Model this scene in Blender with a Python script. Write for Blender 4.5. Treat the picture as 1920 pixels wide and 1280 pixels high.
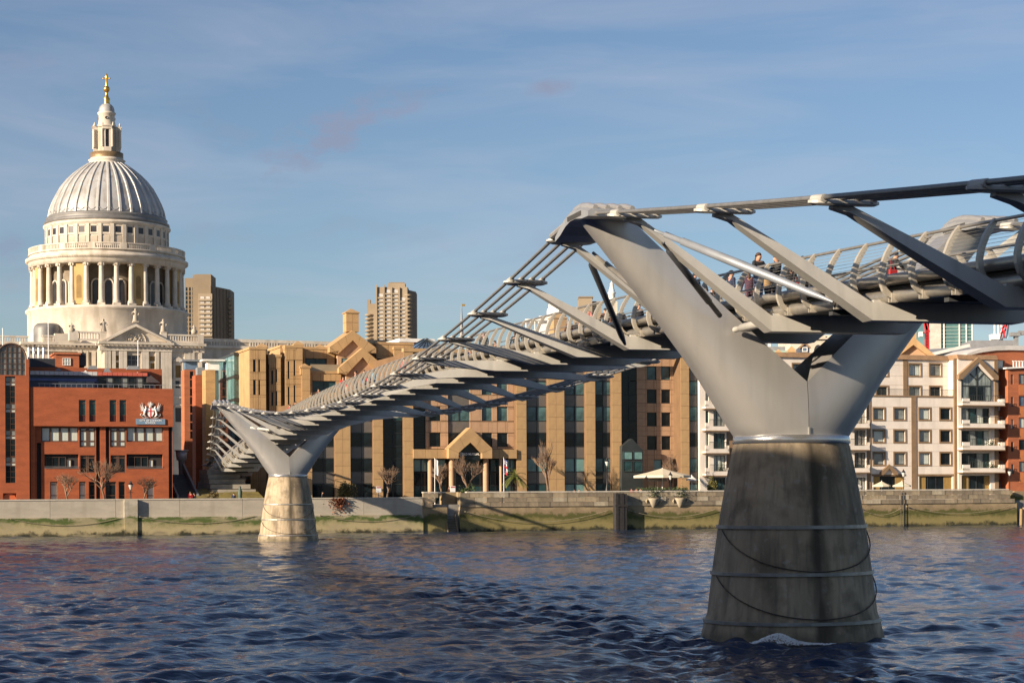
import bpy, bmesh, math, random
import numpy as np
from mathutils import Vector, Matrix
random.seed(7)
rnd = random.Random(11)
for o in list(bpy.data.objects): bpy.data.objects.remove(o)
scene = bpy.context.scene
C = scene.collection
PI = math.pi
# ------------------------------------------------------------------ camera
FPX, HOR, CAMZ, ROLL = 3580.0, 920.0, 5.3, 0.005
cam_d = bpy.data.cameras.new("camera"); cam = bpy.data.objects.new("camera", cam_d); C.objects.link(cam)
cam_d.sensor_width = 36.0; cam_d.lens = FPX / 1920 * 36.0
cam_d.shift_y = (HOR - 640) / 1920
cam_d.clip_start = 0.5; cam_d.clip_end = 20000
cam.matrix_world = Matrix.Translation((0, 0, CAMZ)) @ Matrix.Rotation(math.radians(90), 4, 'X') @ Matrix.Rotation(-ROLL, 4, 'Z')
scene.camera = cam
# ------------------------------------------------------------------ world and sun
SUN_EL, SUN_AZ = math.radians(18.0), math.radians(51.0)      # azimuth: left of straight behind the camera
sun_dir = Vector((-math.sin(SUN_AZ) * math.cos(SUN_EL), -math.cos(SUN_AZ) * math.cos(SUN_EL), math.sin(SUN_EL)))
world = bpy.data.worlds.new("World"); scene.world = world; world.use_nodes = True
wn = world.node_tree.nodes; wl = world.node_tree.links; wn.clear()
w_out = wn.new('ShaderNodeOutputWorld'); w_bg = wn.new('ShaderNodeBackground'); w_bg.inputs['Strength'].default_value = 0.058
sky = wn.new('ShaderNodeTexSky'); sky.sky_type = 'NISHITA'; sky.sun_disc = False
sky.sun_elevation = SUN_EL; sky.sun_rotation = math.atan2(sun_dir.x, sun_dir.y)
sky.air_density = 1.0; sky.dust_density = 0.6; sky.ozone_density = 3.0; sky.altitude = 0
# thin cirrus veils and a few small grey puffs, laid out by direction on the sky dome
tc = wn.new('ShaderNodeTexCoord')
mp = wn.new('ShaderNodeMapping'); mp.inputs['Scale'].default_value = (2.2, 2.2, 13.0); mp.inputs['Rotation'].default_value = (0.0, 0.10, 0.3)
wl.new(tc.outputs['Generated'], mp.inputs['Vector'])
n1 = wn.new('ShaderNodeTexNoise'); n1.inputs['Scale'].default_value = 2.4; n1.inputs['Detail'].default_value = 7; n1.inputs['Roughness'].default_value = 0.55
n1.inputs['Distortion'].default_value = 0.5
wl.new(mp.outputs['Vector'], n1.inputs['Vector'])
r1 = wn.new('ShaderNodeMapRange'); r1.inputs['From Min'].default_value = 0.42; r1.inputs['From Max'].default_value = 0.80; r1.inputs['To Max'].default_value = 0.38
wl.new(n1.outputs['Fac'], r1.inputs['Value'])
mx = wn.new('ShaderNodeMix'); mx.data_type = 'RGBA'; mx.inputs['B'].default_value = (5.0, 5.3, 6.0, 1)
wl.new(r1.outputs['Result'], mx.inputs['Factor']); wl.new(sky.outputs['Color'], mx.inputs['A'])
mp2 = wn.new('ShaderNodeMapping'); mp2.inputs['Scale'].default_value = (5.0, 5.0, 11.0); mp2.inputs['Location'].default_value = (0.35, 0.1, 0.55); mp2.inputs['Rotation'].default_value = (0, 0.25, 0)
wl.new(tc.outputs['Generated'], mp2.inputs['Vector'])
n2 = wn.new('ShaderNodeTexNoise'); n2.inputs['Scale'].default_value = 1.25; n2.inputs['Detail'].default_value = 6; n2.inputs['Roughness'].default_value = 0.5
wl.new(mp2.outputs['Vector'], n2.inputs['Vector'])
r2 = wn.new('ShaderNodeMapRange'); r2.inputs['From Min'].default_value = 0.60; r2.inputs['From Max'].default_value = 0.74; r2.inputs['To Max'].default_value = 0.55
wl.new(n2.outputs['Fac'], r2.inputs['Value'])
mx2 = wn.new('ShaderNodeMix'); mx2.data_type = 'RGBA'; mx2.inputs['B'].default_value = (3.1, 3.1, 3.7, 1)
wl.new(r2.outputs['Result'], mx2.inputs['Factor']); wl.new(mx.outputs['Result'], mx2.inputs['A'])
tint = wn.new('ShaderNodeMix'); tint.data_type = 'RGBA'; tint.blend_type = 'MULTIPLY'; tint.inputs['Factor'].default_value = 1.0; tint.inputs['B'].default_value = (1.0, 0.965, 1.0, 1)
# a few separate small mauve-grey clouds at their own bearings (horizontal tangent, elevation tangent, half sizes, opacity)
sepw = wn.new('ShaderNodeSeparateXYZ'); wl.new(tc.outputs['Generated'], sepw.inputs['Vector'])
def wmath(op, a, b=None):
    n = wn.new('ShaderNodeMath'); n.operation = op
    for i, v in enumerate((a, b)):
        if v is None: continue
        if isinstance(v, (int, float)): n.inputs[i].default_value = v
        else: wl.new(v, n.inputs[i])
    return n.outputs[0]
ym = wmath('MAXIMUM', sepw.outputs['Y'], 0.05); uu = wmath('DIVIDE', sepw.outputs['X'], ym); vv = wmath('DIVIDE', sepw.outputs['Z'], ym)
cmb = wn.new('ShaderNodeCombineXYZ'); wl.new(uu, cmb.inputs['X']); wl.new(vv, cmb.inputs['Y'])
ncl = wn.new('ShaderNodeTexNoise'); ncl.inputs['Scale'].default_value = 46; ncl.inputs['Detail'].default_value = 7; ncl.inputs['Roughness'].default_value = 0.6
mpc = wn.new('ShaderNodeMapping'); mpc.inputs['Scale'].default_value = (1, 2.0, 1); mpc.inputs['Rotation'].default_value = (0, 0, -0.25); wl.new(cmb.outputs['Vector'], mpc.inputs['Vector']); wl.new(mpc.outputs['Vector'], ncl.inputs['Vector'])
last = mx2.outputs['Result']
for cu_, cv_, au_, av_, op_, tl_ in ((-0.096, 0.186, 0.036, 0.014, 1.0, 0.45), (0.021, 0.211, 0.012, 0.005, 0.6, 0.1), (-0.262, 0.128, 0.012, 0.008, 0.5, 0.0), (-0.055, 0.202, 0.022, 0.006, 0.55, 0.3), (-0.262, 0.226, 0.02, 0.006, 0.3, 0.0)):
    du = wmath('SUBTRACT', uu, cu_); dv = wmath('SUBTRACT', wmath('SUBTRACT', vv, cv_), wmath('MULTIPLY', du, tl_))
    q = wmath('ADD', wmath('POWER', wmath('ABSOLUTE', wmath('DIVIDE', du, au_)), 2.0), wmath('POWER', wmath('ABSOLUTE', wmath('DIVIDE', dv, av_)), 2.0))
    g = wmath('SUBTRACT', 1.0, wmath('MULTIPLY', q, 0.45)); g = wmath('MAXIMUM', g, 0.0)
    f = wmath('MULTIPLY', wmath('MAXIMUM', wmath('SUBTRACT', wmath('ADD', ncl.outputs['Fac'], wmath('MULTIPLY', g, 0.28)), 0.60), 0.0), 4.0)
    f = wmath('MINIMUM', wmath('MULTIPLY', wmath('MULTIPLY', f, g), op_), 0.8)
    mc = wn.new('ShaderNodeMix'); mc.data_type = 'RGBA'; mc.inputs['B'].default_value = (2.6, 3.05, 4.1, 1)
    wl.new(f, mc.inputs['Factor']); wl.new(last, mc.inputs['A']); last = mc.outputs['Result']
wl.new(last, tint.inputs['A']); wl.new(tint.outputs['Result'], w_bg.inputs['Color']); wl.new(w_bg.outputs['Background'], w_out.inputs['Surface'])
sun_d = bpy.data.lights.new("sun", 'SUN'); sun_d.energy = 5.0; sun_d.angle = math.radians(0.55); sun_d.color = (1.0, 0.83, 0.63)
sun_o = bpy.data.objects.new("sun", sun_d); C.objects.link(sun_o)
sun_o.rotation_euler = sun_dir.to_track_quat('Z', 'Y').to_euler(); sun_o.location = (-100, -100, 120)
vs = scene.view_settings; vs.view_transform = 'Standard'; vs.look = 'None'; vs.gamma = 1; vs.exposure = 0.95; vs.use_curve_mapping = False
# ------------------------------------------------------------------ frames
def ray(px, py):
    u = (px - 960) / FPX; v = (HOR - py) / FPX
    return (u * math.cos(ROLL) + v * math.sin(ROLL), 1.0, -u * math.sin(ROLL) + v * math.cos(ROLL))
def at_depth(px, py, Y):
    r = ray(px, py); return Vector((r[0] * Y, Y, CAMZ + r[2] * Y))
P1 = Vector((10.1, 69.0, 0)); TD = Vector((-0.24, 0.9708, 0)).normalized(); ND = Vector((TD.y, -TD.x, 0))   # bridge: along (north) and across (east)
B_ANG = math.atan2(ND.y, ND.x)
def BR(s, e, z): return P1 + TD * s + ND * e + Vector((0, 0, z))
BETA = math.atan(0.35); E1 = Vector((math.cos(BETA), math.sin(BETA), 0)); E2 = Vector((-math.sin(BETA), math.cos(BETA), 0)); BO = Vector((0, 256, 0))
def bank(px, py, d):
    r = Vector(ray(px, py)); o = BO + E2 * d
    t = (o.dot(E2)) / r.dot(E2) if True else 0
    p = r * t
    return (Vector((p.x, p.y, 0)) - BO).dot(E1), CAMZ + p.z
def K(u, d, z=0): return BO + E1 * u + E2 * d + Vector((0, 0, z))
# ------------------------------------------------------------------ materials
MATS = {}
def mat(name, col, rough=0.6, metal=0.0, var=0.12, scale=0.6, stretch=(1, 1, 1), bump=0.0, bscale=12.0, spec=0.5, col2=None, contrast=(0.35, 0.65), coat=0.0, detail=5):
    if name in MATS: return MATS[name]
    m = bpy.data.materials.new(name); m.use_nodes = True; MATS[name] = m
    nt = m.node_tree; N = nt.nodes; L = nt.links; b = N['Principled BSDF']
    b.inputs['Roughness'].default_value = rough; b.inputs['Metallic'].default_value = metal
    b.inputs['Specular IOR Level'].default_value = spec; b.inputs['Coat Weight'].default_value = coat
    t = N.new('ShaderNodeTexCoord'); mpn = N.new('ShaderNodeMapping'); mpn.inputs['Scale'].default_value = stretch
    L.new(t.outputs['Object'], mpn.inputs['Vector'])
    n = N.new('ShaderNodeTexNoise'); n.inputs['Scale'].default_value = scale; n.inputs['Detail'].default_value = detail; n.inputs['Roughness'].default_value = 0.6
    L.new(mpn.outputs['Vector'], n.inputs['Vector'])
    mr = N.new('ShaderNodeMapRange'); mr.inputs['From Min'].default_value = contrast[0]; mr.inputs['From Max'].default_value = contrast[1]
    L.new(n.outputs['Fac'], mr.inputs['Value'])
    mxn = N.new('ShaderNodeMix'); mxn.data_type = 'RGBA'
    a = [max(0, c * (1 - var)) for c in col]; c2 = col2 or [min(1, c * (1 + var)) for c in col]
    mxn.inputs['A'].default_value = (*a, 1); mxn.inputs['B'].default_value = (*c2, 1)
    L.new(mr.outputs['Result'], mxn.inputs['Factor']); L.new(mxn.outputs['Result'], b.inputs['Base Color'])
    if bump:
        n2 = N.new('ShaderNodeTexNoise'); n2.inputs['Scale'].default_value = bscale; n2.inputs['Detail'].default_value = 4
        L.new(t.outputs['Object'], n2.inputs['Vector'])
        bn = N.new('ShaderNodeBump'); bn.inputs['Strength'].default_value = bump; bn.inputs['Distance'].default_value = 0.05
        L.new(n2.outputs['Fac'], bn.inputs['Height']); L.new(bn.outputs['Normal'], b.inputs['Normal'])
    return m
def add_streaks(m, col, amount=0.6, scale=(1.2, 1.2, 0.08), thr=(0.5, 0.72)):
    nt = m.node_tree; N = nt.nodes; L = nt.links; b = N['Principled BSDF']
    src = b.inputs['Base Color'].links[0].from_socket
    t = N.new('ShaderNodeTexCoord'); mpn = N.new('ShaderNodeMapping'); mpn.inputs['Scale'].default_value = scale
    L.new(t.outputs['Object'], mpn.inputs['Vector'])
    n = N.new('ShaderNodeTexNoise'); n.inputs['Scale'].default_value = 1.0; n.inputs['Detail'].default_value = 6
    L.new(mpn.outputs['Vector'], n.inputs['Vector'])
    mr = N.new('ShaderNodeMapRange'); mr.inputs['From Min'].default_value = thr[0]; mr.inputs['From Max'].default_value = thr[1]; mr.inputs['To Max'].default_value = amount
    L.new(n.outputs['Fac'], mr.inputs['Value'])
    mxn = N.new('ShaderNodeMix'); mxn.data_type = 'RGBA'; mxn.inputs['B'].default_value = (*col, 1)
    L.new(mr.outputs['Result'], mxn.inputs['Factor']); L.new(src, mxn.inputs['A']); L.new(mxn.outputs['Result'], b.inputs['Base Color'])
    return m
def brick_mat(name, c1, c2, mortar, bw=0.23, bh=0.075):
    m = bpy.data.materials.new(name); m.use_nodes = True; MATS[name] = m
    nt = m.node_tree; N = nt.nodes; L = nt.links; b = N['Principled BSDF']; b.inputs['Roughness'].default_value = 0.85
    t = N.new('ShaderNodeTexCoord'); sx = N.new('ShaderNodeSeparateXYZ'); L.new(t.outputs['Object'], sx.inputs['Vector'])
    ad = N.new('ShaderNodeMath'); ad.operation = 'ADD'; L.new(sx.outputs['X'], ad.inputs[0]); L.new(sx.outputs['Y'], ad.inputs[1])
    cb = N.new('ShaderNodeCombineXYZ'); L.new(ad.outputs[0], cb.inputs['X']); L.new(sx.outputs['Z'], cb.inputs['Y'])
    br = N.new('ShaderNodeTexBrick'); br.inputs['Scale'].default_value = 1.0; br.inputs['Brick Width'].default_value = bw; br.inputs['Row Height'].default_value = bh
    br.inputs['Mortar Size'].default_value = 0.008; br.inputs['Color1'].default_value = (*c1, 1); br.inputs['Color2'].default_value = (*c2, 1); br.inputs['Mortar'].default_value = (*mortar, 1)
    L.new(cb.outputs['Vector'], br.inputs['Vector'])
    n = N.new('ShaderNodeTexNoise'); n.inputs['Scale'].default_value = 0.35; n.inputs['Detail'].default_value = 8; n.inputs['Roughness'].default_value = 0.65
    mpn = N.new('ShaderNodeMapping'); mpn.inputs['Scale'].default_value = (1, 1, 4.0); L.new(t.outputs['Object'], mpn.inputs['Vector']); L.new(mpn.outputs['Vector'], n.inputs['Vector'])
    mr = N.new('ShaderNodeMapRange'); mr.inputs['From Min'].default_value = 0.3; mr.inputs['From Max'].default_value = 0.7; mr.inputs['To Min'].default_value = 0.78; mr.inputs['To Max'].default_value = 1.2
    L.new(n.outputs['Fac'], mr.inputs['Value'])
    mm = N.new('ShaderNodeMix'); mm.data_type = 'RGBA'; mm.blend_type = 'MULTIPLY'; mm.inputs['Factor'].default_value = 1
    L.new(br.outputs['Color'], mm.inputs['A']); L.new(mr.outputs['Result'], mm.inputs['B']); L.new(mm.outputs['Result'], b.inputs['Base Color'])
    return m
# ------------------------------------------------------------------ mesh builder
class MB:
    def __init__(s): s.v = []; s.f = []; s.mi = []; s.sm = []
    def add(s, vs_, fs, mi=0, smooth=False):
        k = len(s.v); s.v.extend([tuple(v) for v in vs_])
        for f in fs: s.f.append(tuple(i + k for i in f)); s.mi.append(mi); s.sm.append(smooth)
        return s
    def box(s, x0, x1, y0, y1, z0, z1, mi=0):
        if x1 < x0: x0, x1 = x1, x0
        if y1 < y0: y0, y1 = y1, y0
        if z1 < z0: z0, z1 = z1, z0
        return s.add([(x0, y0, z0), (x1, y0, z0), (x1, y1, z0), (x0, y1, z0), (x0, y0, z1), (x1, y0, z1), (x1, y1, z1), (x0, y1, z1)],
              [(0, 3, 2, 1), (4, 5, 6, 7), (0, 1, 5, 4), (1, 2, 6, 5), (2, 3, 7, 6), (3, 0, 4, 7)], mi)
    def hexa(s, p, mi=0):     # 8 points: bottom quad then top quad
        return s.add(p, [(0, 3, 2, 1), (4, 5, 6, 7), (0, 1, 5, 4), (1, 2, 6, 5), (2, 3, 7, 6), (3, 0, 4, 7)], mi)
    def prism(s, pts, y0, y1, mi=0):   # polygon in x,z (counter-clockwise seen from -y) extruded y0..y1
        n = len(pts); a = sum(pts[i][0] * pts[(i + 1) % n][1] - pts[(i + 1) % n][0] * pts[i][1] for i in range(n))
        if a < 0: pts = pts[::-1]
        vs_ = [(x, y0, z) for x, z in pts] + [(x, y1, z) for x, z in pts]
        fs = [tuple(range(n)), tuple(range(2 * n - 1, n - 1, -1))] + [(i, i + n, (i + 1) % n + n, (i + 1) % n) for i in range(n)]
        return s.add(vs_, fs, mi)
    def zprism(s, pts, z0, z1, mi=0, smooth=False):
        n = len(pts); a = sum(pts[i][0] * pts[(i + 1) % n][1] - pts[(i + 1) % n][0] * pts[i][1] for i in range(n))
        if a < 0: pts = pts[::-1]
        s.add([(x, y, z0) for x, y in pts] + [(x, y, z1) for x, y in pts], [tuple(range(n - 1, -1, -1)), tuple(range(n, 2 * n))], mi)
        return s.add([(x, y, z0) for x, y in pts] + [(x, y, z1) for x, y in pts], [(i, (i + 1) % n, (i + 1) % n + n, i + n) for i in range(n)], mi, smooth)
    def loft(s, rings, mi=0, smooth=True, caps=True, closed=True):
        n = len(rings[0]); vs_ = [p for r in rings for p in r]; fs = []
        for i in range(len(rings) - 1):
            for j in range(n if closed else n - 1):
                a, b = i * n + j, i * n + (j + 1) % n
                fs.append((a, b, b + n, a + n))
        s.add(vs_, fs, mi, smooth)
        if caps:
            s.add(rings[0], [tuple(range(n - 1, -1, -1))], mi); s.add(rings[-1], [tuple(range(n))], mi)
        return s
    def tube(s, pts, r, n=8, mi=0, smooth=True, caps=True):
        pts = [Vector(p) for p in pts]; rings = []; up = Vector((0, 0, 1)); prev = None
        for i, p in enumerate(pts):
            d = (pts[min(i + 1, len(pts) - 1)] - pts[max(i - 1, 0)])
            d = d.normalized() if d.length > 1e-9 else Vector((0, 0, 1))
            if prev is None:
                a = d.cross(up)
                if a.length < 1e-3: a = d.cross(Vector((1, 0, 0)))
            else:
                a = prev - d * prev.dot(d)
                if a.length < 1e-4: a = d.cross(Vector((1, 0, 0)))
            a.normalize(); prev = a; b = d.cross(a); rr = r[i] if isinstance(r, (list, tuple)) else r
            rings.append([tuple(p + (a * math.cos(2 * PI * j / n) + b * math.sin(2 * PI * j / n)) * rr) for j in range(n)])
        return s.loft(rings, mi, smooth, caps)
    def lathe(s, prof, n=32, a0=0.0, a1=2 * PI, c=(0, 0), mi=0, smooth=True):
        full = abs(a1 - a0 - 2 * PI) < 1e-6; m = n if full else n + 1; rings = []
        for r, z in prof:
            rings.append([(c[0] + r * math.cos(a0 + (a1 - a0) * j / n), c[1] + r * math.sin(a0 + (a1 - a0) * j / n), z) for j in range(m)])
        return s.loft(rings, mi, smooth, caps=False, closed=full)
    def beam(s, p, q, w, h, mi=0, up=(0, 0, 1)):
        p, q = Vector(p), Vector(q); d = (q - p).normalized(); a = d.cross(Vector(up))
        if a.length < 1e-4: a = d.cross(Vector((1, 0, 0)))
        a.normalize(); b = a.cross(d)
        c = [(-.5, -.5), (.5, -.5), (.5, .5), (-.5, .5)]
        return s.loft([[tuple(o + a * i * w + b * j * h) for i, j in c] for o in (p, q)], mi, False)
    def sphere(s, c, r, n=10, m=6, sc=(1, 1, 1), mi=0):
        rings = []
        for i in range(m + 1):
            t = PI * i / m; t = min(max(t, 0.02), PI - 0.02)
            rings.append([(c[0] + r * sc[0] * math.sin(t) * math.cos(2 * PI * j / n), c[1] + r * sc[1] * math.sin(t) * math.sin(2 * PI * j / n), c[2] - r * sc[2] * math.cos(t)) for j in range(n)])
        return s.loft(rings, mi, True)
    def mesh(s, name, mats):
        me = bpy.data.meshes.new(name); me.from_pydata(s.v, [], s.f)
        if not isinstance(mats, (list, tuple)): mats = [mats]
        for m in mats: me.materials.append(m)
        me.polygons.foreach_set('material_index', s.mi); me.polygons.foreach_set('use_smooth', s.sm); me.update()
        return me
    def build(s, name, mats, parent=None, loc=None, rotz=None):
        o = bpy.data.objects.new(name, s.mesh(name, mats)); C.objects.link(o)
        if parent: o.parent = parent
        if loc is not None: o.location = loc
        if rotz is not None: o.rotation_euler[2] = rotz
        return o
def inst(name, me, parent=None, loc=(0, 0, 0), rotz=0.0, scale=None):
    o = bpy.data.objects.new(name, me); C.objects.link(o); o.parent = parent; o.location = loc; o.rotation_euler[2] = rotz
    if scale: o.scale = scale
    return o
def tag(o, label, cat, group=None):
    o['label'] = label; o['category'] = cat
    if group: o['group'] = group
    return o
def thing(name, label, cat, loc=(0, 0, 0), rotz=0.0, group=None):
    o = bpy.data.objects.new(name, None); C.objects.link(o); o.location = loc; o.rotation_euler[2] = rotz; o.empty_display_size = 0.5
    return tag(o, label, cat, group)
def struct(o, kind='structure'):
    o['kind'] = kind; return o
def copy_tree(o, parent=None):
    c = o.copy(); C.objects.link(c); c.parent = parent
    for ch in o.children: copy_tree(ch, c)
    return c
# ------------------------------------------------------------------ shared materials
STEEL = mat("painted_steel", (0.50, 0.485, 0.46), 0.37, 0.62, 0.06, 0.5, (1, 1, 0.3))
add_streaks(STEEL, (0.30, 0.29, 0.27), 0.35, (1.5, 1.5, 0.15), (0.5, 0.75))
STEEL2 = mat("arm_steel", (0.46, 0.445, 0.405), 0.5, 0.1, 0.07, 0.8)
add_streaks(STEEL2, (0.25, 0.24, 0.22), 0.3, (2.5, 2.5, 0.3), (0.52, 0.75))
CABLE = mat("cable_steel", (0.24, 0.235, 0.225), 0.45, 0.5, 0.12, 3.0)
INOX = mat("brushed_stainless", (0.40, 0.37, 0.32), 0.38, 0.7, 0.10, 4.0)
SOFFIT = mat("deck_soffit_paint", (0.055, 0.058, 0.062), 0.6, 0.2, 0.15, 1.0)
DARKSTEEL = mat("damper_dark_steel", (0.06, 0.065, 0.075), 0.35, 0.4, 0.1, 2.0)
BLUESTEEL = mat("damper_tube_steel", (0.26, 0.28, 0.31), 0.5, 0.3, 0.08, 2.0)
DECKAL = mat("ribbed_aluminium_floor", (0.30, 0.29, 0.28), 0.5, 0.5, 0.1, 3.0)
def pier_concrete():
    m = mat("pier_concrete", (0.40, 0.315, 0.21), 0.85, 0, 0.28, 0.55, (1, 1, 0.5), bump=0.25, bscale=6, contrast=(0.3, 0.7), detail=9)
    add_streaks(m, (0.11, 0.085, 0.055), 0.65, (1.4, 1.4, 0.07), (0.50, 0.70))
    add_streaks(m, (0.50, 0.42, 0.31), 0.4, (1.1, 1.1, 0.5), (0.60, 0.70))
    add_streaks(m, (0.16, 0.125, 0.08), 0.7, (0.9, 0.9, 0.9), (0.52, 0.66)); add_streaks(m, (0.10, 0.085, 0.065), 0.45, (5.0, 5.0, 0.35), (0.5, 0.7)); add_streaks(m, (0.50, 0.46, 0.40), 0.35, (3.2, 3.2, 3.2), (0.60, 0.70))
    N = m.node_tree.nodes; L = m.node_tree.links; b = N['Principled BSDF']
    src = b.inputs['Base Color'].links[0].from_socket
    t = N.new('ShaderNodeTexCoord'); sp = N.new('ShaderNodeSeparateXYZ'); L.new(t.outputs['Object'], sp.inputs['Vector'])
    # wet, weed-dark tide band near the water, ragged upper edge
    n = N.new('ShaderNodeTexNoise'); n.inputs['Scale'].default_value = 0.9; n.inputs['Detail'].default_value = 7; L.new(t.outputs['Object'], n.inputs['Vector'])
    ad = N.new('ShaderNodeMath'); ad.operation = 'MULTIPLY_ADD'; ad.inputs[1].default_value = -2.2; L.new(n.outputs['Fac'], ad.inputs[0]); L.new(sp.outputs['Z'], ad.inputs[2])
    mr = N.new('ShaderNodeMapRange'); mr.inputs['From Min'].default_value = 1.0; mr.inputs['From Max'].default_value = 0.5; mr.inputs['To Max'].default_value = 0.6
    L.new(ad.outputs[0], mr.inputs['Value'])
    mx_ = N.new('ShaderNodeMix'); mx_.data_type = 'RGBA'; mx_.inputs['B'].default_value = (0.07, 0.062, 0.035, 1)
    L.new(mr.outputs['Result'], mx_.inputs['Factor']); L.new(src, mx_.inputs['A'])
    # central run-off stain down the construction joint
    ab = N.new('ShaderNodeMath'); ab.operation = 'ABSOLUTE'; L.new(sp.outputs['X'], ab.inputs[0])
    n3 = N.new('ShaderNodeTexNoise'); n3.inputs['Scale'].default_value = 1.7; mp3 = N.new('ShaderNodeMapping'); mp3.inputs['Scale'].default_value = (1, 1, 0.25)
    L.new(t.outputs['Object'], mp3.inputs['Vector']); L.new(mp3.outputs['Vector'], n3.inputs['Vector'])
    s3 = N.new('ShaderNodeMath'); s3.operation = 'MULTIPLY_ADD'; s3.inputs[1].default_value = -0.5; L.new(n3.outputs['Fac'], s3.inputs[0]); L.new(ab.outputs[0], s3.inputs[2])
    mr3 = N.new('ShaderNodeMapRange'); mr3.inputs['From Min'].default_value = 0.08; mr3.inputs['From Max'].default_value = -0.2; mr3.inputs['To Max'].default_value = 0.85; L.new(s3.outputs[0], mr3.inputs['Value'])
    mx3 = N.new('ShaderNodeMix'); mx3.data_type = 'RGBA'; mx3.inputs['B'].default_value = (0.055, 0.045, 0.03, 1)
    L.new(mr3.outputs['Result'], mx3.inputs['Factor']); L.new(mx_.outputs['Result'], mx3.inputs['A']); L.new(mx3.outputs['Result'], b.inputs['Base Color'])
    return m
PCON = pier_concrete()
# ------------------------------------------------------------------ river
def make_river():
    rs = np.random.RandomState(5)
    rows, cols = 720, 640
    Y = 38.0 * (345 / 38.0) ** (np.linspace(0, 1, rows)); a = np.linspace(-0.40, 0.40, cols)
    YY, AA = np.meshgrid(Y, a, indexing='ij'); XX = AA * YY
    cell = YY * 0.0031
    Z = np.zeros_like(XX)
    # slow patches of rougher and smoother water
    def patch(l, seed):
        r = np.random.RandomState(seed); o = np.zeros_like(XX)
        for i in range(7):
            th = r.uniform(0, 2 * PI); k = 2 * PI / (l * r.uniform(0.6, 1.6)); o += np.sin(k * (XX * math.cos(th) * 0.6 + YY * math.sin(th)) + r.uniform(0, 6.28))
        return o / 2.6
    P = np.clip(0.85 + 0.30 * patch(30, 1) + 0.2 * patch(11, 2), 0.3, 1.6)
    for i in range(90):
        lam = 0.45 * (6.0 / 0.45) ** rs.rand(); th = rs.normal(0.35, 0.75) + PI / 2
        amp = 0.0072 * lam ** 0.55 * rs.uniform(0.6, 1.3)
        k = 2 * PI / lam; att = np.clip((lam / cell - 2.0) / 3.0, 0, 1)
        ph = k * (XX * math.cos(th) + YY * math.sin(th)) + rs.uniform(0, 6.28) + 0.9 * patch(6, i) * min(1.0, 0.25 * lam)
        w = np.sin(ph); w = w + 0.25 * np.cos(2 * ph)       # sharper crests
        Z += amp * att * w * (P if lam < 4 else 1)
    # race of turbulent water trailing from the far pier towards the near one
    A = np.array((-20.5, 198.0)); Bp = np.array((2.0, 86.0)); d = (Bp - A) / np.linalg.norm(Bp - A)
    t = (XX - A[0]) * d[0] + (YY - A[1]) * d[1]; q = (XX - A[0]) * d[1] - (YY - A[1]) * d[0]
    q = q + 0.8 * np.sin(t * 0.09)
    W = np.exp(-(q / 3.8) ** 2) * np.clip(t / 10 + 0.5, 0, 1)
    W2 = np.exp(-(((XX - 9.5) / 6.0) ** 2 + ((YY - 66) / 5.5) ** 2))
    for i in range(26):
        lam = rs.uniform(0.45, 1.9); th = rs.uniform(0, 2 * PI); k = 2 * PI / lam; att = np.clip((lam / cell - 2.0) / 3.0, 0, 1)
        Z += (0.015 * lam) * (W + 0.7 * W2) * att * np.sin(k * (XX * math.cos(th) + YY * math.sin(th)) + rs.uniform(0, 6.28))
    Z -= 0.05
    V = np.stack([XX, YY, Z], -1).reshape(-1, 3)
    idx = np.arange(rows * cols).reshape(rows, cols)
    F = np.stack([idx[:-1, :-1], idx[:-1, 1:], idx[1:, 1:], idx[1:, :-1]], -1).reshape(-1, 4)
    nv = len(V)
    ext = np.array([(-900, 8, -0.45), (900, 8, -0.45), (900, 620, -0.45), (-900, 190, -0.45)], float)
    V = np.concatenate([V, ext]); F = np.concatenate([F, np.array([[nv, nv + 1, nv + 2, nv + 3]])])
    me = bpy.data.meshes.new("river"); me.vertices.add(len(V)); me.vertices.foreach_set('co', V.ravel())
    me.loops.add(F.size); me.loops.foreach_set('vertex_index', F.ravel().astype(np.int32))
    me.polygons.add(len(F)); me.polygons.foreach_set('loop_start', np.arange(0, F.size, 4, dtype=np.int32)); me.polygons.foreach_set('loop_total', np.full(len(F), 4, np.int32))
    me.polygons.foreach_set('use_smooth', np.ones(len(F), bool)); me.update(calc_edges=True)
    m = bpy.data.materials.new("river_water"); m.use_nodes = True; N = m.node_tree.nodes; L = m.node_tree.links; b = N['Principled BSDF']
    b.inputs['Roughness'].default_value = 0.07; b.inputs['IOR'].default_value = 1.33
    t_ = N.new('ShaderNodeTexCoord'); n0 = N.new('ShaderNodeTexNoise'); n0.inputs['Scale'].default_value = 0.05; n0.inputs['Detail'].default_value = 4
    L.new(t_.outputs['Object'], n0.inputs['Vector'])
    mx_ = N.new('ShaderNodeMix'); mx_.data_type = 'RGBA'; mx_.inputs['A'].default_value = (0.011, 0.032, 0.085, 1); mx_.inputs['B'].default_value = (0.026, 0.042, 0.075, 1)
    L.new(n0.outputs['Fac'], mx_.inputs['Factor']); L.new(mx_.outputs['Result'], b.inputs['Base Color'])
    mpn = N.new('ShaderNodeMapping'); mpn.inputs['Scale'].default_value = (1.2, 2.2, 1); mpn.inputs['Rotation'].default_value = (0, 0, 0.3); L.new(t_.outputs['Object'], mpn.inputs['Vector'])
    n1_ = N.new('ShaderNodeTexNoise'); n1_.inputs['Scale'].default_value = 1.6; n1_.inputs['Detail'].default_value = 5; L.new(mpn.outputs['Vector'], n1_.inputs['Vector'])
    bn = N.new('ShaderNodeBump'); bn.inputs['Strength'].default_value = 0.55; bn.inputs['Distance'].default_value = 0.10; L.new(n1_.outputs['Fac'], bn.inputs['Height']); L.new(bn.outputs['Normal'], b.inputs['Normal'])
    me.materials.append(m)
    o = bpy.data.objects.new("river", me); C.objects.link(o); struct(o)
make_river()
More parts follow.
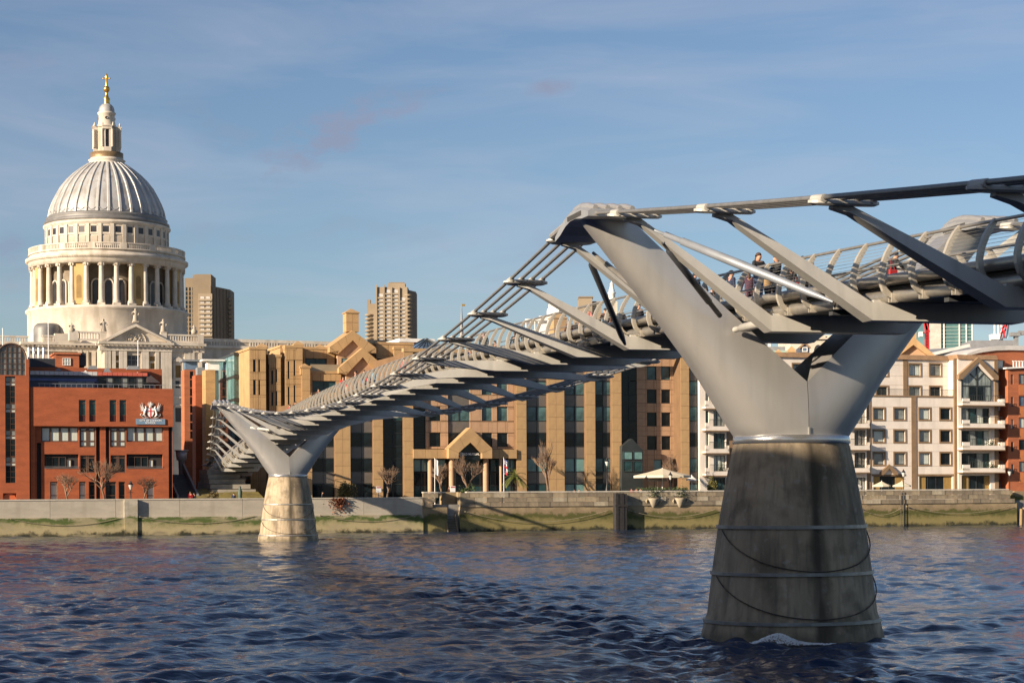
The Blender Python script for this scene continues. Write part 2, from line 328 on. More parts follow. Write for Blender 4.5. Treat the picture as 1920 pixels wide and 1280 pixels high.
# south promenade under the camera and the big brick power station behind it (out of view, placed and turned to cast the shade over the near pier)
MB().box(-500, 500, -420, 8, -3, 3.6).build("south_promenade", mat("promenade_paving", (0.28, 0.27, 0.25), 0.9, 0, 0.15, 0.8))
struct(bpy.data.objects["south_promenade"])
def unseen_power_station():
    c = Vector((sun_dir.x, sun_dir.y, 0)).normalized(); base = P1 + c * 95.0       # 95 m up-sun of the near pier
    t = thing("unseen_power_station", "huge unseen brown brick power station block set to shade the near pier", "building", (base.x, base.y, 3.6), -SUN_AZ)
    bm = brick_mat("unseen_station_brick", (0.20, 0.10, 0.06), (0.26, 0.14, 0.08), (0.2, 0.17, 0.14))
    top = 6.2 + 95 * math.tan(SUN_EL) - 3.6
    m = MB().box(-150, 70, -60, 0, 0, top); m.build("wall", bm, t); MB().box(15.5, 70, -59, -0.5, top, top + 14).build("upper_shade_block", bm, t)  # taller upper block added out of view to shade the near cross arms
    MB().box(-151, 71, -61, 0.6, top, top + 0.02).build("roof", mat("station_roof", (0.2, 0.2, 0.2), 0.9), t)  # roof of the unseen block that shades the near pier
    for i in range(12):
        inst("window", MB().box(-1.6, 1.6, -0.05, 0.25, 0, 18).mesh("unseen_station_window", mat("unseen_station_glass", (0.05, 0.06, 0.07), 0.1, 0, 0.2)) if i == 0 else bpy.data.meshes["unseen_station_window"], t, (-140 + i * 18.5, 0, 5))
unseen_power_station()
# ------------------------------------------------------------------ bridge profile functions
def z_deck(s): return 13.3 - 0.00026 * (72 - s) ** 2            # kick tube level
def z_cab(s):
    if s < 0: u = -s; return 15.0 - 0.128 * u + 0.00035 * u * u
    if s <= 144: return 11.62 + 0.00066 * (72 - s) ** 2
    u = s - 144; return 15.05 - 0.098 * u + 0.0002 * u * u
def w_cab(s):
    if s < 0: return 7.25 - 0.026 * (-s)
    if s <= 144: return 5.15 + 2.1 * (abs(72 - s) / 72) ** 1.25
    return max(2.9, 7.25 - 0.069 * (s - 144))
S0, S1 = -60.0, 224.0
BRG = thing("footbridge", "slender steel footbridge with low cables and splayed arms crossing the river", "bridge", (P1.x, P1.y, 0), B_ANG)
# local frame: x = east (across), y = north (along), z up
def arc(a, b, n): return [a + (b - a) * i / n for i in range(n + 1)]
SS = arc(S0, S1, 142)
def strip(mb, prof, ss, mi=0, zf=z_deck, smooth=False):
    rings = [[(x, s, zf(s) + z) for x, z in prof] for s in ss]
    mb.loft(rings, mi, smooth)
dk = MB(); strip(dk, [(-2.05, -0.14), (2.05, -0.14), (2.05, -0.02), (-2.05, -0.02)][::-1], SS)
dk.build("deck_floor", DECKAL, BRG)
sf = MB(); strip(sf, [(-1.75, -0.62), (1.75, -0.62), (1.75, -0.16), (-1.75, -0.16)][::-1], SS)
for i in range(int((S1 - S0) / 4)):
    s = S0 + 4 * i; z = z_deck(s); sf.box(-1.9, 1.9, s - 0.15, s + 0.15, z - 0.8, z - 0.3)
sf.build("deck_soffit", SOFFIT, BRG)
for sd in (-1, 1):
    m = MB(); m.tube([(sd * 2.16, s, z_deck(s) + 0.02) for s in SS], 0.15, 10); m.build("kick_tube", INOX, BRG)
    m = MB(); m.tube([(sd * 1.95, s, z_deck(s) - 0.46) for s in SS], 0.19, 10); m.build("chord_tube", INOX, BRG)
    m = MB(); m.tube([(sd * 2.02, s, z_deck(s) + 1.17) for s in SS], 0.05, 6); m.build("handrail", INOX, BRG)
    m = MB(); m.tube([(sd * 1.72, s, z_deck(s) + 0.50) for s in SS], 0.03, 5); m.build("knee_rail", INOX, BRG)
    for k in range(9):
        h = 0.22 + 0.105 * k; e = 2.47 - 0.40 * max(0, (h - 0.1) / 1.05) ** 1.6
        m = MB(); m.tube([(sd * e, s, z_deck(s) + h) for s in SS[::2] + [SS[-1]]], 0.007, 3, smooth=False); m.build("guard_wire", INOX, BRG)
# bowed balustrade ribs, 2 m apart, shared mesh per side
def rib_mesh(sd):
    pr = [(2.00, 1.20), (2.14, 1.0), (2.29, 0.75), (2.41, 0.45), (2.47, 0.15), (2.46, -0.08), (2.38, -0.30), (2.24, -0.44), (2.06, -0.52), (1.98, -0.53)]
    m = MB(); rings = []
    for i, (e, z) in enumerate(pr):
        a = Vector(pr[min(i + 1, len(pr) - 1)]) - Vector(pr[max(i - 1, 0)]); a.normalize(); n = Vector((a.y, -a.x))
        w = 0.05 if i == 0 else 0.075; th = 0.075
        c = [Vector((e, z)) + n * w, Vector((e, z)) - n * w]
        rings.append([(sd * c[0].x, -th, c[0].y), (sd * c[1].x, -th, c[1].y), (sd * c[1].x, th, c[1].y), (sd * c[0].x, th, c[0].y)])
    m.loft(rings, 0, False)
    m.box(sd * 1.9, sd * 2.2, -0.12, -0.08, -0.66, -0.40); m.box(sd * 1.9, sd * 2.2, 0.08, 0.12, -0.66, -0.40)
    return m.mesh("rail_rib", mat("satin_rib_steel", (0.47, 0.43, 0.36), 0.4, 0.35, 0.08, 3.0))
for sd in (-1, 1):
    me = rib_mesh(sd)
    s = -33.0 if sd < 0 else -19.0
    while s < S1 - 4:
        inst("rail_rib", me, BRG, (0, s, z_deck(s))); s += 2.0
# transverse arms with cable clamp plates
STN = [-4 - 8 * k for k in range(4)] + [4 + 8 * k for k in range(18)] + [148 + 8 * k for k in range(9)]
def arm(s):
    m = MB(); zc, w, zd = z_cab(s), w_cab(s), z_deck(s)
    hk = 0.55 if s < 144 else 0.45; zb = zd - 1.18; kx = 2.45
    ti, to = w - 0.15, w + 0.35
    def sec(x, zlo, zhi, hy): return [(x, s - hy, zlo), (x, s + hy, zlo), (x, s + hy * 0.8, zhi), (x, s - hy * 0.8, zhi)]
    tip = zc - 0.22
    L_ = [sec(-to, tip - 0.03, tip + 0.05, 0.14), sec(-ti, tip - 0.16, tip + 0.04, 0.20), sec(-(kx + ti) / 2, (tip - 0.12 + zb) / 2 - 0.03, (tip + zb + hk) / 2 + 0.03, 0.29), sec(-kx, zb, zb + hk, 0.36)]
    R_ = [[(-x, y, z) for x, y, z in (q[0], q[1], q[2], q[3])] for q in L_][::-1]
    m.loft(L_ + R_, 0, False)
    for sd in (-1, 1):     # saddles to the deck tubes
        m.box(sd * 1.6, sd * 2.3, s - 0.12, s + 0.12, zb + hk - 0.02, zd - 0.55)
    a = m.build("cross_arm", STEEL2, BRG)
    for sd in (-1, 1):
        p = MB(); sl = (z_cab(s + 0.5) - z_cab(s - 0.5)); n = 20; L2, W2 = 0.95, 0.40
        base = [(math.copysign(abs(math.cos(2 * PI * j / n)) ** 0.85, math.cos(2 * PI * j / n)) * L2, math.copysign(abs(math.sin(2 * PI * j / n)) ** 0.95, math.sin(2 * PI * j / n)) * W2) for j in range(n)]
        def pt(x, y, z): return (sd * w + x, s + y, zc + z + sl * y)
        rings = [[pt(x * k, y * k, z) for x, y in base] for k, z in ((0.86, -0.17), (1.0, -0.12), (1.0, -0.05), (0.93, -0.03))]
        p.loft(rings, 0, False)
        for q in range(4):
            x = -0.66 + 0.44 * q; p.tube([pt(x, -0.36, 0.0), pt(x, 0.36, 0.0)], 0.105, 8)
        p.build("cable_clamp", STEEL2, a)
for s in STN: arm(s)
for sd in (-1, 1):
    for q in range(4):
        pts = []
        for s in arc(S0, -2.0, 15) + [-1.0, 0, 1.0] + arc(2.0, 142.0, 35) + [143, 144, 145] + arc(146, 214, 17):
            k = max(0.35, 1 - 0.012 * max(0, s - 150))
            zz = z_cab(s)
            if abs(s) < 1.6: zz = 14.98 - 0.05 * s * s * 0.3
            pts.append((sd * w_cab(s) + (-0.66 + 0.44 * q) * k, s, zz + 0.02))
        MB().tube(pts, 0.068, 7).build("cable", CABLE, BRG)
# dampers and bracing struts round the near pier (west side)
def strut(name, pts, rr, m_):
    m = MB(); m.tube(pts, rr, 10); return m.build(name, m_, BRG)
def bl(px, py, s_guess):
    # local bridge point on the vertical plane y=s seen through the given photo position
    r = Vector(ray(px, py)); o = P1 + TD * s_guess; t = o.dot(TD) / r.dot(TD); p = r * t
    q = Vector((p.x, p.y, 0)) - P1; return Vector((q.dot(ND), q.dot(TD), CAMZ + p.z))
a_, b_ = bl(1228, 432, -4.6), bl(1562, 566, -9.5)
d_ = (b_ - a_)
strut("damper", [a_, a_ + d_ * 0.06, a_ + d_ * 0.061, a_ + d_ * 0.16, a_ + d_ * 0.161, a_ + d_ * 0.5, a_ + d_ * 0.88, b_], [0.05, 0.05, 0.10, 0.10, 0.13, 0.155, 0.12, 0.04], BLUESTEEL)
a_, b_ = bl(1243, 455, -4.2), bl(1350, 592, -1.7); d_ = b_ - a_
strut("damper", [a_, a_ + d_ * 0.10, a_ + d_ * 0.101, a_ + d_ * 0.80, a_ + d_ * 0.801, b_], [0.06, 0.06, 0.12, 0.12, 0.09, 0.09], DARKSTEEL)
a_, b_ = bl(1103, 482, 4.2), bl(1172, 645, 11.0); d_ = b_ - a_
strut("damper", [a_, a_ + d_ * 0.08, a_ + d_ * 0.081, a_ + d_ * 0.9, b_], [0.07, 0.07, 0.125, 0.125, 0.06], DARKSTEEL)
a_, b_ = bl(1112, 474, 4.0), bl(1190, 540, 2.0); d_ = b_ - a_
strut("damper", [a_, a_ + d_ * 0.3, a_ + d_ * 0.301, b_], [0.06, 0.06, 0.10, 0.10], INOX)
a_, b_ = bl(1378, 618, -1.4), bl(1425, 606, -3.6); d_ = b_ - a_
strut("damper", [a_, a_ + d_ * 0.3, a_ + d_ * 0.301, b_], [0.10, 0.10, 0.15, 0.15], STEEL2)
# far pier stay
a_ = Vector((-4.4, 140.6, 12.2)); b_ = Vector((-2.6, 138.5, 11.9))
strut("damper", [a_, b_], [0.15, 0.15], STEEL2)
# ------------------------------------------------------------------ piers
def d_ring(U, L, T, n=28, p=0.72):
    # D-shaped section: flat face at U (upper/inner), round belly towards L; U, L given as (x, z), T half thickness along the bridge
    U = Vector((U[0], 0, U[1])); L = Vector((L[0], 0, L[1])); a = L - U; pts = []
    for j in range(n + 1):
        th = -PI / 2 + PI * j / n; c = abs(math.cos(th)) ** p; sn = math.copysign(abs(math.sin(th)) ** p, math.sin(th))
        q = U + a * c; pts.append((q.x, T * sn, q.z))
    q1 = U + a * 0.0
    return pts
def make_pier(sy, label):
    loc = BR(sy, 0, -1.5)
    t = thing("bridge_pier", label, "bridge pier", loc, B_ANG, "river piers of the footbridge")
    zo = 1.5      # local z of water level
    prof = [(3.75, -1.5), (3.40, -0.2), (3.22, 0.55), (3.10, 0.9), (2.92, 2.35), (2.70, 3.95), (2.42, 5.5), (2.16, 6.75), (2.10, 6.95)]
    n = 48; m = MB(); rings = [[(r * math.cos(2 * PI * j / n), 0.86 * r * math.sin(2 * PI * j / n), z + zo) for j in range(n)] for r, z in prof]
    m.loft(rings, 0, True)
    base = m.build("concrete_base", PCON, t)
    def rad(z):
        for (r0, z0), (r1, z1) in zip(prof, prof[1:]):
            if z0 <= z <= z1: return r0 + (r1 - r0) * (z - z0) / (z1 - z0)
        return prof[-1][0]
    for z in (0.62, 2.33, 3.98):
        m = MB(); r = rad(z)
        rr = [[((r + o) * math.cos(2 * PI * j / n), (0.86 * r + o) * math.sin(2 * PI * j / n), z + zo + h) for j in range(n)] for o, h in ((-0.05, -0.06), (0.07, -0.06), (0.07, 0.06), (-0.05, 0.06))]
        m.loft(rr, 0, False); m.build("fender_band", mat("galvanised_band", (0.33, 0.32, 0.30), 0.45, 0.6, 0.2, 2.0), base)
    for z0, z1 in ((3.9, 2.4), (2.25, 0.75)):      # slack mooring chains hanging across the front
        pts = []
        for k in range(33):
            u = k / 32; th = -PI * (0.03 + 0.94 * u); zz = z0 - (z0 - z1) * (1 - (2 * u - 1) ** 2) * 0.98; r = rad(zz) + 0.06
            pts.append((r * math.cos(PI + (-th) if False else th), (0.86 * r + 0.02) * math.sin(th), zz + zo))
        m = MB(); m.tube(pts, 0.024, 5); m.build("chain", mat("rusty_chain", (0.11, 0.09, 0.07), 0.8, 0.3, 0.3, 6), base)
    m = MB(); rr = [[(r * math.cos(2 * PI * j / n), 0.86 * r * math.sin(2 * PI * j / n), z + zo) for j in range(n)] for r, z in ((2.10, 6.93), (2.16, 6.96), (2.12, 7.20), (2.06, 7.24))]
    m.loft(rr, 0, True, caps=True); m.build("collar", mat("collar_steel", (0.5, 0.5, 0.49), 0.25, 0.8, 0.06, 2), t)
    secs = [((2.15, 7.15), (-2.06, 7.19), 1.74), ((1.75, 7.51), (-2.14, 7.32), 1.72), ((1.1, 8.1), (-2.42, 7.72), 1.68), ((0.45, 8.7), (-2.80, 8.30), 1.60), ((-0.35, 9.42), (-3.38, 9.18), 1.46),
            ((-1.4, 10.37), (-4.13, 10.18), 1.28), ((-2.6, 11.46), (-5.10, 11.42), 1.10), ((-3.9, 12.63), (-6.18, 12.75), 0.93), ((-5.1, 13.72), (-7.15, 13.93), 0.80), ((-6.15, 14.68), (-8.02, 14.95), 0.72)]
    for sd in (-1, 1):
        m = MB(); rings = []
        for U, L, T in secs:
            rg = [(-sd * x * 1.0, y, z + zo) for x, y, z in d_ring(U, L, T)]
            rings.append(rg if sd > 0 else rg[::-1])
        m.loft(rings, 0, True)
        o = m.build("y_arm", STEEL, t)
        bm = bmesh.new(); bm.from_mesh(o.data)
        bmesh.ops.remove_doubles(bm, verts=bm.verts, dist=1e-4)
        # clip at the seam plane x=0, keep own side, close it
        g = bm.verts[:] + bm.edges[:] + bm.faces[:]
        r_ = bmesh.ops.bisect_plane(bm, geom=g, plane_co=(sd * 0.012, 0, 0), plane_no=(-sd, 0, 0), clear_outer=True, clear_inner=False)
        ed = [e for e in r_['geom_cut'] if isinstance(e, bmesh.types.BMEdge)]
        bmesh.ops.holes_fill(bm, edges=bm.edges[:], sides=0)
        bmesh.ops.recalc_face_normals(bm, faces=bm.faces[:])
        for f in bm.faces: f.smooth = True
        for e in bm.edges:
            if len(e.link_faces) == 2 and e.calc_face_angle(0) > math.radians(38): e.smooth = False
        bm.to_mesh(o.data); bm.free()
        # saddle on the arm tip carrying the four cables
        m = MB(); w = 7.25
        prof_s = [(-2.0, 14.86), (-1.2, 15.02), (-0.4, 15.12), (0.3, 15.12), (0.9, 15.02), (1.6, 14.80), (2.3, 14.52)]
        rings = []
        for y, z in prof_s:
            th = 0.34 if abs(y) < 1.9 else 0.20
            rings.append([(sd * w - 0.93, y, z - th + zo), (sd * w + 0.93, y, z - th + zo), (sd * w + 0.93, y, z - 0.04 + zo), (sd * w + 0.80, y, z + 0.06 + zo), (sd * w - 0.80, y, z + 0.06 + zo), (sd * w - 0.93, y, z - 0.04 + zo)])
        m.loft([r[::-1] for r in rings], 0, False)
        sdl = m.build("cable_saddle", STEEL, t)
        for q in range(4):
            m = MB(); x = sd * w - 0.66 + 0.44 * q
            m.tube([(x, y, z + 0.10 + zo) for y, z in prof_s[:5]], [0.09, 0.12, 0.13, 0.12, 0.09], 8); m.build("saddle_clamp", STEEL, sdl)
        m = MB()
        for k in range(14):
            y = -1.15 + k * 0.125
            z = 15.06; m.box(sd * w - 0.965, sd * w - 0.925, y, y + 0.06, z - 0.26 + zo, z - 0.10 + zo)
        m.build("saddle_grille", mat("grille_dark", (0.07, 0.07, 0.07), 0.6, 0.2), sdl)
        # ribbed boots where the cables leave the saddle
        for q in range(4):
            m = MB(); x = sd * w - 0.66 + 0.44 * q; pts = []; rr = []
            for k in range(22):
                y = 1.3 + k * 0.115; pts.append((x, y, z_cab(y) + 0.02 + zo)); rr.append(0.125 if k % 2 else 0.10)
            m.tube(pts, rr, 8, smooth=False); m.build("cable_boot", STEEL, sdl)
    m = MB(); m.box(-0.03, 0.03, -1.69, 1.69, 7.2 + zo, 7.5 + zo); m.build("seam_plate", STEEL, t)
make_pier(0.0, "dark stained concrete river pier with big steel Y arms and foam at its foot")
make_pier(144.2, "sunlit concrete river pier with steel Y arms close to the embankment wall")
# foam where the tide breaks on the near pier
def foam():
    m = MB(); r = random.Random(3)
    p0 = Vector((9.2, 65.9, 0)); 
    for i in range(1300):
        a = r.gauss(0, .95); cr = .34 * math.exp(-((a + .25) / .62) ** 2); f = r.random() ** 1.6
        x = 9.35 + a * 1.0; y = 65.72 - .05 * a * a - f * (.25 + .5 * cr) + r.gauss(0, .04); z = cr * (1 - f) + .03 * r.random() - .01 - .02 * f
        q = r.uniform(.006, .030) * (1.2 - .6 * f); th = r.uniform(-.5, .5)
        c, s_ = math.cos(th) * q * 2.2, math.sin(th) * q
        m.add([(x - c, y, z - s_), (x, y - q, z - q * .5), (x + c, y, z + s_), (x, y + q * .3, z + q * .8)], [(0, 1, 2, 3)])
    o = m.build("river_foam", mat("foam_white", (0.75, 0.78, 0.8), 0.7)); struct(o, 'stuff')
    o['label'] = "white foam breaking against the dark shaded pier"; o['category'] = "foam"
foam()
# ------------------------------------------------------------------ facade helpers
def facade(mb, x0, x1, z0, z1, ops=(), y=0.0, rev=0.3, mi=0):
    xs = sorted({x0, x1} | {min(max(v, x0), x1) for o in ops for v in o[:2]}); zs = sorted({z0, z1} | {min(max(v, z0), z1) for o in ops for v in o[2:4]})
    def hole(i, j):
        if i < 0 or j < 0 or i >= len(xs) - 1 or j >= len(zs) - 1: return None
        cx, cz = (xs[i] + xs[i + 1]) / 2, (zs[j] + zs[j + 1]) / 2
        return any(o[0] < cx < o[1] and o[2] < cz < o[3] for o in ops)
    for i in range(len(xs) - 1):
        for j in range(len(zs) - 1):
            a, b, c, d = xs[i], xs[i + 1], zs[j], zs[j + 1]
            if hole(i, j):
                if hole(i - 1, j) is False: mb.add([(a, y, c), (a, y + rev, c), (a, y + rev, d), (a, y, d)], [(0, 1, 2, 3)], mi)
                if hole(i + 1, j) is False: mb.add([(b, y, c), (b, y, d), (b, y + rev, d), (b, y + rev, c)], [(0, 1, 2, 3)], mi)
                if hole(i, j - 1) is False: mb.add([(a, y, c), (b, y, c), (b, y + rev, c), (a, y + rev, c)], [(0, 1, 2, 3)], mi)
                if hole(i, j + 1) is False: mb.add([(a, y, d), (a, y + rev, d), (b, y + rev, d), (b, y, d)], [(0, 1, 2, 3)], mi)
            else:
                mb.add([(a, y, c), (b, y, c), (b, y, d), (a, y, d)], [(0, 1, 2, 3)], mi)
    mb.add([(x0, y, z0), (x0, y + rev, z0), (x0, y + rev, z1), (x0, y, z1)], [(3, 2, 1, 0)], mi)
    mb.add([(x1, y, z0), (x1, y + rev, z0), (x1, y + rev, z1), (x1, y, z1)], [(0, 1, 2, 3)], mi)
    mb.add([(x0, y, z1), (x1, y, z1), (x1, y + rev, z1), (x0, y + rev, z1)], [(0, 1, 2, 3)], mi)
    mb.add([(x0, y, z0), (x1, y, z0), (x1, y + rev, z0), (x0, y + rev, z0)], [(3, 2, 1, 0)], mi)
WCACHE = {}
def window(root, x0, x1, z0, z1, y, glass, frame=None, nx=1, nz=1, ft=0.08, fd=0.07, name="window", zsplit=None):
    w, h = round(x1 - x0, 2), round(z1 - z0, 2)
    k = (w, h, glass.name)
    if k not in WCACHE: WCACHE[k] = MB().box(0, w, 0, 0.06, 0, h).mesh("window", glass)
    o = inst(name, WCACHE[k], root, (x0, y, z0))
    if frame:
        k = (w, h, frame.name, nx, nz, ft, fd, zsplit)
        if k not in WCACHE:
            m = MB(); m.box(0, ft, -fd, 0, 0, h); m.box(w - ft, w, -fd, 0, 0, h); m.box(ft, w - ft, -fd, 0, 0, ft); m.box(ft, w - ft, -fd, 0, h - ft, h)
            for i in range(1, nx): c = w * i / nx; m.box(c - ft / 2, c + ft / 2, -fd * 0.9, 0, ft, h - ft)
            zz = [h * i / nz for i in range(1, nz)] if zsplit is None else [h * q for q in zsplit]
            for c in zz:
                for i in range(nx): m.box(w * i / nx + ft * (1 if i == 0 else 0.5), w * (i + 1) / nx - ft * (1 if i == nx - 1 else 0.5), -fd * 0.85, 0, c - ft / 2, c + ft / 2)
            WCACHE[k] = m.mesh("frame", frame)
        inst("frame", WCACHE[k], o)
    return o
class Bld:
    def __init__(s, name, label, cat, px0, d, zb, group=None):
        s.u0 = bank(px0, 800, d)[0]; s.d = d; s.zb = zb; s.root = thing(name, label, cat, K(s.u0, d, zb), BETA, group)
    def x(s, px, y=0.0, py=800): return bank(px, py, s.d + y)[0] - s.u0
    def z(s, px, py, y=0.0): return bank(px, py, s.d + y)[1] - s.zb
    def rect(s, xa, xb, ya, yb, y=0.0):     # photo box (left, right, top, bottom) to local x0,x1,z0,z1
        xm = (xa + xb) / 2; return (s.x(xa, y), s.x(xb, y), s.z(xm, yb, y), s.z(xm, ya, y))
    def win(s, xa, xb, ya, yb, y, glass, frame=None, **k):
        r = s.rect(xa, xb, ya, yb, y); return window(s.root, *r, y, glass, frame, **k)
def glass_mat(name, col, rough=0.06, var=0.35, scale=0.5, spec=0.8, stretch=(1, 1, 1), metal=0.0):
    m = mat(name, col, rough, metal, var, scale, stretch, spec=spec, contrast=(0.4, 0.6)); return m
GL_DARK = glass_mat("dark_window_glass", (0.008, 0.014, 0.018), spec=0.3)
GL_TEAL = glass_mat("teal_blind_glass", (0.13, 0.25, 0.24), 0.15, 0.12, 0.8)
GL_TEALD = glass_mat("teal_dark_glass", (0.018, 0.05, 0.055), 0.08, 0.35, 0.6, 0.4)
GL_PALE = glass_mat("pale_blind_glass", (0.52, 0.56, 0.50), 0.3, 0.07, 1.2, 0.5, (3, 3, 0.3))
GL_GREY = glass_mat("grey_net_glass", (0.20, 0.22, 0.21), 0.12, 0.2, 0.9)
GL_BLUE = glass_mat("blue_reflecting_glass", (0.10, 0.15, 0.22), 0.06, 0.3, 0.4)
FR_BROWN = mat("brown_window_frame", (0.10, 0.055, 0.035), 0.5)
FR_DARK = mat("dark_window_frame", (0.03, 0.035, 0.035), 0.4)
FR_WHITE = mat("white_paint", (0.72, 0.70, 0.66), 0.5)
FR_GREY = mat("grey_metal_trim", (0.30, 0.31, 0.32), 0.4, 0.4)
RED_BRICK = brick_mat("red_brick", (0.37, 0.085, 0.025), (0.31, 0.07, 0.022), (0.27, 0.10, 0.05))
RED_BRICK2 = brick_mat("orange_red_brick", (0.42, 0.12, 0.045), (0.36, 0.10, 0.04), (0.33, 0.15, 0.08))
OCHRE_BRICK = brick_mat("ochre_stock_brick", (0.50, 0.27, 0.10), (0.42, 0.22, 0.08), (0.38, 0.26, 0.15))
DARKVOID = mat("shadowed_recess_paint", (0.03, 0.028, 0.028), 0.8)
ROOFGREY = mat("lead_roof_grey", (0.22, 0.225, 0.23), 0.6, 0.1, 0.15, 0.6)
# ------------------------------------------------------------------ north quay and river wall
gm = MB(); gm.box(-900, 900, 0.5, 6000, -4, 3.55)
g = gm.build("north_quay", mat("quay_paving", (0.22, 0.21, 0.19), 0.9, 0, 0.2, 0.3), None, K(0, 0, 0), BETA); struct(g)
def wall_material(name, top, mid, algae, low, zt):
    m = mat(name, top, 0.9, 0, 0.18, 0.5, (1, 1, 2.5), bump=0.4, bscale=5, detail=9)
    add_streaks(m, (0.10, 0.085, 0.06), 0.45, (0.9, 0.9, 0.12), (0.5, 0.72))
    N = m.node_tree.nodes; L = m.node_tree.links; b = N['Principled BSDF']; src = b.inputs['Base Color'].links[0].from_socket
    t = N.new('ShaderNodeTexCoord'); sp = N.new('ShaderNodeSeparateXYZ'); L.new(t.outputs['Object'], sp.inputs['Vector'])
    n = N.new('ShaderNodeTexNoise'); n.inputs['Scale'].default_value = 0.45; n.inputs['Detail'].default_value = 9; n.inputs['Roughness'].default_value = 0.72; L.new(t.outputs['Object'], n.inputs['Vector'])
    h = N.new('ShaderNodeMath'); h.operation = 'MULTIPLY_ADD'; h.inputs[1].default_value = 3.0; L.new(n.outputs['Fac'], h.inputs[0]); L.new(sp.outputs['Z'], h.inputs[2])
    cr = N.new('ShaderNodeValToRGB'); cr.color_ramp.interpolation = 'LINEAR'
    mr = N.new('ShaderNodeMapRange'); mr.inputs['From Min'].default_value = 2.95; mr.inputs['From Max'].default_value = 8.95; L.new(h.outputs[0], mr.inputs['Value']); L.new(mr.outputs['Result'], cr.inputs['Fac'])
    e = cr.color_ramp.elements
    e[0].position = 0.10; e[0].color = (0.03, 0.03, 0.015, 1); e[1].position = 0.17; e[1].color = (*low, 1)
    for p, c in ((0.24, low), (0.32, [x * 0.55 + y * 0.45 for x, y in zip(low, algae)]), (0.37, algae), (0.44, algae), (0.49, mid), (0.58, mid)):
        q = e.new(p); q.color = (*c, 1)
    mrz = N.new('ShaderNodeMapRange'); mrz.inputs['From Min'].default_value = zt + 3.0; mrz.inputs['From Max'].default_value = zt + 2.4; L.new(h.outputs[0], mrz.inputs['Value'])
    mx_ = N.new('ShaderNodeMix'); mx_.data_type = 'RGBA'; L.new(mrz.outputs['Result'], mx_.inputs['Factor']); L.new(src, mx_.inputs['A']); L.new(cr.outputs['Color'], mx_.inputs['B']); L.new(mx_.outputs['Result'], b.inputs['Base Color'])
    return m
LW = wall_material("tidal_concrete", (0.40, 0.36, 0.29), (0.33, 0.28, 0.20), (0.075, 0.105, 0.025), (0.37, 0.31, 0.17), 3.2)
add_streaks(LW, (0.33, 0.28, 0.17), 0.8, (0.22, 0.22, 0.9), (0.52, 0.62))
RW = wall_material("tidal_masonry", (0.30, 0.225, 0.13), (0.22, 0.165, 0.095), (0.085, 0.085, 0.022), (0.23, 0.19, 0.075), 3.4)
COPE = mat("pale_coping_stone", (0.48, 0.44, 0.37), 0.85, 0, 0.12, 0.8)
uL, uM = bank(-700, 900, 0)[0], bank(792, 930, 0)[0]
uR = bank(1906, 920, 0)[0]
wl_ = thing("river_wall", "pale concrete embankment wall with green weed band in front of the red school", "wall", K(0, 0, -2), BETA)
m = MB(); m.box(uL, uM, -0.35, 0.6, 0, 4.25); m.build("wall_footing", LW, wl_).location.z = 0
u = uM; i = 0
pm = MB().box(-7.96, 0, -0.02, 0.45, 4.25, 6.40); pme = pm.mesh("parapet_panel", mat("parapet_concrete", (0.40, 0.36, 0.295), 0.9, 0, 0.12, 0.35, (1, 1, 3), bump=0.3, bscale=5))
add_streaks(bpy.data.materials["parapet_concrete"], (0.22, 0.19, 0.15), 0.35, (0.7, 0.7, 0.1), (0.5, 0.75))
cme = MB().box(-7.97, 0, -0.10, 0.53, 6.40, 6.56).mesh("coping", COPE)
while u > uL + 8:
    p = inst("parapet_panel", pme, wl_, (u, 0, 0)); inst("coping", cme, p); u -= 8.0
a, b = bank(232, 950, 0)[0], bank(257, 950, 0)[0]
m = MB(); m.box(a, b, -0.55, 0.3, 0, 6.5); m.build("buttress", LW, wl_)
# right-hand older wall with stone courses and coping stones
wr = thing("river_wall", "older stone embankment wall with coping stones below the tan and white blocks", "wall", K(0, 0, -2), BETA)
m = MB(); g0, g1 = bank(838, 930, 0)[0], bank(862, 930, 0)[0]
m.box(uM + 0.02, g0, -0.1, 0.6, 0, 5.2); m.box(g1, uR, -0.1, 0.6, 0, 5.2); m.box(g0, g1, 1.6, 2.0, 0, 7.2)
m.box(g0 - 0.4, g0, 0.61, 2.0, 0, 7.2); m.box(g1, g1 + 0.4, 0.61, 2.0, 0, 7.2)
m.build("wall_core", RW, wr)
rs_ = random.Random(21)
STONES = [mat("stone_block_%d" % i, c, 0.9, 0, 0.2, 0.9, bump=0.35, bscale=6) for i, c in enumerate([(0.30, 0.24, 0.16), (0.25, 0.20, 0.14), (0.36, 0.29, 0.19), (0.21, 0.17, 0.12), (0.42, 0.36, 0.26)])]
for s_ in STONES: add_streaks(s_, (0.10, 0.085, 0.06), 0.5, (0.8, 0.8, 0.25), (0.48, 0.7))
SM = [[MB().box(0, L - 0.03, -0.22 - 0.015 * k, 0.2, 0, 0.60).mesh("stone", STONES[k]) for k in range(5)] for L in (1.3, 1.7, 2.1)]
for row in range(3):
    u = uM + 0.05; 
    while u < uR - 2.2:
        li = rs_.randrange(3); L = (1.3, 1.7, 2.1)[li]
        if g0 - L < u < g1: u = g1 if u + L > g0 + 0.01 and u < g1 and u > g0 - 0.01 else (g0 - 0.0 if u < g0 else g1); 
        if u >= g0 - 0.01 and u < g1: u = g1
        if u < g0 and u + L > g0: u = g1
        inst("stone", SM[li][rs_.choice([0, 0, 1, 1, 2, 3, 3, 4])], wr, (u, 0, 5.2 + row * 0.63)); u += L
cm = [MB().box(0, 2.97, -0.30, 0.55, 0, 0.16).mesh("coping_stone", COPE)]
u = uM + 0.05
while u < uR - 3:
    if not (g0 - 3 < u < g1): inst("coping_stone", cm[0], wr, (u, 0, 7.09))
    u += 3.0
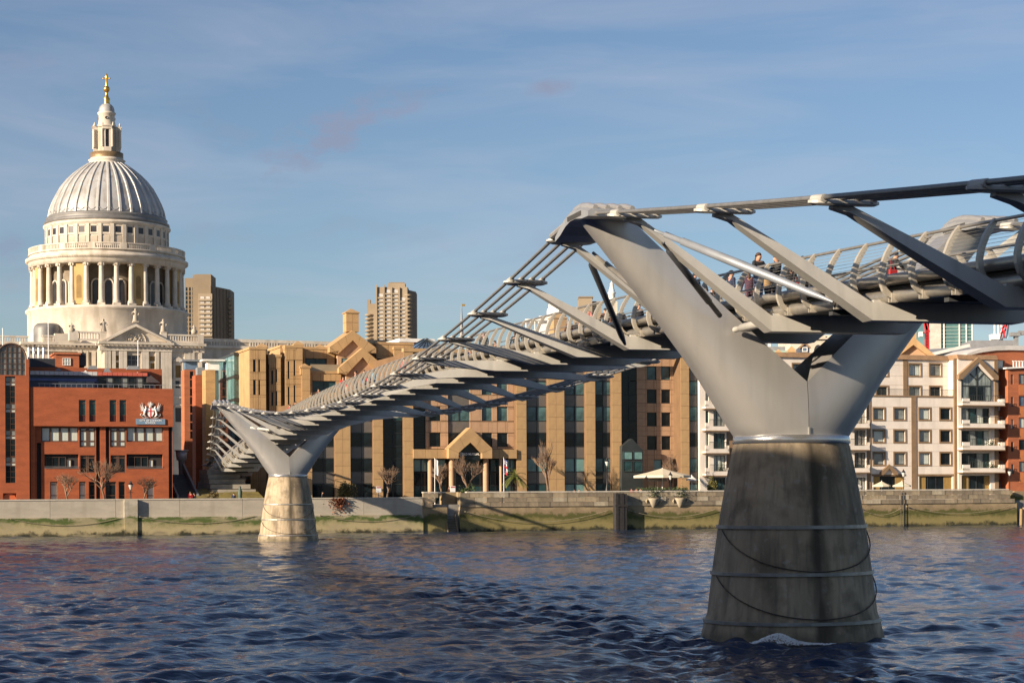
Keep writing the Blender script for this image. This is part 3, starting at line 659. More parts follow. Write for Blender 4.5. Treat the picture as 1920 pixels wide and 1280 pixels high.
# timber steps in the wall gap, dark fender pier, ladder, hanging chains, end piles
TIMB = mat("wet_timber", (0.16, 0.12, 0.07), 0.85, 0, 0.3, 1.5, (1, 6, 6))
a, b = bank(840, 970, -0.6)[0], bank(858, 970, -0.6)[0]
t = thing("timber_steps", "weathered timber steps standing in the gap of the river wall", "steps", K((a + b) / 2, -0.5, -0.6), BETA)
hw = (b - a) / 2
for k in range(8): MB().box(-hw + 0.08, hw - 0.08, -0.25 + k * 0.16, 0.05 + k * 0.16, 0.35 + k * 0.31, 0.43 + k * 0.31).build("tread", TIMB, t)
for sx in (-1, 1): MB().beam((sx * hw, -0.3, 0), (sx * hw, 1.1, 3.0), 0.12, 0.3).build("stringer", TIMB, t)
a, b = bank(1151, 950, -0.5)[0], bank(1172, 950, -0.5)[0]
t = thing("fender_pier", "dark tarred timber fender standing proud of the stone river wall", "fender", K((a + b) / 2, -0.9, -1.5), BETA)
hw = (b - a) / 2
for k in range(4): MB().box(-hw + k * hw / 2 + 0.01, -hw + (k + 1) * hw / 2 - 0.01, -0.35 + 0.05 * (k % 2), 0.7, 0, 6.45 - 0.1 * (k % 2)).build("timber", mat("tarred_timber", (0.022, 0.02, 0.02), 0.8, 0, 0.3, 3), t)
MB().box(-hw - 0.08, hw + 0.08, -0.40, -0.30, 4.6, 4.9).build("waling", mat("tarred_timber", (0, 0, 0)), t)
def ladder(px, lab):
    u, z = bank(px, 950, -0.4); t = thing("wall_ladder", lab, "ladder", K(u, -0.38, -0.5), BETA)
    for sx in (-0.22, 0.22): MB().box(sx - 0.03, sx + 0.03, -0.04, 0.04, 0, 5.4).build("rail", mat("ladder_steel", (0.12, 0.11, 0.10), 0.7, 0.3), t)
    for k in range(16): inst("rung", MB().box(-0.22, 0.22, -0.02, 0.02, 0, 0.04).mesh("rung", mat("ladder_steel", (0, 0, 0))) if k == 0 else bpy.data.meshes["rung"], t, (0, 0, 0.4 + k * 0.31))
ladder(1692, "thin steel ladder fixed to the river wall below the white apartment block")
CHAIN = mat("wall_chain", (0.30, 0.26, 0.17), 0.8, 0.1, 0.2, 4)
def swag(px0, px1, z0, sag, lab):
    ua, ub = bank(px0, 960, -0.4)[0], bank(px1, 960, -0.4)[0]; L = ub - ua
    t = thing("safety_chain", lab, "chain", K(ua, -0.45, z0), BETA, "chains hung in loops on the river wall")
    n = 2 if L > 26 else 1
    for q in range(n):
        pts = [(L * (q + k / 16) / n, 0, -sag * (1 - (2 * k / 16 - 1) ** 2)) for k in range(17)]
        MB().tube(pts, 0.035, 4).build("chain_loop", CHAIN, t); MB().box(L * q / n - 0.06, L * q / n + 0.06, -0.05, 0.15, -0.08, 0.08).build("ring_bolt", CHAIN, t)
swag(20, 225, 2.2, 0.9, "slack chain looped along the concrete river wall below the school")
swag(262, 478, 2.3, 0.9, "slack chain looped along the concrete river wall between the buttress and the sunlit pier")
swag(600, 785, 2.3, 0.9, "slack chain looped along the concrete river wall east of the sunlit pier")
swag(872, 1140, 2.6, 1.5, "slack chain looped on the weedy stone wall beside the timber steps")
swag(1178, 1340, 2.6, 1.0, "slack chain looped on the stone wall below the cream parasol")
swag(1612, 1690, 2.6, 1.0, "slack chain looped on the stone wall west of the steel ladder")
swag(1700, 1895, 2.8, 1.1, "slack chain looped on the stone wall east of the steel ladder")
t = thing("mooring_piles", "weathered timber piles lashed together at the end of the stone wall", "piles", K(uR + 0.9, -0.6, -2), BETA)
for k in range(4): MB().tube([(k * 0.55 - 0.6, 0.1 * (k % 2), 0), (k * 0.55 - 0.5, 0.1 * (k % 2), 4.3 + 0.2 * (k % 3))], 0.24, 8).build("pile", mat("pile_timber", (0.26, 0.18, 0.09), 0.85, 0, 0.25, 2, (4, 4, 0.5)), t)
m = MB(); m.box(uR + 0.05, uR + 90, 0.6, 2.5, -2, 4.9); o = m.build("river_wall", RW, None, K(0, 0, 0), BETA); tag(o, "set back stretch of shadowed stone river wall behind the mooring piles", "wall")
# carved corbels with plants under the parasol terrace
for px, lab in ((1226, "carved stone planter corbel with shrub, next to the dark fender pier"), (1276, "carved stone planter corbel with shrub, further from the dark fender pier")):
    u, z = bank(px, 935, -0.3); t = thing("wall_planter", lab, "planter", K(u, -0.22, 2.9), BETA)
    m = MB(); m.lathe([(0.05, 0), (0.35, 0.25), (0.62, 0.75), (0.80, 1.15), (0.85, 1.3), (0.7, 1.3)], 14, PI, 2 * PI, (0, 0.12)); m.build("corbel", STONES[4], t)
    m = MB()
    for sx in (-1, 1): m.tube([(sx * 0.95, 0, 0.6), (sx * 1.15, -0.15, 0.9), (sx * 1.0, -0.1, 1.15)], [0.05, 0.16, 0.05], 6)
    m.build("scroll", STONES[2], t)
    m = MB(); r = random.Random(px)
    for i in range(240):
        c = Vector((r.gauss(0, 0.55), r.gauss(0, 0.3), 1.5 + abs(r.gauss(0, 0.6)))); a = Vector((r.gauss(0, 1), r.gauss(0, 1), r.gauss(0, 1))).normalized() * 0.13; b = a.cross(Vector((r.gauss(0, 1), r.gauss(0, 1), 1))).normalized() * 0.06
        m.add([c - a, c + b, c + a, c - b], [(0, 1, 2, 3)])
    m.build("shrub", mat("shrub_leaf", (0.05, 0.07, 0.025), 0.7, 0, 0.4, 2), t)
# ------------------------------------------------------------------ red brick school
S = Bld("school_building", "long red brick school with a silver coat of arms above a blue name board", "building", 57, 12, 3.5)
z = lambda py, y=0: S.z(190, py, y)
xl, xr = S.x(57), S.x(325); ztop, zov = z(727), z(799)
up = [S.rect(a, b, 749.4, 790.3) for a, b in ((148, 161), (167.5, 180), (205.7, 218.4), (224.4, 237.2))]
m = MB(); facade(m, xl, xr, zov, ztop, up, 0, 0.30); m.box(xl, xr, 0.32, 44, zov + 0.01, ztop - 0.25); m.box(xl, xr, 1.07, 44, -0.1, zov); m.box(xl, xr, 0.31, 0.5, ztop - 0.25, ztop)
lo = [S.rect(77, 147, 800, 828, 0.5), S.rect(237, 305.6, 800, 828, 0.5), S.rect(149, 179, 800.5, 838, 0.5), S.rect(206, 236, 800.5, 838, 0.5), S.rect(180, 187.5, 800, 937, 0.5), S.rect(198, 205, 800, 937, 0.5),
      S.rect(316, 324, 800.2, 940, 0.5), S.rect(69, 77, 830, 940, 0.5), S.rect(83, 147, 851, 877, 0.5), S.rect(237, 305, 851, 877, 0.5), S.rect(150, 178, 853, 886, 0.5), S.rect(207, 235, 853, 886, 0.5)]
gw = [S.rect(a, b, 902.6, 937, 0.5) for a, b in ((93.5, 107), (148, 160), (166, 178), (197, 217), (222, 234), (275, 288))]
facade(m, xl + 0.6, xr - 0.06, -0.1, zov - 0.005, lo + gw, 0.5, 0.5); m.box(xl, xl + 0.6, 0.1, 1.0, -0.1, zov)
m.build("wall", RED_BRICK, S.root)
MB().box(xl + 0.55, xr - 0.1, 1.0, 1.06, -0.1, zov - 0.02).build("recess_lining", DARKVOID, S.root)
for a, b in ((148, 161), (167.5, 180), (205.7, 218.4), (224.4, 237.2)):
    w = S.win(a, b, 749.4, 779, 0.22, GL_TEALD, FR_BROWN, nz=2, zsplit=(0.78,)); 
    S.win(a, b, 779.3, 790.3, 0.20, mat("dark_red_spandrel", (0.07, 0.018, 0.014), 0.5), None, name="spandrel")
for xa, xb in ((77, 147), (237, 305.6)): 
    for q in range(4): S.win(xa + (xb - xa) * q / 4, xa + (xb - xa) * (q + 1) / 4, 800.5, 828, 0.85, GL_PALE, FR_BROWN, ft=0.14)
for xa, xb in ((149, 179), (206, 236)):
    MB().box(S.x(xa), S.x(xb), 0.78, 0.98, z(852, .8), z(838, .8)).build("spandrel", mat("brown_panel", (0.24, 0.10, 0.045), 0.5), S.root)
    for q in range(2):
        xx = xa + (xb - xa) * q / 2; S.win(xx, xx + 15, 801, 838, 0.72, GL_PALE, FR_BROWN, ft=0.2, zsplit=(0.3, 0.82)); S.win(xx, xx + 14.5, 853, 886, 0.72, GL_DARK, FR_BROWN, ft=0.16, zsplit=(0.85,))
for xa, xb in ((83, 147), (237, 305)):
    r = S.rect(xa, xb, 851, 877, 0.5)
    S.win(xa + 42, xa + 50, 861, 876, 0.92, GL_PALE, FR_BROWN)
    S.win(xa + 2, xa + 40, 856, 876, 0.95, GL_DARK, FR_BROWN, nx=3)
    MB().box(r[0], r[1], 0.42, 0.46, r[2] + 0.15, r[2] + 0.20).box(r[0], r[1], 0.42, 0.46, r[2] - 0.05, r[2]).build("balcony_rail", FR_GREY, S.root)
for i, (a, b) in enumerate(((93.5, 107), (148, 160), (166, 178), (197, 217), (222, 234), (275, 288))): S.win(a, b, 903, 937, 0.8, GL_PALE if i in (0, 1, 5) else GL_DARK, FR_BROWN, nz=2, zsplit=(0.25, 0.85), ft=0.1)
# roof terrace level
m = MB(); ya = 5.0
def rz(py): return S.z(190, py, ya)
xs_ = lambda p: S.x(p, ya)
MB().box(xs_(57), xs_(312), ya + 3.5, ya + 36, ztop - 0.3, S.z(190, 690, ya + 3.5)).build("upper_storey", RED_BRICK, S.root)
MB().box(xs_(57), xs_(290), ya + 0.5, ya + 3.5, ztop - 0.3, rz(704)).build("terrace_storey", mat("navy_panel", (0.035, 0.05, 0.10), 0.4), S.root)
for k in range(14): MB().box(xs_(57 + k * 9) + 0.02, xs_(66 + k * 9) - 0.02, ya, ya + 0.5, rz(704), rz(697)).build("roof_panel", mat("pale_roof_panel", (0.55, 0.56, 0.56), 0.5), S.root)
for k in range(10): MB().box(xs_(183 + k * 9.4) + 0.02, xs_(192.4 + k * 9.4) - 0.02, ya, ya + 0.5, rz(703.5), rz(697.5)).build("roof_panel", mat("red_roof_tile", (0.50, 0.12, 0.08), 0.6), S.root)
MB().box(xs_(57), xs_(182), ya + 0.3, ya + 0.5, rz(715), rz(710)).build("blue_band", mat("royal_blue_panel", (0.07, 0.12, 0.30), 0.4), S.root)
for k in range(4): S.win(110 + k * 17, 126 + k * 17, 716, 727, ya + 0.42, GL_BLUE, FR_GREY)
for k in range(7): S.win(185 + k * 14, 198 + k * 14, 707, 727, ya + 0.42, GL_GREY if k % 2 else GL_DARK, FR_DARK, nz=2)
m = MB(); m.hexa([(xs_(276), ya - 0.3, rz(716)), (xs_(300), ya - 0.3, rz(716)), (xs_(300), ya + 3.4, rz(716)), (xs_(276), ya + 3.4, rz(716)), (xs_(276), ya + 0.3, rz(698)), (xs_(279), ya + 0.3, rz(698)), (xs_(279), ya + 3.4, rz(698)), (xs_(276), ya + 3.4, rz(698))]); m.build("hipped_roof", mat("dark_slate", (0.06, 0.045, 0.045), 0.6), S.root)
m = MB()
for k in range(26): m.box(xs_(68) + k * 0.68, xs_(68) + k * 0.68 + 0.04, 0.9, 0.94, ztop, ztop + 0.55)
m.box(xs_(66), S.x(313), 0.88, 0.95, ztop + 0.5, ztop + 0.56); m.build("roof_railing", FR_GREY, S.root)
yb = 10.0
def rb(a, b, c, d, y): return S.x(a, y), S.x(b, y), S.z(100, d, y), S.z(100, c, y)
r = rb(57, 104, 672, 692, yb); MB().box(r[0], r[1], yb, yb + 4, r[2], r[3]).build("plant_room", mat("plant_dark", (0.03, 0.032, 0.04), 0.6), S.root)
r = rb(104, 149, 664, 692, yb); m = MB(); m.box(r[0], r[1], yb, yb + 6, r[2], r[3]); m.box(r[0] - 0.2, r[1] + 0.2, yb - 0.2, yb + 6, r[3], r[3] + 0.25); m.build("stair_head", RED_BRICK2, S.root)
S.win(118, 133, 671, 685, yb - 0.06, GL_PALE, FR_WHITE, nx=3, nz=2, ft=0.06)
r = rb(149, 163, 660, 684, yb); MB().box(r[0], r[1], yb + 0.5, yb + 5, r[2], r[3]).build("plant_room", mat("plant_dark", (0, 0, 0)), S.root)
for k in range(4):
    a = 54 + k * 9.2; r = rb(a, a + 2.6, 651, 669, yb); c = ((r[0] + r[1]) / 2, yb + 0.5); q = MB(); q.lathe([(0.0, r[3]), (0.13, r[3]), (0.15, r[3] - 0.1), (0.15, r[2] - 0.4)], 10, c=c); q.build("flue", mat("galvanised_flue", (0.6, 0.6, 0.6), 0.3, 0.7), S.root)
for a, b, c, d, mm in ((105, 116, 690, 694, ROOFGREY), (158, 165, 693, 697, FR_WHITE), (165, 185, 684, 691, ROOFGREY), (195, 209, 688, 696, ROOFGREY), (238, 263, 683, 690, ROOFGREY), (255, 262, 695, 697.5, FR_WHITE)):
    r = rb(a, b, c, d, ya + 2); MB().hexa([(r[0], ya + 2, r[2]), (r[1], ya + 2, r[2]), (r[1], ya + 3, r[2]), (r[0], ya + 3, r[2]), (r[0] + 0.3, ya + 2.2, r[3]), (r[1] - 0.3, ya + 2.2, r[3]), (r[1] - 0.3, ya + 2.8, r[3]), (r[0] + 0.3, ya + 2.8, r[3])]).build("roof_vent", mm, S.root)
# name board and coat of arms
bx0, bx1, bz0, bz1 = S.rect(255, 309.5, 785, 795.5)
sb = MB().box(bx0, bx1, -0.14, -0.02, bz0, bz1).build("name_board", mat("slate_blue_sign", (0.17, 0.26, 0.36), 0.4, 0, 0.04), S.root)
WHITE = mat("sign_white", (0.85, 0.85, 0.83), 0.5, 0, 0.02)
def text_obj(txt, size, loc, parent, m_, name="lettering", ext=0.015, rot=(PI / 2, 0, 0), bold=True):
    cu = bpy.data.curves.new(name, 'FONT'); cu.body = txt; cu.size = size; cu.align_x = 'CENTER'; cu.align_y = 'CENTER'; cu.extrude = ext; cu.offset = 0.012 * size if bold else 0
    tmp = bpy.data.objects.new("tmp", cu); C.objects.link(tmp); dg = bpy.context.evaluated_depsgraph_get(); me = bpy.data.meshes.new_from_object(tmp.evaluated_get(dg)); bpy.data.objects.remove(tmp)
    me.name = name; me.materials.clear(); me.materials.append(m_); o = inst(name, me, parent, loc); o.rotation_euler = rot; return o
bc = (bx0 + bx1) / 2; bh = bz1 - bz0
text_obj("CITY OF LONDON", bh * 0.46, (bc, -0.16, bz0 + bh * 0.70), sb, WHITE); text_obj("SCHOOL", bh * 0.46, (bc, -0.16, bz0 + bh * 0.27), sb, WHITE)
SILV = mat("silver_arms", (0.66, 0.65, 0.62), 0.4, 0.3, 0.2, 5)
ax0, ax1, az0, az1 = S.rect(262, 302, 752, 784.5); W_ = ax1 - ax0; H_ = az1 - az0; cx = (ax0 + ax1) / 2
crest = MB().prism([(cx - W_ * .16, az0 + H_ * .60), (cx + W_ * .16, az0 + H_ * .60), (cx + W_ * .16, az0 + H_ * .30), (cx + W_ * .09, az0 + H_ * .15), (cx, az0 + H_ * .07), (cx - W_ * .09, az0 + H_ * .15), (cx - W_ * .16, az0 + H_ * .30)], -0.16, -0.04).build("coat_of_arms", WHITE, S.root)
RED = mat("heraldic_red", (0.55, 0.03, 0.03), 0.5)
MB().box(cx - W_ * .022, cx + W_ * .022, -0.19, -0.16, az0 + H_ * .09, az0 + H_ * .60).build("cross", RED, crest)
MB().box(cx - W_ * .155, cx - W_ * .024, -0.19, -0.16, az0 + H_ * .40, az0 + H_ * .45).box(cx + W_ * .024, cx + W_ * .155, -0.19, -0.16, az0 + H_ * .40, az0 + H_ * .45).build("cross", RED, crest)
for sd in (-1, 1):      # winged supporters either side
    def pt(x, zz): return (cx + sd * W_ * x, az0 + H_ * zz)
    m = MB()
    m.tube([(*[pt(.20, .10)[0]], -0.12, pt(.20, .10)[1]), (pt(.30, .22)[0], -0.14, pt(.30, .22)[1]), (pt(.26, .42)[0], -0.16, pt(.26, .42)[1]), (pt(.20, .60)[0], -0.15, pt(.20, .60)[1]), (pt(.24, .72)[0], -0.14, pt(.24, .72)[1]), (pt(.17, .70)[0], -0.15, pt(.17, .70)[1])], [0.05, 0.14, 0.16, 0.11, 0.09, 0.03], 7)
    m.tube([(pt(.31, .26)[0], -0.1, pt(.31, .26)[1]), (pt(.42, .12)[0], -0.1, pt(.42, .12)[1]), (pt(.47, .22)[0], -0.1, pt(.47, .22)[1]), (pt(.42, .32)[0], -0.1, pt(.42, .32)[1])], [0.05, 0.07, 0.05, 0.02], 6)
    for k, (tx, tz) in enumerate(((.50, .86), (.50, .72), (.49, .58), (.46, .46), (.40, .92))):
        m.tube([(pt(.27, .48)[0], -0.12, pt(.27, .48)[1]), (pt((.27 + tx) / 2 + .02, (.48 + tz) / 2 - .03)[0], -0.13, pt(0, (.48 + tz) / 2 - .03)[1]), (pt(tx, tz)[0], -0.11, pt(0, tz)[1])], [0.08, 0.07, 0.015], 6)
    m.tube([(pt(.10, .06)[0], -0.1, pt(.10, .06)[1]), (pt(.25, .02)[0], -0.1, pt(.25, .02)[1]), (pt(.38, .07)[0], -0.1, pt(.38, .07)[1])], [0.04, 0.06, 0.04], 6)
    m.build("supporter", SILV, crest)
m = MB(); m.sphere((cx, -0.13, az0 + H_ * .69), 0.2, 10, 6, (1, 0.6, 0.9)); 
for k in range(7):
    th = PI * (0.1 + 0.8 * k / 6); m.tube([(cx, -0.12, az0 + H_ * .72), (cx + W_ * .10 * math.cos(th), -0.13, az0 + H_ * (.78 + .05 * math.sin(th))), (cx + W_ * .17 * math.cos(th), -0.11, az0 + H_ * (.78 + .2 * math.sin(th)))], [0.05, 0.06, 0.01], 5)
m.build("helm_crest", SILV, crest)
# ------------------------------------------------------------------ stair tower with glazed barrel vault
T = Bld("stair_tower", "red brick stair tower with a tall window strip and glazed barrel vault roof", "building", -60, 11.8, 3.5)
zt = T.z(20, 703); x0, x1 = T.x(-260), T.x(55)
sw = T.rect(10, 29, 705, 905); gd = T.rect(5, 30, 924, 945)
m = MB(); facade(m, x0, x1, -0.1, zt, [(sw[0], sw[1], sw[2], sw[3]), gd], 0, 0.4); m.box(x0, x1, 0.42, 13, -0.1, zt); m.box(T.x(49), T.x(55), 0.0, 3.0, zt, T.z(52, 673)); m.build("wall", RED_BRICK, T.root)
for k in range(4):
    za, zb_ = 705 + k * 50, 755 + k * 50
    T.win(10, 29, za + 1, za + 12, 0.3, GL_GREY, FR_BROWN, nx=2); T.win(10, 29, za + 12, za + 18, 0.28, GL_PALE, FR_BROWN, nx=2, ft=0.05); T.win(10, 29, za + 18, zb_, 0.3, GL_DARK, FR_BROWN, nx=2, nz=3, ft=0.06)
d_ = MB(); cxd = (gd[0] + gd[1]) / 2; d_.prism([(gd[0], -0.1), (gd[1], -0.1), (gd[1], gd[3] - 0.8)] + [(cxd + (gd[1] - gd[0]) / 2 * math.cos(PI * k / 10), gd[3] - 0.8 + 0.75 * math.sin(PI * k / 10)) for k in range(1, 10)] + [(gd[0], gd[3] - 0.8)], 0.3, 0.38); d_.build("door", mat("orange_door", (0.5, 0.12, 0.04), 0.5), T.root)
xc, rr_ = T.x(22), T.x(49.5) - T.x(22); zs_ = T.z(22, 644) - rr_
gv = MB(); pr = [(xc - rr_, zt)] + [(xc + rr_ * math.cos(PI - PI * k / 18), zs_ + rr_ * math.sin(PI - PI * k / 18)) for k in range(19)] + [(xc + rr_, zt)]
gv.prism(pr, 0.3, 0.36); gv.build("vault_glazing", glass_mat("vault_glass", (0.14, 0.13, 0.12), 0.1, 0.4, 0.7), T.root)
fr = MB(); fr.tube([(x, 0.2, z_) for x, z_ in pr], 0.13, 6, smooth=False)
for k in range(1, 6):
    xx = xc - rr_ + 2 * rr_ * k / 6; top = zs_ + math.sqrt(max(0, rr_ ** 2 - (xx - xc) ** 2)); fr.box(xx - 0.04, xx + 0.04, 0.2, 0.29, zt, top)
for k in range(6):
    zz = zt + (zs_ + rr_ * 0.8 - zt) * k / 5; h = rr_ if zz < zs_ else math.sqrt(max(0, rr_ ** 2 - (zz - zs_) ** 2)); fr.box(xc - h, xc + h, 0.21, 0.285, zz - 0.035, zz + 0.035)
fr.build("vault_frame", FR_BROWN, T.root)
bk = MB(); rings = [[(x, y, z_) for x, z_ in pr] for y in (0.37, 12)]; bk.loft(rings, 0, True, caps=True, closed=False); bk.build("barrel_roof", ROOFGREY, T.root)
for px, py0 in ((5.5, 617), (91, 607), (259, 640)):
    p = at_depth(px, 690, 268); q = at_depth(px, py0, 268)
    t = thing("flagpole", {5.5: "bare white flagpole beside the glazed barrel vault", 91: "bare white flagpole behind the white roof flues", 259: "bare white flagpole behind the coat of arms roof"}[px], "flagpole", (p.x, p.y, p.z - 4), 0, "bare white flagpoles on the school roof")
    MB().tube([(0, 0, 0), (0, 0, q.z - p.z + 4)], [0.09, 0.05], 6).build("pole", WHITE, t); MB().sphere((0, 0, q.z - p.z + 4.05), 0.1, 6, 4).build("finial", WHITE, t)
# ------------------------------------------------------------------ tan stone office building
TAN = mat("tan_stone_panel", (0.43, 0.275, 0.13), 0.75, 0, 0.10, 0.7, detail=7); add_streaks(TAN, (0.27, 0.165, 0.075), 0.4, (1.0, 1.0, 0.2), (0.5, 0.75))
PINK = mat("pinkish_stone_panel", (0.45, 0.28, 0.165), 0.75, 0, 0.10, 0.7, detail=7); add_streaks(PINK, (0.30, 0.18, 0.10), 0.3, (1.0, 1.0, 0.2), (0.5, 0.75))
JOINT = mat("stone_joint", (0.17, 0.10, 0.05), 0.9)
SPAN = mat("grey_glass_spandrel", (0.13, 0.115, 0.10), 0.25, 0.0, 0.12, 0.5)
GL_OFF = glass_mat("office_teal_glass", (0.07, 0.135, 0.14), 0.08, 0.5, 0.35, 0.4)
def office_glass(i): return [GL_OFF, GL_OFF, GL_TEALD, GL_TEAL][i % 4]
PANEL = {}; PCOUNT = {}
def clad(root, x0, x1, z0, z1, y, m_, pw=1.3, ph=1.7, ops=(), th=0.08, limit=285, gap=0.035, y_in=0.1, back=True):
    nx = max(1, round((x1 - x0) / pw)); nz = max(1, round((z1 - z0) / ph)); dx = (x1 - x0) / nx; dz = (z1 - z0) / nz
    if back:
        bm_ = MB(); facade(bm_, x0, x1, z0, z1, ops, y + 0.02, 0.3); bm_.build("wall_backing", JOINT, root)
    xs = sorted({x0 + dx * i for i in range(nx + 1)} | {v for o in ops for v in o[:2] if x0 < v < x1}); zs = sorted({z0 + dz * i for i in range(nz + 1)} | {v for o in ops for v in o[2:4] if z0 < v < z1})
    def clean(v):
        r = [v[0]]
        for q in v[1:]:
            if q - r[-1] > 0.25 or q in (x1, z1): r.append(q)
        return r
    edges = {v for o in ops for v in o}
    rest = MB(); key = root.name
    for i in range(len(xs) - 1):
        for j in range(len(zs) - 1):
            a, b, c, d = xs[i], xs[i + 1], zs[j], zs[j + 1]; cx_, cz_ = (a + b) / 2, (c + d) / 2
            if any(o[0] < cx_ < o[1] and o[2] < cz_ < o[3] for o in ops): continue
            w, h = round(b - a - gap, 2), round(d - c - gap, 2)
            if w < 0.04 or h < 0.04: continue
            big = w > 0.5 and h > 0.5
            if big and PCOUNT.get(key, 0) < limit:
                PCOUNT[key] = PCOUNT.get(key, 0) + 1; k = (w, h, m_.name)
                if k not in PANEL: PANEL[k] = MB().box(0, w, -0.06, 0.019, 0, h).mesh("panel", m_)
                inst("panel", PANEL[k], root, (a + gap / 2, y + 0.0 - 0.008 * rnd.random(), c + gap / 2))
            else: rest.box(a + gap / 2, b - gap / 2, y - 0.06, y + 0.019, c + gap / 2, d - gap / 2)
    if rest.v: o = rest.build("small_panels", m_, root); o['kind'] = 'stuff'
O = Bld("office_building", "tan stone office block with dark glazed bays and a gabled entrance canopy", "building", 570, 14, 3.5)
R_ = O.root
zz = lambda py, y=0, px=880: O.z(px, py, y)
ROWS = [(859, 884), (811, 837), (762, 789), (715, 740), (667, 692)]
zlow, ztopO = -0.1, zz(662)
zleft = zz(752)
# core
MB().box(O.x(570), O.x(756), 0.9, 16, zlow, zleft - 0.3).build("core", JOINT, R_)
MB().box(O.x(756), O.x(1164), 1.3, 16, zlow, ztopO - 0.3).build("core", JOINT, R_); MB().box(O.x(1165), O.x(1309), 2.95, 16, zlow, ztopO - 0.3).build("core", JOINT, R_)
cols = [(570, 584), (627, 656), (699, 717), (756, 774), (967, 986), (1026, 1057), (1097, 1115), (1146, 1164), (1275, 1291)]
for a, b in cols:
    t_ = zleft if b < 757 else ztopO
    clad(R_, O.x(a), O.x(b), zlow, t_, -0.25, TAN, 1.2, (zz(811) - zz(859)) / 2)
    MB().box(O.x(a) + 0.02, O.x(b) - 0.02, 0.04, 2.9, zlow, t_ - 0.02).build("pier_core", JOINT, R_)
bays = [(584, 627), (656, 699), (717, 756), (986, 1026), (1057, 1097), (1115, 1146), (1291, 1309), (1164, 1194)]
k_ = 0
for a, b in bays:
    left = b < 757; yb_ = 0.45 if a != 1164 else 2.4
    MB().box(O.x(a), O.x(b), yb_ + 0.07, yb_ + 0.5, zlow, zleft if left else ztopO).build("bay_backing", FR_DARK, R_)
    n = 2 if b - a > 20 else 1
    for ri, (ya, yb2) in enumerate(ROWS):
        if left and ya < 755: continue
        for q in range(n):
            xa, xb = a + (b - a) * q / n, a + (b - a) * (q + 1) / n; k_ += 1
            if a == 1164: gm_ = GL_DARK
            elif left: gm_ = GL_DARK if ri < 2 or k_ % 3 else GL_TEALD
            else: gm_ = GL_TEAL if (ri == 0 and a > 980 and a < 1110) else (GL_DARK if ri == 1 else GL_OFF)
            O.win(xa + 0.4, xb - 0.4, ya, yb2, yb_, gm_, FR_DARK, ft=0.06)
            O.win(xa + 0.4, xb - 0.4, yb2 + 0.5, yb2 + 21.5 if yb2 + 21.5 < 907 else 906, yb_ + 0.01, GL_DARK if a in (1164, 717) or (a == 1115 and q == 0) else SPAN, None, name="spandrel")
    for q in range(n):
        xa, xb = a + (b - a) * q / n, a + (b - a) * (q + 1) / n
        O.win(xa + 0.4, xb - 0.4, 907, 938, yb_, GL_TEAL if a in (1057, 1291) else GL_TEALD if a > 980 else GL_DARK, FR_DARK, ft=0.06)
# centre, recessed
yc = 0.8
cw = [(805, 826), (903.5, 922.5), (932.5, 951.5)]
glb = (840, 880.5)
ops = [O.rect(a, b, ya, yb2, yc) for a, b in cw for ya, yb2 in ROWS[1:]] + [O.rect(glb[0], glb[1], 662, 842, yc), O.rect(774.5, 797.5, 764, 841, yc)]
clad(R_, O.x(774), O.x(967), zz(842, yc), ztopO, yc, PINK, 1.25, (zz(811) - zz(859)) / 2, ops)
MB().box(O.x(774), O.x(967), yc + 0.3, 1.5, zlow, ztopO).build("centre_backing", FR_DARK, R_)
for a, b in cw:
    for ya, yb2 in ROWS[1:]: O.win(a, b, ya, yb2, yc + 0.22, GL_OFF if ya < 800 and a > 900 else GL_DARK, FR_DARK, ft=0.07)
for ya, yb2 in ROWS[1:]:
    for q in range(2): O.win(glb[0] + 20.2 * q, glb[0] + 20.2 * (q + 1), ya, yb2, yc + 0.2, GL_OFF if ya < 800 else GL_DARK, FR_DARK, ft=0.06); O.win(glb[0] + 20.2 * q, glb[0] + 20.2 * (q + 1), yb2 + 0.4, yb2 + 21.5 if yb2 < 830 else 842, yc + 0.21, SPAN, None, name="spandrel")
    if ya > 755: O.win(775, 797, ya, yb2, yc + 0.2, GL_DARK, FR_DARK, ft=0.06); O.win(775, 797, yb2 + 0.4, 841 if yb2 > 830 else yb2 + 21.5, yc + 0.21, GL_DARK, None, name="spandrel")
# canopy band, gable and entrance columns
def band(xa, xb, ya, yb2, y0, y1, m_=TAN, n=4):
    for q in range(n):
        a, b = xa + (xb - xa) * q / n, xa + (xb - xa) * (q + 1) / n; r = O.rect(a, b, ya, yb2, y0); r2 = O.rect(xa, xb, ya, yb2, y0)
        MB().box(r[0] + 0.015, r[1] - 0.015, y0, y1, r2[2], r2[3]).build("canopy_panel", m_, R_)
band(775, 842, 842, 859, -0.6, 0.79, n=3); band(920, 969, 842, 859, -0.6, 0.79, n=3)
yg = -1.6
def gp(px, py): return (O.x(px, yg), O.z(882, py, yg))
for sd in (-1, 1):
    P = [(882, 801), (882 + sd * 40.5, 840), (882 + sd * 40.5, 859), (882 + sd * 22, 859), (882 + sd * 22, 848), (882, 829)]
    a1, a2 = (882 + sd * 20, 820.3), (882 + sd * 11, 838)
    for quad in ([(882, 801), (882 + sd * 20, 820.3), (882 + sd * 11, 838.3), (882, 829)], [(882 + sd * 20.3, 820.6), (882 + sd * 40.5, 840), (882 + sd * 22, 848.5), (882 + sd * 11.3, 838.6)], [(882 + sd * 40.5, 840.4), (882 + sd * 40.5, 859), (882 + sd * 22, 859), (882 + sd * 22, 849)]):
        MB().prism([gp(*q) for q in quad], yg, yg + 2.0).build("gable_panel", TAN, R_)
MB().prism([gp(882, 829.5), gp(904, 849), gp(904, 862), gp(860, 862), gp(860, 849)], yg + 0.8, yg + 0.9).build("gable_glass", GL_DARK, R_)
tz = gp(882, 851)[1]
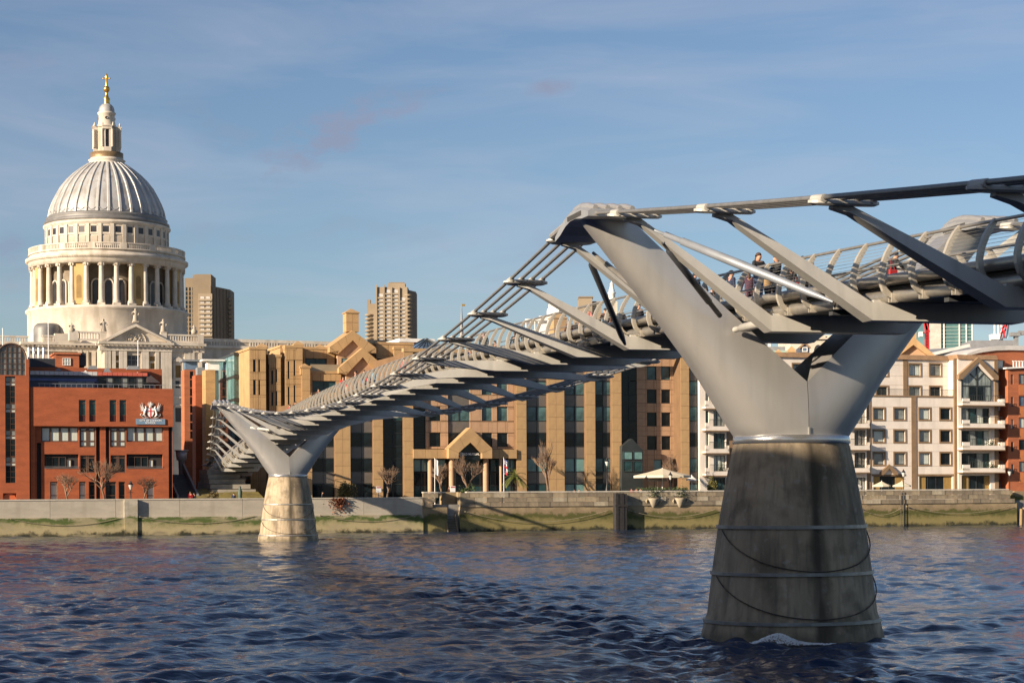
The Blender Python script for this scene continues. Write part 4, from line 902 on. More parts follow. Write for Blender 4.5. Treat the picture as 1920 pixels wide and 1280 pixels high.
text_obj("OLD MUTUAL", 0.42, (O.x(885.5, yg), yg + 0.76, tz), R_, WHITE, "lettering", 0.02)
m = MB(); cxl = O.x(867.5, yg); m.tube([(cxl + 0.24 * math.cos(2 * PI * k / 16), yg + 0.74, tz + 0.24 * math.sin(2 * PI * k / 16)) for k in range(17)], 0.045, 5); m.tube([(cxl - 0.12, yg + 0.74, tz - 0.1), (cxl, yg + 0.74, tz + 0.12), (cxl + 0.12, yg + 0.74, tz - 0.1)], 0.045, 5); m.build("emblem", WHITE, R_)
for a, b in ((803, 812), (843, 853), (907, 917), (937, 942)):
    r = O.rect(a, b, 859.5, 940, -0.4); rr = (r[1] - r[0]) / 2; m = MB(); m.lathe([(rr, -0.1), (rr, r[3])], 18, c=((r[0] + r[1]) / 2, -0.4 + rr)); m.build("entrance_column", PINK, R_)
for a, b in ((775, 789), (789, 802), (814, 835), (853, 880), (880, 906), (919, 936), (943, 956), (956, 968)):
    O.win(a, b, 861, 884, 0.75, GL_TEAL if a < 830 or a > 940 else GL_TEALD, FR_DARK, ft=0.07); O.win(a, b, 886, 909, 0.77, GL_DARK, FR_DARK, ft=0.05); O.win(a, b, 910, 938, 0.75, GL_TEALD, FR_DARK, ft=0.07)
# right recessed infill with punched windows, and small gabled dark porch
ops = [O.rect(a, b, ya, yb2, 2.4) for a, b in ((1213, 1231), (1240, 1257)) for ya, yb2 in ((687, 712), (730, 756), (773, 799), (817, 843))] + [O.rect(1226, 1241, 861, 885, 2.4), O.rect(1256, 1267, 861, 880, 2.4)]
clad(R_, O.x(1194, 2.4), O.x(1275, 2.4), zlow, ztopO, 2.4, PINK, 1.3, (zz(811) - zz(859)) / 2, ops)
for o_ in ops: window(R_, *o_, 2.62, GL_OFF if o_[2] > zz(745) else (GL_TEAL if o_[2] < zz(850) else GL_DARK), FR_DARK, nx=1, ft=0.08)
O.win(1270, 1273, 690, 840, 2.32, GL_TEALD, FR_DARK)
pg = lambda px, py: (O.x(px, -1.2), O.z(1185, py, -1.2))
MB().prism([pg(1165, 938), pg(1205, 938), pg(1205, 843), pg(1185, 822), pg(1166, 836)], -1.2, 0.9).build("porch", FR_DARK, R_)
for a, b in ((1168, 1185), (1187, 1204)): O.win(a, b, 846, 861, -1.27, GL_TEAL, FR_DARK, ft=0.06); O.win(a, b, 864, 884, -1.27, GL_TEALD, FR_DARK, ft=0.06)
# parapet top
for a, b in ((756, 1309),): MB().box(O.x(a), O.x(b), -0.4, 0.6, ztopO, ztopO + 0.5).build("cornice", TAN, R_)
# ------------------------------------------------------------------ gabled west wing behind it
Wg = Bld("gabled_office_wing", "tan stone wing with stepped bays, twin gables and a tall square chimney turret", "building", 469, 30, 3.5)
WR = Wg.root
def block(xa, xb, ytop, y0, y1, m_=TAN, wins=(), pw=1.6, ph=1.7, cap=True, side=True):
    x0, x1 = Wg.x(xa, y0), Wg.x(xb, y0); zt_ = Wg.z((xa + xb) / 2, ytop, y0)
    ops_ = [Wg.rect(a, b, c, d, y0) for a, b, c, d, g_ in wins]
    clad(WR, x0, x1, 0, zt_, y0, m_, pw, ph, ops_, limit=290)
    MB().box(x0 + 0.02, x1 - 0.02, y0 + 0.32, y1, 0, zt_ - 0.02).build("core", TAN, WR)
    for (a, b, c, d, g_), o_ in zip(wins, ops_): window(WR, *o_, y0 + 0.24, g_, FR_DARK, nx=2 if o_[1] - o_[0] > 2 else 1, ft=0.07)
    if cap: MB().box(x0 - 0.12, x1 + 0.12, y0 - 0.15, y1, zt_, zt_ + 0.35).build("cornice", TAN, WR)
    return x0, x1, zt_
def pinnacle(px, py_top, y0, w=1.4):
    x = Wg.x(px, y0); zt_ = Wg.z(px, py_top, y0)
    m = MB(); m.box(x - w / 2, x + w / 2, y0, y0 + w, zt_ - 1.6, zt_ - 0.7); m.loft([[(x - h, y0 + w / 2 - h, z_), (x + h, y0 + w / 2 - h, z_), (x + h, y0 + w / 2 + h, z_), (x - h, y0 + w / 2 + h, z_)] for h, z_ in ((w / 2 + 0.1, zt_ - 0.7), (w / 2 + 0.1, zt_ - 0.5), (0.08, zt_))], 0, False); m.build("pinnacle", TAN, WR)
G2 = GL_DARK
block(469, 499, 655, 0, 14, TAN, [(475, 480, 674, 697, G2), (485, 488, 674, 697, G2), (475, 480, 712, 740, G2), (485, 488, 712, 740, G2)], 1.2)
block(499, 505, 662, 2.0, 14, TAN, [(500, 504, 668, 735, G2)], 2)
block(505, 527, 669, 0.6, 14, TAN, [(509, 512.5, 695, 720, G2), (517, 520, 692, 716, G2), (509, 512.5, 735, 760, G2), (517, 520, 733, 760, G2)], 1.3)
block(527, 536, 651, 2.0, 14, TAN, [(530.5, 533, 712, 750, G2)], 1.4)
block(536, 568, 652, 0.2, 14, TAN, [(540, 543, 677, 710, G2), (551, 554, 675, 704, G2), (540, 543, 725, 760, G2), (551, 554, 722, 760, G2)], 1.3)
block(568, 628, 655, 2.6, 14, TAN, [(573, 613, 672, 694, GL_TEALD)], 1.8)
block(567, 582, 690, -0.4, 2.4, TAN, [], 1.8)
block(582, 640, 700, 0.4, 2.5, TAN, [(586, 630, 714, 735, GL_TEALD)], 1.8)
MB().box(Wg.x(583, 0.2), Wg.x(638, 0.2), 0.3, 0.36, Wg.z(610, 699, 0.3), Wg.z(610, 683, 0.3)).build("glass_balustrade", glass_mat("pale_balcony_glass", (0.28, 0.22, 0.14), 0.1, 0.1), WR)
block(706, 775, 646, 2.6, 14, TAN, [(708, 739, 672, 685, G2)], 1.8)
block(740, 765, 655, 1.8, 2.5, TAN, [], 1.6)
for px, py, y in ((493, 643, 0), (513, 662, 0.6), (545, 646, 0.2), (561, 639, 0.2), (602, 645, 2.6), (573, 681, -0.4), (748, 642, 2.6)): pinnacle(px, py, y)
def gable(apex, half, eave_y, drop, thick, y0, y1, infill=True, inner=PINK):
    ax, ay = apex
    def P(px, py): return (Wg.x(px, y0), Wg.z(ax, py, y0))
    sl = (eave_y - ay) / half
    for sd in (-1, 1):
        for q in range(3):
            f0, f1 = q / 3, (q + 1) / 3 - 0.008
            o0, o1 = (ax + sd * half * f0, ay + (eave_y - ay) * f0), (ax + sd * half * f1, ay + (eave_y - ay) * f1)
            hi = half - thick; i0, i1 = (ax + sd * hi * f0, ay + thick * 1.25 + (eave_y - ay - thick * .35) * f0), (ax + sd * hi * f1, ay + thick * 1.25 + (eave_y - ay - thick * .35) * f1)
            MB().prism([P(*o0), P(*o1), P(*i1), P(*i0)], y0, y1).build("gable_panel", TAN, WR)
        MB().prism([P(ax + sd * half, eave_y + 0.3), P(ax + sd * half, eave_y + drop), P(ax + sd * (half - thick - 4), eave_y + drop), P(ax + sd * (half - thick - 2), eave_y + drop - 3), P(ax + sd * (half - thick), eave_y + thick * .9 + 0.3)], y0, y1).build("gable_foot", TAN, WR)
    if infill:
        hi = half - thick
        xs0, xs1 = ax - hi + 1, ax + hi - 1
        n = 4
        for q in range(n):
            a, b = xs0 + (xs1 - xs0) * q / n + 0.15, xs0 + (xs1 - xs0) * (q + 1) / n - 0.15
            def tp(px): return ay + thick * 1.25 + abs(px - ax) / hi * (eave_y - ay - thick * .35) - 1
            pts = [P(a, 790), P(b, 790), P(b, tp(b))] + ([P(ax, tp(ax))] if a < ax < b else []) + [P(a, tp(a))]
            MB().prism(pts, y0 + 0.5, y1).build("gable_infill", inner, WR)
gable((662.5, 619), 43.5, 651, 10, 15, 1.2, 7)
gable((681, 652), 45, 690, 10, 14, -0.6, 1.1)
window(WR, *Wg.rect(642, 655, 671, 683, 1.2), 1.62, GL_TEAL, FR_DARK)
for sq in ((650, 674, 587, 619, 577.5),):
    x0, x1 = Wg.x(650, 2), Wg.x(674, 2); za, zb_, zc_ = Wg.z(662, 622, 2), Wg.z(662, 587, 2), Wg.z(662, 577.5, 2); hw = (x1 - x0) / 2; xm = (x0 + x1) / 2
    for q in range(2):
        z0_, z1_ = za + (zb_ - za) * q / 2 + 0.02, za + (zb_ - za) * (q + 1) / 2 - 0.02
        for e in range(2): MB().box(x0 + hw * e + 0.015, x0 + hw * (e + 1) - 0.015, 2.0, 2 + 2 * hw, z0_, z1_).build("turret_panel", TAN, WR)
    MB().loft([[(xm - h, 2 + hw - h, z_), (xm + h, 2 + hw - h, z_), (xm + h, 2 + hw + h, z_), (xm - h, 2 + hw + h, z_)] for h, z_ in ((hw + 0.12, zb_), (hw + 0.12, zb_ + 0.12), (0.05, zc_))], 0, False).build("turret_cap", TAN, WR)
# matching east gable turret seen through the railings
Eg = Bld("gabled_office_wing", "tan stone turret with pyramid cap rising behind the footbridge railing", "building", 1020, 30, 3.5)
x0, x1 = Eg.x(1039), Eg.x(1064); za, zb_, zc_ = 0, Eg.z(1052, 597), Eg.z(1052, 584); hw = (x1 - x0) / 2; xm = (x0 + x1) / 2
for q in range(7):
    zt1 = zb_ - q * 1.5
    for e in range(2): MB().box(x0 + hw * e + 0.015, x0 + hw * (e + 1) - 0.015, 0, 2 * hw, zt1 - 1.48, zt1).build("turret_panel", TAN, Eg.root)
MB().box(x0 + 0.05, x1 - 0.05, 0.05, 2 * hw, 0, zb_ - 10).build("turret_shaft", TAN, Eg.root)
MB().loft([[(xm - h, hw - h, z_), (xm + h, hw - h, z_), (xm + h, hw + h, z_), (xm - h, hw + h, z_)] for h, z_ in ((hw + 0.12, zb_), (hw + 0.12, zb_ + 0.12), (0.05, zc_))], 0, False).build("turret_cap", TAN, Eg.root)
MB().box(Eg.x(1010), Eg.x(1110), 1, 9, 0, Eg.z(1060, 640)).build("wall", TAN, Eg.root)
# glass pyramid roof and orange parapet behind
GP = Bld("glass_roof", "blue glazed pyramid roof light behind the tan gables", "roof light", 774, 40, 3.5)
x0, x1, z0_, z1_ = GP.rect(774, 850, 631, 655); m = MB(); zb0 = 15
MB().box(x0, x1, 0, 8, 0, z0_).build("plinth", TAN, GP.root)
m.loft([[(x0, 0, z0_), (x1, 0, z0_), (x1, 8, z0_), (x0, 8, z0_)], [(x0 + 3.5, 3.5, z1_), (x1 - 3.5, 3.5, z1_), (x1 - 3.5, 4.5, z1_), (x0 + 3.5, 4.5, z1_)]], 0, False); m.build("roof_glazing", GL_BLUE, GP.root)
m = MB()
for q in range(9):
    f = q / 8; m.beam((x0 + (x1 - x0) * f, -0.03, z0_), (x0 + 3.5 + (x1 - x0 - 7) * f, 3.45, z1_), 0.1, 0.08)
for f in (0.33, 0.66): m.beam((x0 + 3.5 * f, 3.5 * f - 0.04, z0_ + (z1_ - z0_) * f), (x1 - 3.5 * f, 3.5 * f - 0.04, z0_ + (z1_ - z0_) * f), 0.08, 0.08)
m.build("glazing_bars", FR_DARK, GP.root)
OB = Bld("brick_block", "orange brick block with white parapet behind the glazed pyramid roof", "building", 752, 60, 3.5)
x0, x1, z0_, z1_ = OB.rect(752, 812, 636, 800); MB().box(x0, x1, 0, 10, 0, z1_ - 0.5).build("wall", RED_BRICK2, OB.root); MB().box(x0 - .3, x1 + .3, -0.2, 10, z1_ - 0.5, z1_ + 0.1).build("parapet", FR_WHITE, OB.root)
# ------------------------------------------------------------------ Peter's Hill side buildings and steps
def simple_block(name, lab, xa, xb, ytop, d, m_, depth=12, wins=(), glass=GL_DARK, frame=FR_DARK, cat="building", cap=None):
    b = Bld(name, lab, cat, xa, d, 3.5); x0, x1, _, z1 = b.rect(xa, xb, ytop, 900)
    ops_ = [b.rect(*w[:4]) for w in wins]; m = MB(); facade(m, x0, x1, 0, z1, ops_, 0, 0.3); m.box(x0, x1, 0.33, depth, 0, z1 - 0.01); m.build("wall", m_, b.root)
    for w, o_ in zip(wins, ops_): window(b.root, *o_, 0.25, w[4] if len(w) > 4 else glass, frame, ft=0.08, nz=w[5] if len(w) > 5 else 1)
    if cap: MB().box(x0 - 0.3, x1 + 0.3, -0.3, depth, z1, z1 + cap[0]).build("roof", cap[1], b.root)
    return b
b = simple_block("brick_office", "narrow red brick block with a glazed stair strip beside the cathedral", 346, 368, 693, 62, RED_BRICK2, 3, [(356.5, 363.5, 696 + 16 * k, 710 + 16 * k, GL_TEALD if k % 2 else GL_DARK) for k in range(8)])
r = b.rect(350, 372, 677, 692); MB().box(r[0], r[1], 1, 2.8, r[2], r[3]).build("penthouse", GL_BLUE, b.root); MB().box(r[0] - .6, r[1] + .6, 0.4, 3.2, r[3], r[3] + .3).build("roof", FR_GREY, b.root)
b = simple_block("brick_office", "red brick block with dark window strip next to the ochre brick block", 367, 387, 703, 52, RED_BRICK, 3, [(379, 385.5, 711 + 18 * k, 727 + 18 * k, GL_DARK) for k in range(7)])
r = b.rect(373, 388, 688, 702); MB().box(r[0], r[1], 1, 2.8, r[2], r[3]).build("penthouse", ROOFGREY, b.root)
b = simple_block("ochre_brick_block", "plain ochre brick block beside the green glass office", 386, 404, 693, 44, OCHRE_BRICK, 3)
r = b.rect(401, 410, 699, 860); MB().box(r[0], r[1], 0.4, 6, 0, r[3]).build("stone_strip", mat("pale_stone_strip", (0.5, 0.45, 0.38), 0.8), b.root)
r = b.rect(392, 414, 676, 693); MB().box(r[0], r[1], 1, 2.8, r[2], r[3]).build("penthouse", FR_WHITE, b.root); MB().box(r[0] - .8, r[1] + .8, 0.5, 3.2, r[3], r[3] + .25).build("roof", FR_WHITE, b.root)
GB = Bld("glass_office", "green glass office with floor bands next to the tan stone wing", "building", 410, 38, 3.5)
xa_, xc_ = GB.x(440), GB.x(470); zt_ = GB.z(455, 663); xl_ = -0.2; yb_ = 14.0
xl_ = GB.x(410, yb_)
TG = glass_mat("green_curtain_glass", (0.16, 0.30, 0.30), 0.06, 0.3, 0.25)
TGD = glass_mat("green_dark_glass", (0.04, 0.09, 0.09), 0.06, 0.5, 0.5)
floors = [GB.z(455, v) for v in (925, 836, 793, 750, 707, 664)]
MB().hexa([(xl_ + 0.4, yb_, 0), (xa_ + 0.2, 0.4, 0), (xc_, 0.4, 0), (xc_, yb_ + 8, 0), (xl_ + 0.4, yb_, zt_ - .1), (xa_ + 0.2, 0.4, zt_ - .1), (xc_, 0.4, zt_ - .1), (xc_, yb_ + 8, zt_ - .1)]).build("core", TGD, GB.root)
for f0, f1 in zip(floors, floors[1:]):
    n = 5
    for q in range(n):
        p = Vector((xl_, yb_, 0)).lerp(Vector((xa_, 0, 0)), q / n + 0.01); q2 = Vector((xl_, yb_, 0)).lerp(Vector((xa_, 0, 0)), (q + 1) / n - 0.01)
        MB().hexa([(p.x, p.y, f0 + .3), (q2.x, q2.y, f0 + .3), (q2.x + .05, q2.y + .05, f0 + .3), (p.x + .05, p.y + .05, f0 + .3), (p.x, p.y, f1 - .15), (q2.x, q2.y, f1 - .15), (q2.x + .05, q2.y + .05, f1 - .15), (p.x + .05, p.y + .05, f1 - .15)]).build("glass_pane", TG, GB.root)
    for q in range(4):
        a, b_2 = xa_ + (xc_ - xa_) * q / 4 + .03, xa_ + (xc_ - xa_) * (q + 1) / 4 - .03
        MB().box(a, b_2, 0.12, 0.2, f0 + .35, f1 - .2).build("glass_pane", TG if q in (1,) else TGD, GB.root)
    MB().box(xa_ - .05, xc_, -0.05, 0.4, f1 - .18, f1 + .28).build("floor_band", FR_DARK, GB.root)
    MB().hexa([(xl_ - .05, yb_, f1 - .12), (xa_ - .05, -0.05, f1 - .12), (xa_ + .2, .3, f1 - .12), (xl_ + .2, yb_ + .3, f1 - .12), (xl_ - .05, yb_, f1 + .26), (xa_ - .05, -0.05, f1 + .26), (xa_ + .2, .3, f1 + .26), (xl_ + .2, yb_ + .3, f1 + .26)]).build("floor_band", FR_DARK, GB.root)
# steps, lawn and abutment under the bridge landing
STONE = mat("pale_step_stone", (0.33, 0.30, 0.25), 0.85, 0, 0.15, 0.8)
sx = Bld("stone_steps", "stepped pale stone plinth beneath the bridge landing", "steps", 385, 18, 3.5)
x0 = sx.x(388)
for k in range(5):
    r = sx.rect(388 + 0, 440 + k * 7.5, 880 + k * 9, 925); MB().box(x0, r[1], -k * 0.8, 6 - 0.0, 0 if k == 4 else sx.z(430, 880 + (k + 1) * 9), r[3] - 0.02 * k).build("step", STONE, sx.root)
lw = Bld("lawn_bank", "sloping sunlit lawn beside the stone steps", "lawn", 380, 9, 3.5)
lx0, lx1 = lw.x(372), lw.x(500)
m = MB(); m.hexa([(lx0, 0, 0), (lx1, 0, 0), (lx1, 9, 0), (lx0, 9, 0), (lx0, 0.1, 0.6), (lx1, 0.1, 0.6), (lx1, 9, 2.6), (lx0, 9, 2.2)]); m.build("turf", mat("winter_grass", (0.17, 0.135, 0.035), 0.9, 0, 0.3, 1.2, bump=0.5, bscale=9), lw.root)
ab = thing("bridge_abutment", "dark ribbed concrete drum where the footbridge lands below the ochre block", "abutment", BR(213, -1.2, 3.5), B_ANG)
m = MB(); rings = []
for k in range(21):
    rr = 2.3 if k % 2 else 2.12; rings.append([(-3.0 + k * 0.36, rr * math.cos(2 * PI * j / 20), 2.0 + rr * 0.62 * math.sin(2 * PI * j / 20)) for j in range(20)])
m.loft([r[::-1] for r in rings], 0, False); m.build("ribbed_drum", mat("dark_ribbed_concrete", (0.10, 0.10, 0.105), 0.8), ab)
MB().box(-3.2, 4.6, -1.5, 9, 0, 1.4).build("plinth", STONE, ab)
rp = Bld("stair_ramp", "dark stair flight with twin parapets climbing beside the red school", "stairs", 330, 13, 3.5)
x0, x1 = rp.x(330), rp.x(374)
for k in range(12): MB().box(x0, x1, k * 0.9, 14, 0.0, 0.35 + k * 0.36).build("step", mat("dark_stair_stone", (0.10, 0.10, 0.105), 0.9), rp.root)
for xx in (x0 + 0.1, x1 - 0.3): MB().hexa([(xx, 0, 0), (xx + .25, 0, 0), (xx + .25, 12, 0), (xx, 12, 0), (xx, 0, 1.4), (xx + .25, 0, 1.4), (xx + .25, 12, 5.9), (xx, 12, 5.9)]).build("parapet", mat("ramp_parapet", (0.16, 0.16, 0.17), 0.7), rp.root)
dr = Bld("lift_housing", "small pale drum shaped lift housing at the head of the stair flight", "lift housing", 330, 26, 3.5)
m = MB(); xc_ = dr.x(340); z0_, z1_ = dr.z(340, 862), dr.z(340, 845); m.lathe([(0.0, z1_), (0.85, z1_), (0.7, z0_), (0.45, z0_ - .1), (0.3, 0)], 16, c=(xc_, 0)); m.build("drum", mat("pale_grey_metal", (0.35, 0.35, 0.36), 0.4, 0.3), dr.root); m = MB(); m.lathe([(0.0, z1_ + .12), (1.0, z1_ + .12), (1.0, z1_)], 16, c=(xc_, 0)); m.build("rim", FR_GREY, dr.root)
# ------------------------------------------------------------------ white apartment block
A = Bld("apartment_block", "white rendered apartment block with brown trim, balconies and a glazed gable bay", "building", 1309, 14, 3.5)
AR = A.root
WALLW = mat("white_render", (0.72, 0.65, 0.57), 0.85, 0, 0.06, 0.5, detail=7); add_streaks(WALLW, (0.45, 0.38, 0.31), 0.35, (1.2, 1.2, 0.12), (0.52, 0.75))
BRN = mat("brown_stone_trim", (0.23, 0.15, 0.085), 0.8, 0, 0.12, 0.8)
az = lambda px, py, y=0: A.z(px, py, y)
LG = (1638, 1657.6), (1676.7, 1697), (1724, 1743), (1763, 1782)
RWS = (765.6, 786), (807, 828), (849, 870.5)
ops = [A.rect(a, b, c, d) for a, b in LG for c, d in RWS] + [A.rect(1637, 1694, 892, 935), A.rect(1723, 1785, 892, 935)]
ops += [A.rect(a, b, c, d) for a, b in ((1398, 1418), (1440, 1460), (1482, 1502), (1524, 1544), (1566, 1584)) for c, d in RWS]
zl = az(1710, 744)
m = MB(); facade(m, A.x(1377), A.x(1796), -0.1, zl, ops, 0, 0.35); m.box(A.x(1377), A.x(1796), 0.37, 12, -0.1, zl - 0.05)
yS = 2.2
ops2 = [A.rect(a, b, c, d, yS) for a, b in ((1440, 1456), (1487, 1504), (1600, 1618), (1644, 1664), (1705, 1726), (1744, 1764)) for c, d in ((682.6, 704), (725, 743))]
zu = az(1700, 674, yS)
facade(m, A.x(1312, yS), A.x(1796, yS), zl - 0.6, zu, ops2, yS, 0.35); m.box(A.x(1312, yS), A.x(1796, yS), yS + 0.37, 12, zl - 0.6, zu - 0.05)
m.build("wall", WALLW, AR)
def awin(r, y, g_, nx=1, sur=True, nz=1):
    w = window(AR, *r, y + 0.25, g_, FR_DARK, nx=nx, nz=nz, ft=0.09)
    if sur:
        a, b, c, d = r; q = MB(); t_ = 0.22; q.box(-t_, 0, -0.33, -0.20, -t_, d - c + t_); q.box(b - a, b - a + t_, -0.33, -0.20, -t_, d - c + t_); q.box(0, b - a, -0.33, -0.20, -t_, 0); q.box(0, b - a, -0.33, -0.20, d - c, d - c + t_); q.build("surround", BRN, w)
gl = [GL_GREY, GL_GREY, GL_PALE, GL_DARK]
for i, r in enumerate(ops[:12]): awin(r, 0, [GL_GREY, GL_PALE, GL_GREY, GL_GREY, GL_GREY, GL_GREY, GL_PALE, GL_GREY, GL_PALE, GL_DARK, GL_DARK, GL_DARK][i])
for i, r in enumerate(ops[14:]): awin(r, 0, gl[i % 4])
for i, r in enumerate(ops2): awin(r, yS, gl[(i * 3 + 2) % 4], nx=2)
CURT = mat("ochre_curtain", (0.32, 0.20, 0.06), 0.8, 0, 0.25, 3.0, (6, 1, 0.2))
for (xa, xb) in ((1637, 1694), (1723, 1785)):
    A.win(xa, xb, 892, 935, 0.28, GL_DARK, FR_DARK, nx=4, ft=0.08); A.win(xa, xa + 12, 893, 935, 0.20, CURT, None, name="curtain"); A.win(xb - 16, xb, 893, 935, 0.20, CURT, None, name="curtain")
    r = A.rect(xa, xb, 892, 935); MB().box(r[0] - .3, r[1] + .3, -0.06, 0.1, r[3], r[3] + .3).build("lintel", BRN, AR)
for a, b, t_, y in ((1624, 1632, 744, 0), (1708.5, 1718, 744, 0), (1789, 1796.5, 672, -0.2), (1362, 1377, 690, 0), (1420, 1428, 744, 0), (1508, 1516, 744, 0), (1693.5, 1701, 674, yS)):
    r = A.rect(a, b, t_, 935, y); MB().box(r[0], r[1], y - 0.10, y + 0.3 if y <= 0 else y + 0.02, zl + .02 if y > 0 else -0.1, r[3]).build("pilaster", BRN, AR)
MB().box(A.x(1377), A.x(1790), -0.12, 0.6, zl, zl + 0.22).build("string_course", BRN, AR)
q = MB()
for k in range(120): q.box(A.x(1600) + k * 0.15, A.x(1600) + k * 0.15 + 0.025, 0.1, 0.13, zl + 0.22, zl + 1.15) if A.x(1600) + k * 0.15 < A.x(1790) else None
q.box(A.x(1600), A.x(1790), 0.08, 0.14, zl + 1.15, zl + 1.2); q.build("terrace_railing", FR_DARK, AR)
TILE = mat("brown_roof_tile", (0.27, 0.165, 0.09), 0.8, 0, 0.15, 1.0)
xa_, n_ = A.x(1312, yS), 40
for k in range(n_):
    x0, x1 = xa_ + (A.x(1796, yS) - xa_) * k / n_ + .02, xa_ + (A.x(1796, yS) - xa_) * (k + 1) / n_ - .02
    MB().hexa([(x0, yS - .35, zu), (x1, yS - .35, zu), (x1, yS + 3, zu), (x0, yS + 3, zu), (x0, yS + .3, zu + .75), (x1, yS + .3, zu + .75), (x1, yS + 3, zu + .75), (x0, yS + 3, zu + .75)]).build("roof_tile", TILE, AR)
# thin score lines of the render panels
q = MB()
for c, d in RWS:
    for v in (c - 3, d + 3): q.box(A.x(1632), A.x(1789), -0.006, 0.01, az(1710, v) - 0.02, az(1710, v) + 0.02)
for v in (685, 705, 722): q.box(A.x(1600, yS), A.x(1793, yS), yS - 0.006, yS + 0.01, az(1710, v, yS) - 0.02, az(1710, v, yS) + 0.02)
q.build("score_lines", mat("render_joint", (0.36, 0.29, 0.22), 0.9), AR)
# glazed gable bay with balconies (right)
yB = -0.5; gx = 1831
def gq(px, py, y=yB): return (A.x(px, y), A.z(gx, py, y))
bw = MB(); r = A.rect(1796.5, 1871, 674, 935, yB); facade(bw, r[0], r[1], -0.1, r[3], [A.rect(1802.5, 1857, 700, 751, yB)] + [A.rect(1802.5, 1857, c, d, yB) for c, d in ((765, 794), (807, 836), (849, 878), (891, 935))], yB, 0.5); bw.box(r[0], r[1], yB + .52, 12, -0.1, r[3] - .05); bw.build("bay_wall", WALLW, AR)
MB().box(A.x(1864.5, yB), A.x(1871.5, yB), yB - .1, yB + 4, -0.1, r[3]).build("pilaster", BRN, AR)
for k in range(6):
    x0, x1 = r[0] + (r[1] - r[0]) * k / 6 + .02, r[0] + (r[1] - r[0]) * (k + 1) / 6 - .02; MB().hexa([(x0, yB - .2, r[3]), (x1, yB - .2, r[3]), (x1, yB + 3, r[3]), (x0, yB + 3, r[3]), (x0, yB + .3, r[3] + .75), (x1, yB + .3, r[3] + .75), (x1, yB + 3, r[3] + .75), (x0, yB + 3, r[3] + .75)]).build("roof_tile", TILE, AR)
for sd in (-1, 1):
    MB().prism([gq(gx, 670), gq(gx + sd * 37, 704), gq(gx + sd * 37, 712), gq(gx + sd * 31, 712), gq(gx, 679)], yB - .7, yB).build("gable_coping", BRN, AR)
    MB().prism([gq(gx, 679.3), gq(gx + sd * 31, 708.5), gq(gx + sd * 27.5, 712), gq(gx, 685)], yB - .55, yB).build("gable_board", WALLW, AR)
GLP = glass_mat("gable_window_glass", (0.20, 0.23, 0.22), 0.1, 0.35, 1.2, stretch=(3, 1, 0.4))
MB().prism([gq(gx, 685.5), gq(1857.5, 712), gq(1857.5, 751), gq(1802.5, 751), gq(1802.5, 712)], yB - .12, yB - .04).build("gable_window", GLP, AR)
q = MB()
def bar(a, b, w=0.16): q.beam((gq(*a)[0], yB - .16, gq(*a)[1]), (gq(*b)[0], yB - .16, gq(*b)[1]), 0.1, w)
for a, b in (((gx, 686), (1857, 712)), ((gx, 686), (1803, 712)), ((gx, 686), (gx, 751)), ((1816, 699), (gx, 713)), ((1844, 699), (gx, 713)), ((1802.5, 723.5), (1857.5, 723.5)), ((1803, 712), (1803, 751)), ((1857, 712), (1857, 751)), ((1816, 724), (1816, 751)), ((1844, 724), (1844, 751))): bar(a, b)
q.build("gable_frame", FR_DARK, AR)
MB().box(A.x(1816.5, yB), A.x(1843, yB), yB - .15, yB - .122, A.z(gx, 751, yB), A.z(gx, 725, yB)).build("dark_door", GL_DARK, AR)
for i, (c, d) in enumerate(((765, 794), (807, 836), (849, 878), (891, 935))):
    for k in range(4): A.win(1802.5 + 13.6 * k, 1802.5 + 13.6 * (k + 1), c, d, yB + .4, (CURT if k in (0, 3) else GL_DARK) if i == 3 else [GL_GREY, GL_DARK, GL_TEALD, GL_DARK, GL_PALE][(k * 2 + i * 3) % 5], FR_DARK, ft=0.09)
def balcony(xa, xb, ya, yb2, y0, dep=1.5, plants=False):
    a, b, c, d = A.rect(xa, xb, ya, yb2, y0); t_ = A.root; m_ = MB()
    pts = [(a, y0), (b, y0), (b, y0 - dep), (a, y0 - dep)]
    m_.box(a, b, y0 - dep, y0 - 0.01, c, c + .25); m_.box(a, b, y0 - dep, y0 - dep + .18, c + .25, c + (d - c) * .55); m_.box(a, a + (b - a) * .17, y0 - dep, y0 - dep + .2, c + .25, d); m_.box(b - (b - a) * .05, b, y0 - dep, y0 - .02, c + .25, d)
    o = m_.build("balcony", WALLW, t_)
    MB().box(a - .05, b + .05, y0 - dep - .05, y0 - .01, c - .14, c).build("balcony_soffit", BRN, o)
    q_ = MB(); ra, rb_ = a + (b - a) * .18, b - (b - a) * .06
    for k in range(15): x_ = ra + (rb_ - ra) * k / 14; q_.box(x_ - .015, x_ + .015, y0 - dep + .06, y0 - dep + .1, c + (d - c) * .5, d + .45)
    q_.box(ra, rb_, y0 - dep + .05, y0 - dep + .11, d + .45, d + .52); q_.build("balcony_railing", FR_DARK, o)
    if plants:
        r_ = random.Random(int(xa + ya)); q_ = MB()
        for i in range(200):
            cc = Vector((a + (b - a) * (.72 + r_.gauss(0, .07)), y0 - dep + .5 + r_.gauss(0, .12), c + .5 + abs(r_.gauss(0, .45)))); aa = Vector((r_.gauss(0, 1), r_.gauss(0, 1), r_.gauss(0, 1))).normalized() * .12; bb = aa.cross(Vector((r_.gauss(0, 1), 1, r_.gauss(0, 1)))).normalized() * .06
            q_.add([cc - aa, cc + bb, cc + aa, cc - bb], [(0, 1, 2, 3)])
        q_.build("potted_shrub", mat("shrub_leaf", (0, 0, 0)), o)
for i, (c, d) in enumerate(((748, 760), (788, 802), (829, 843), (871, 885))): balcony(1795, 1874, c, d, yB, plants=i in (2, 3))
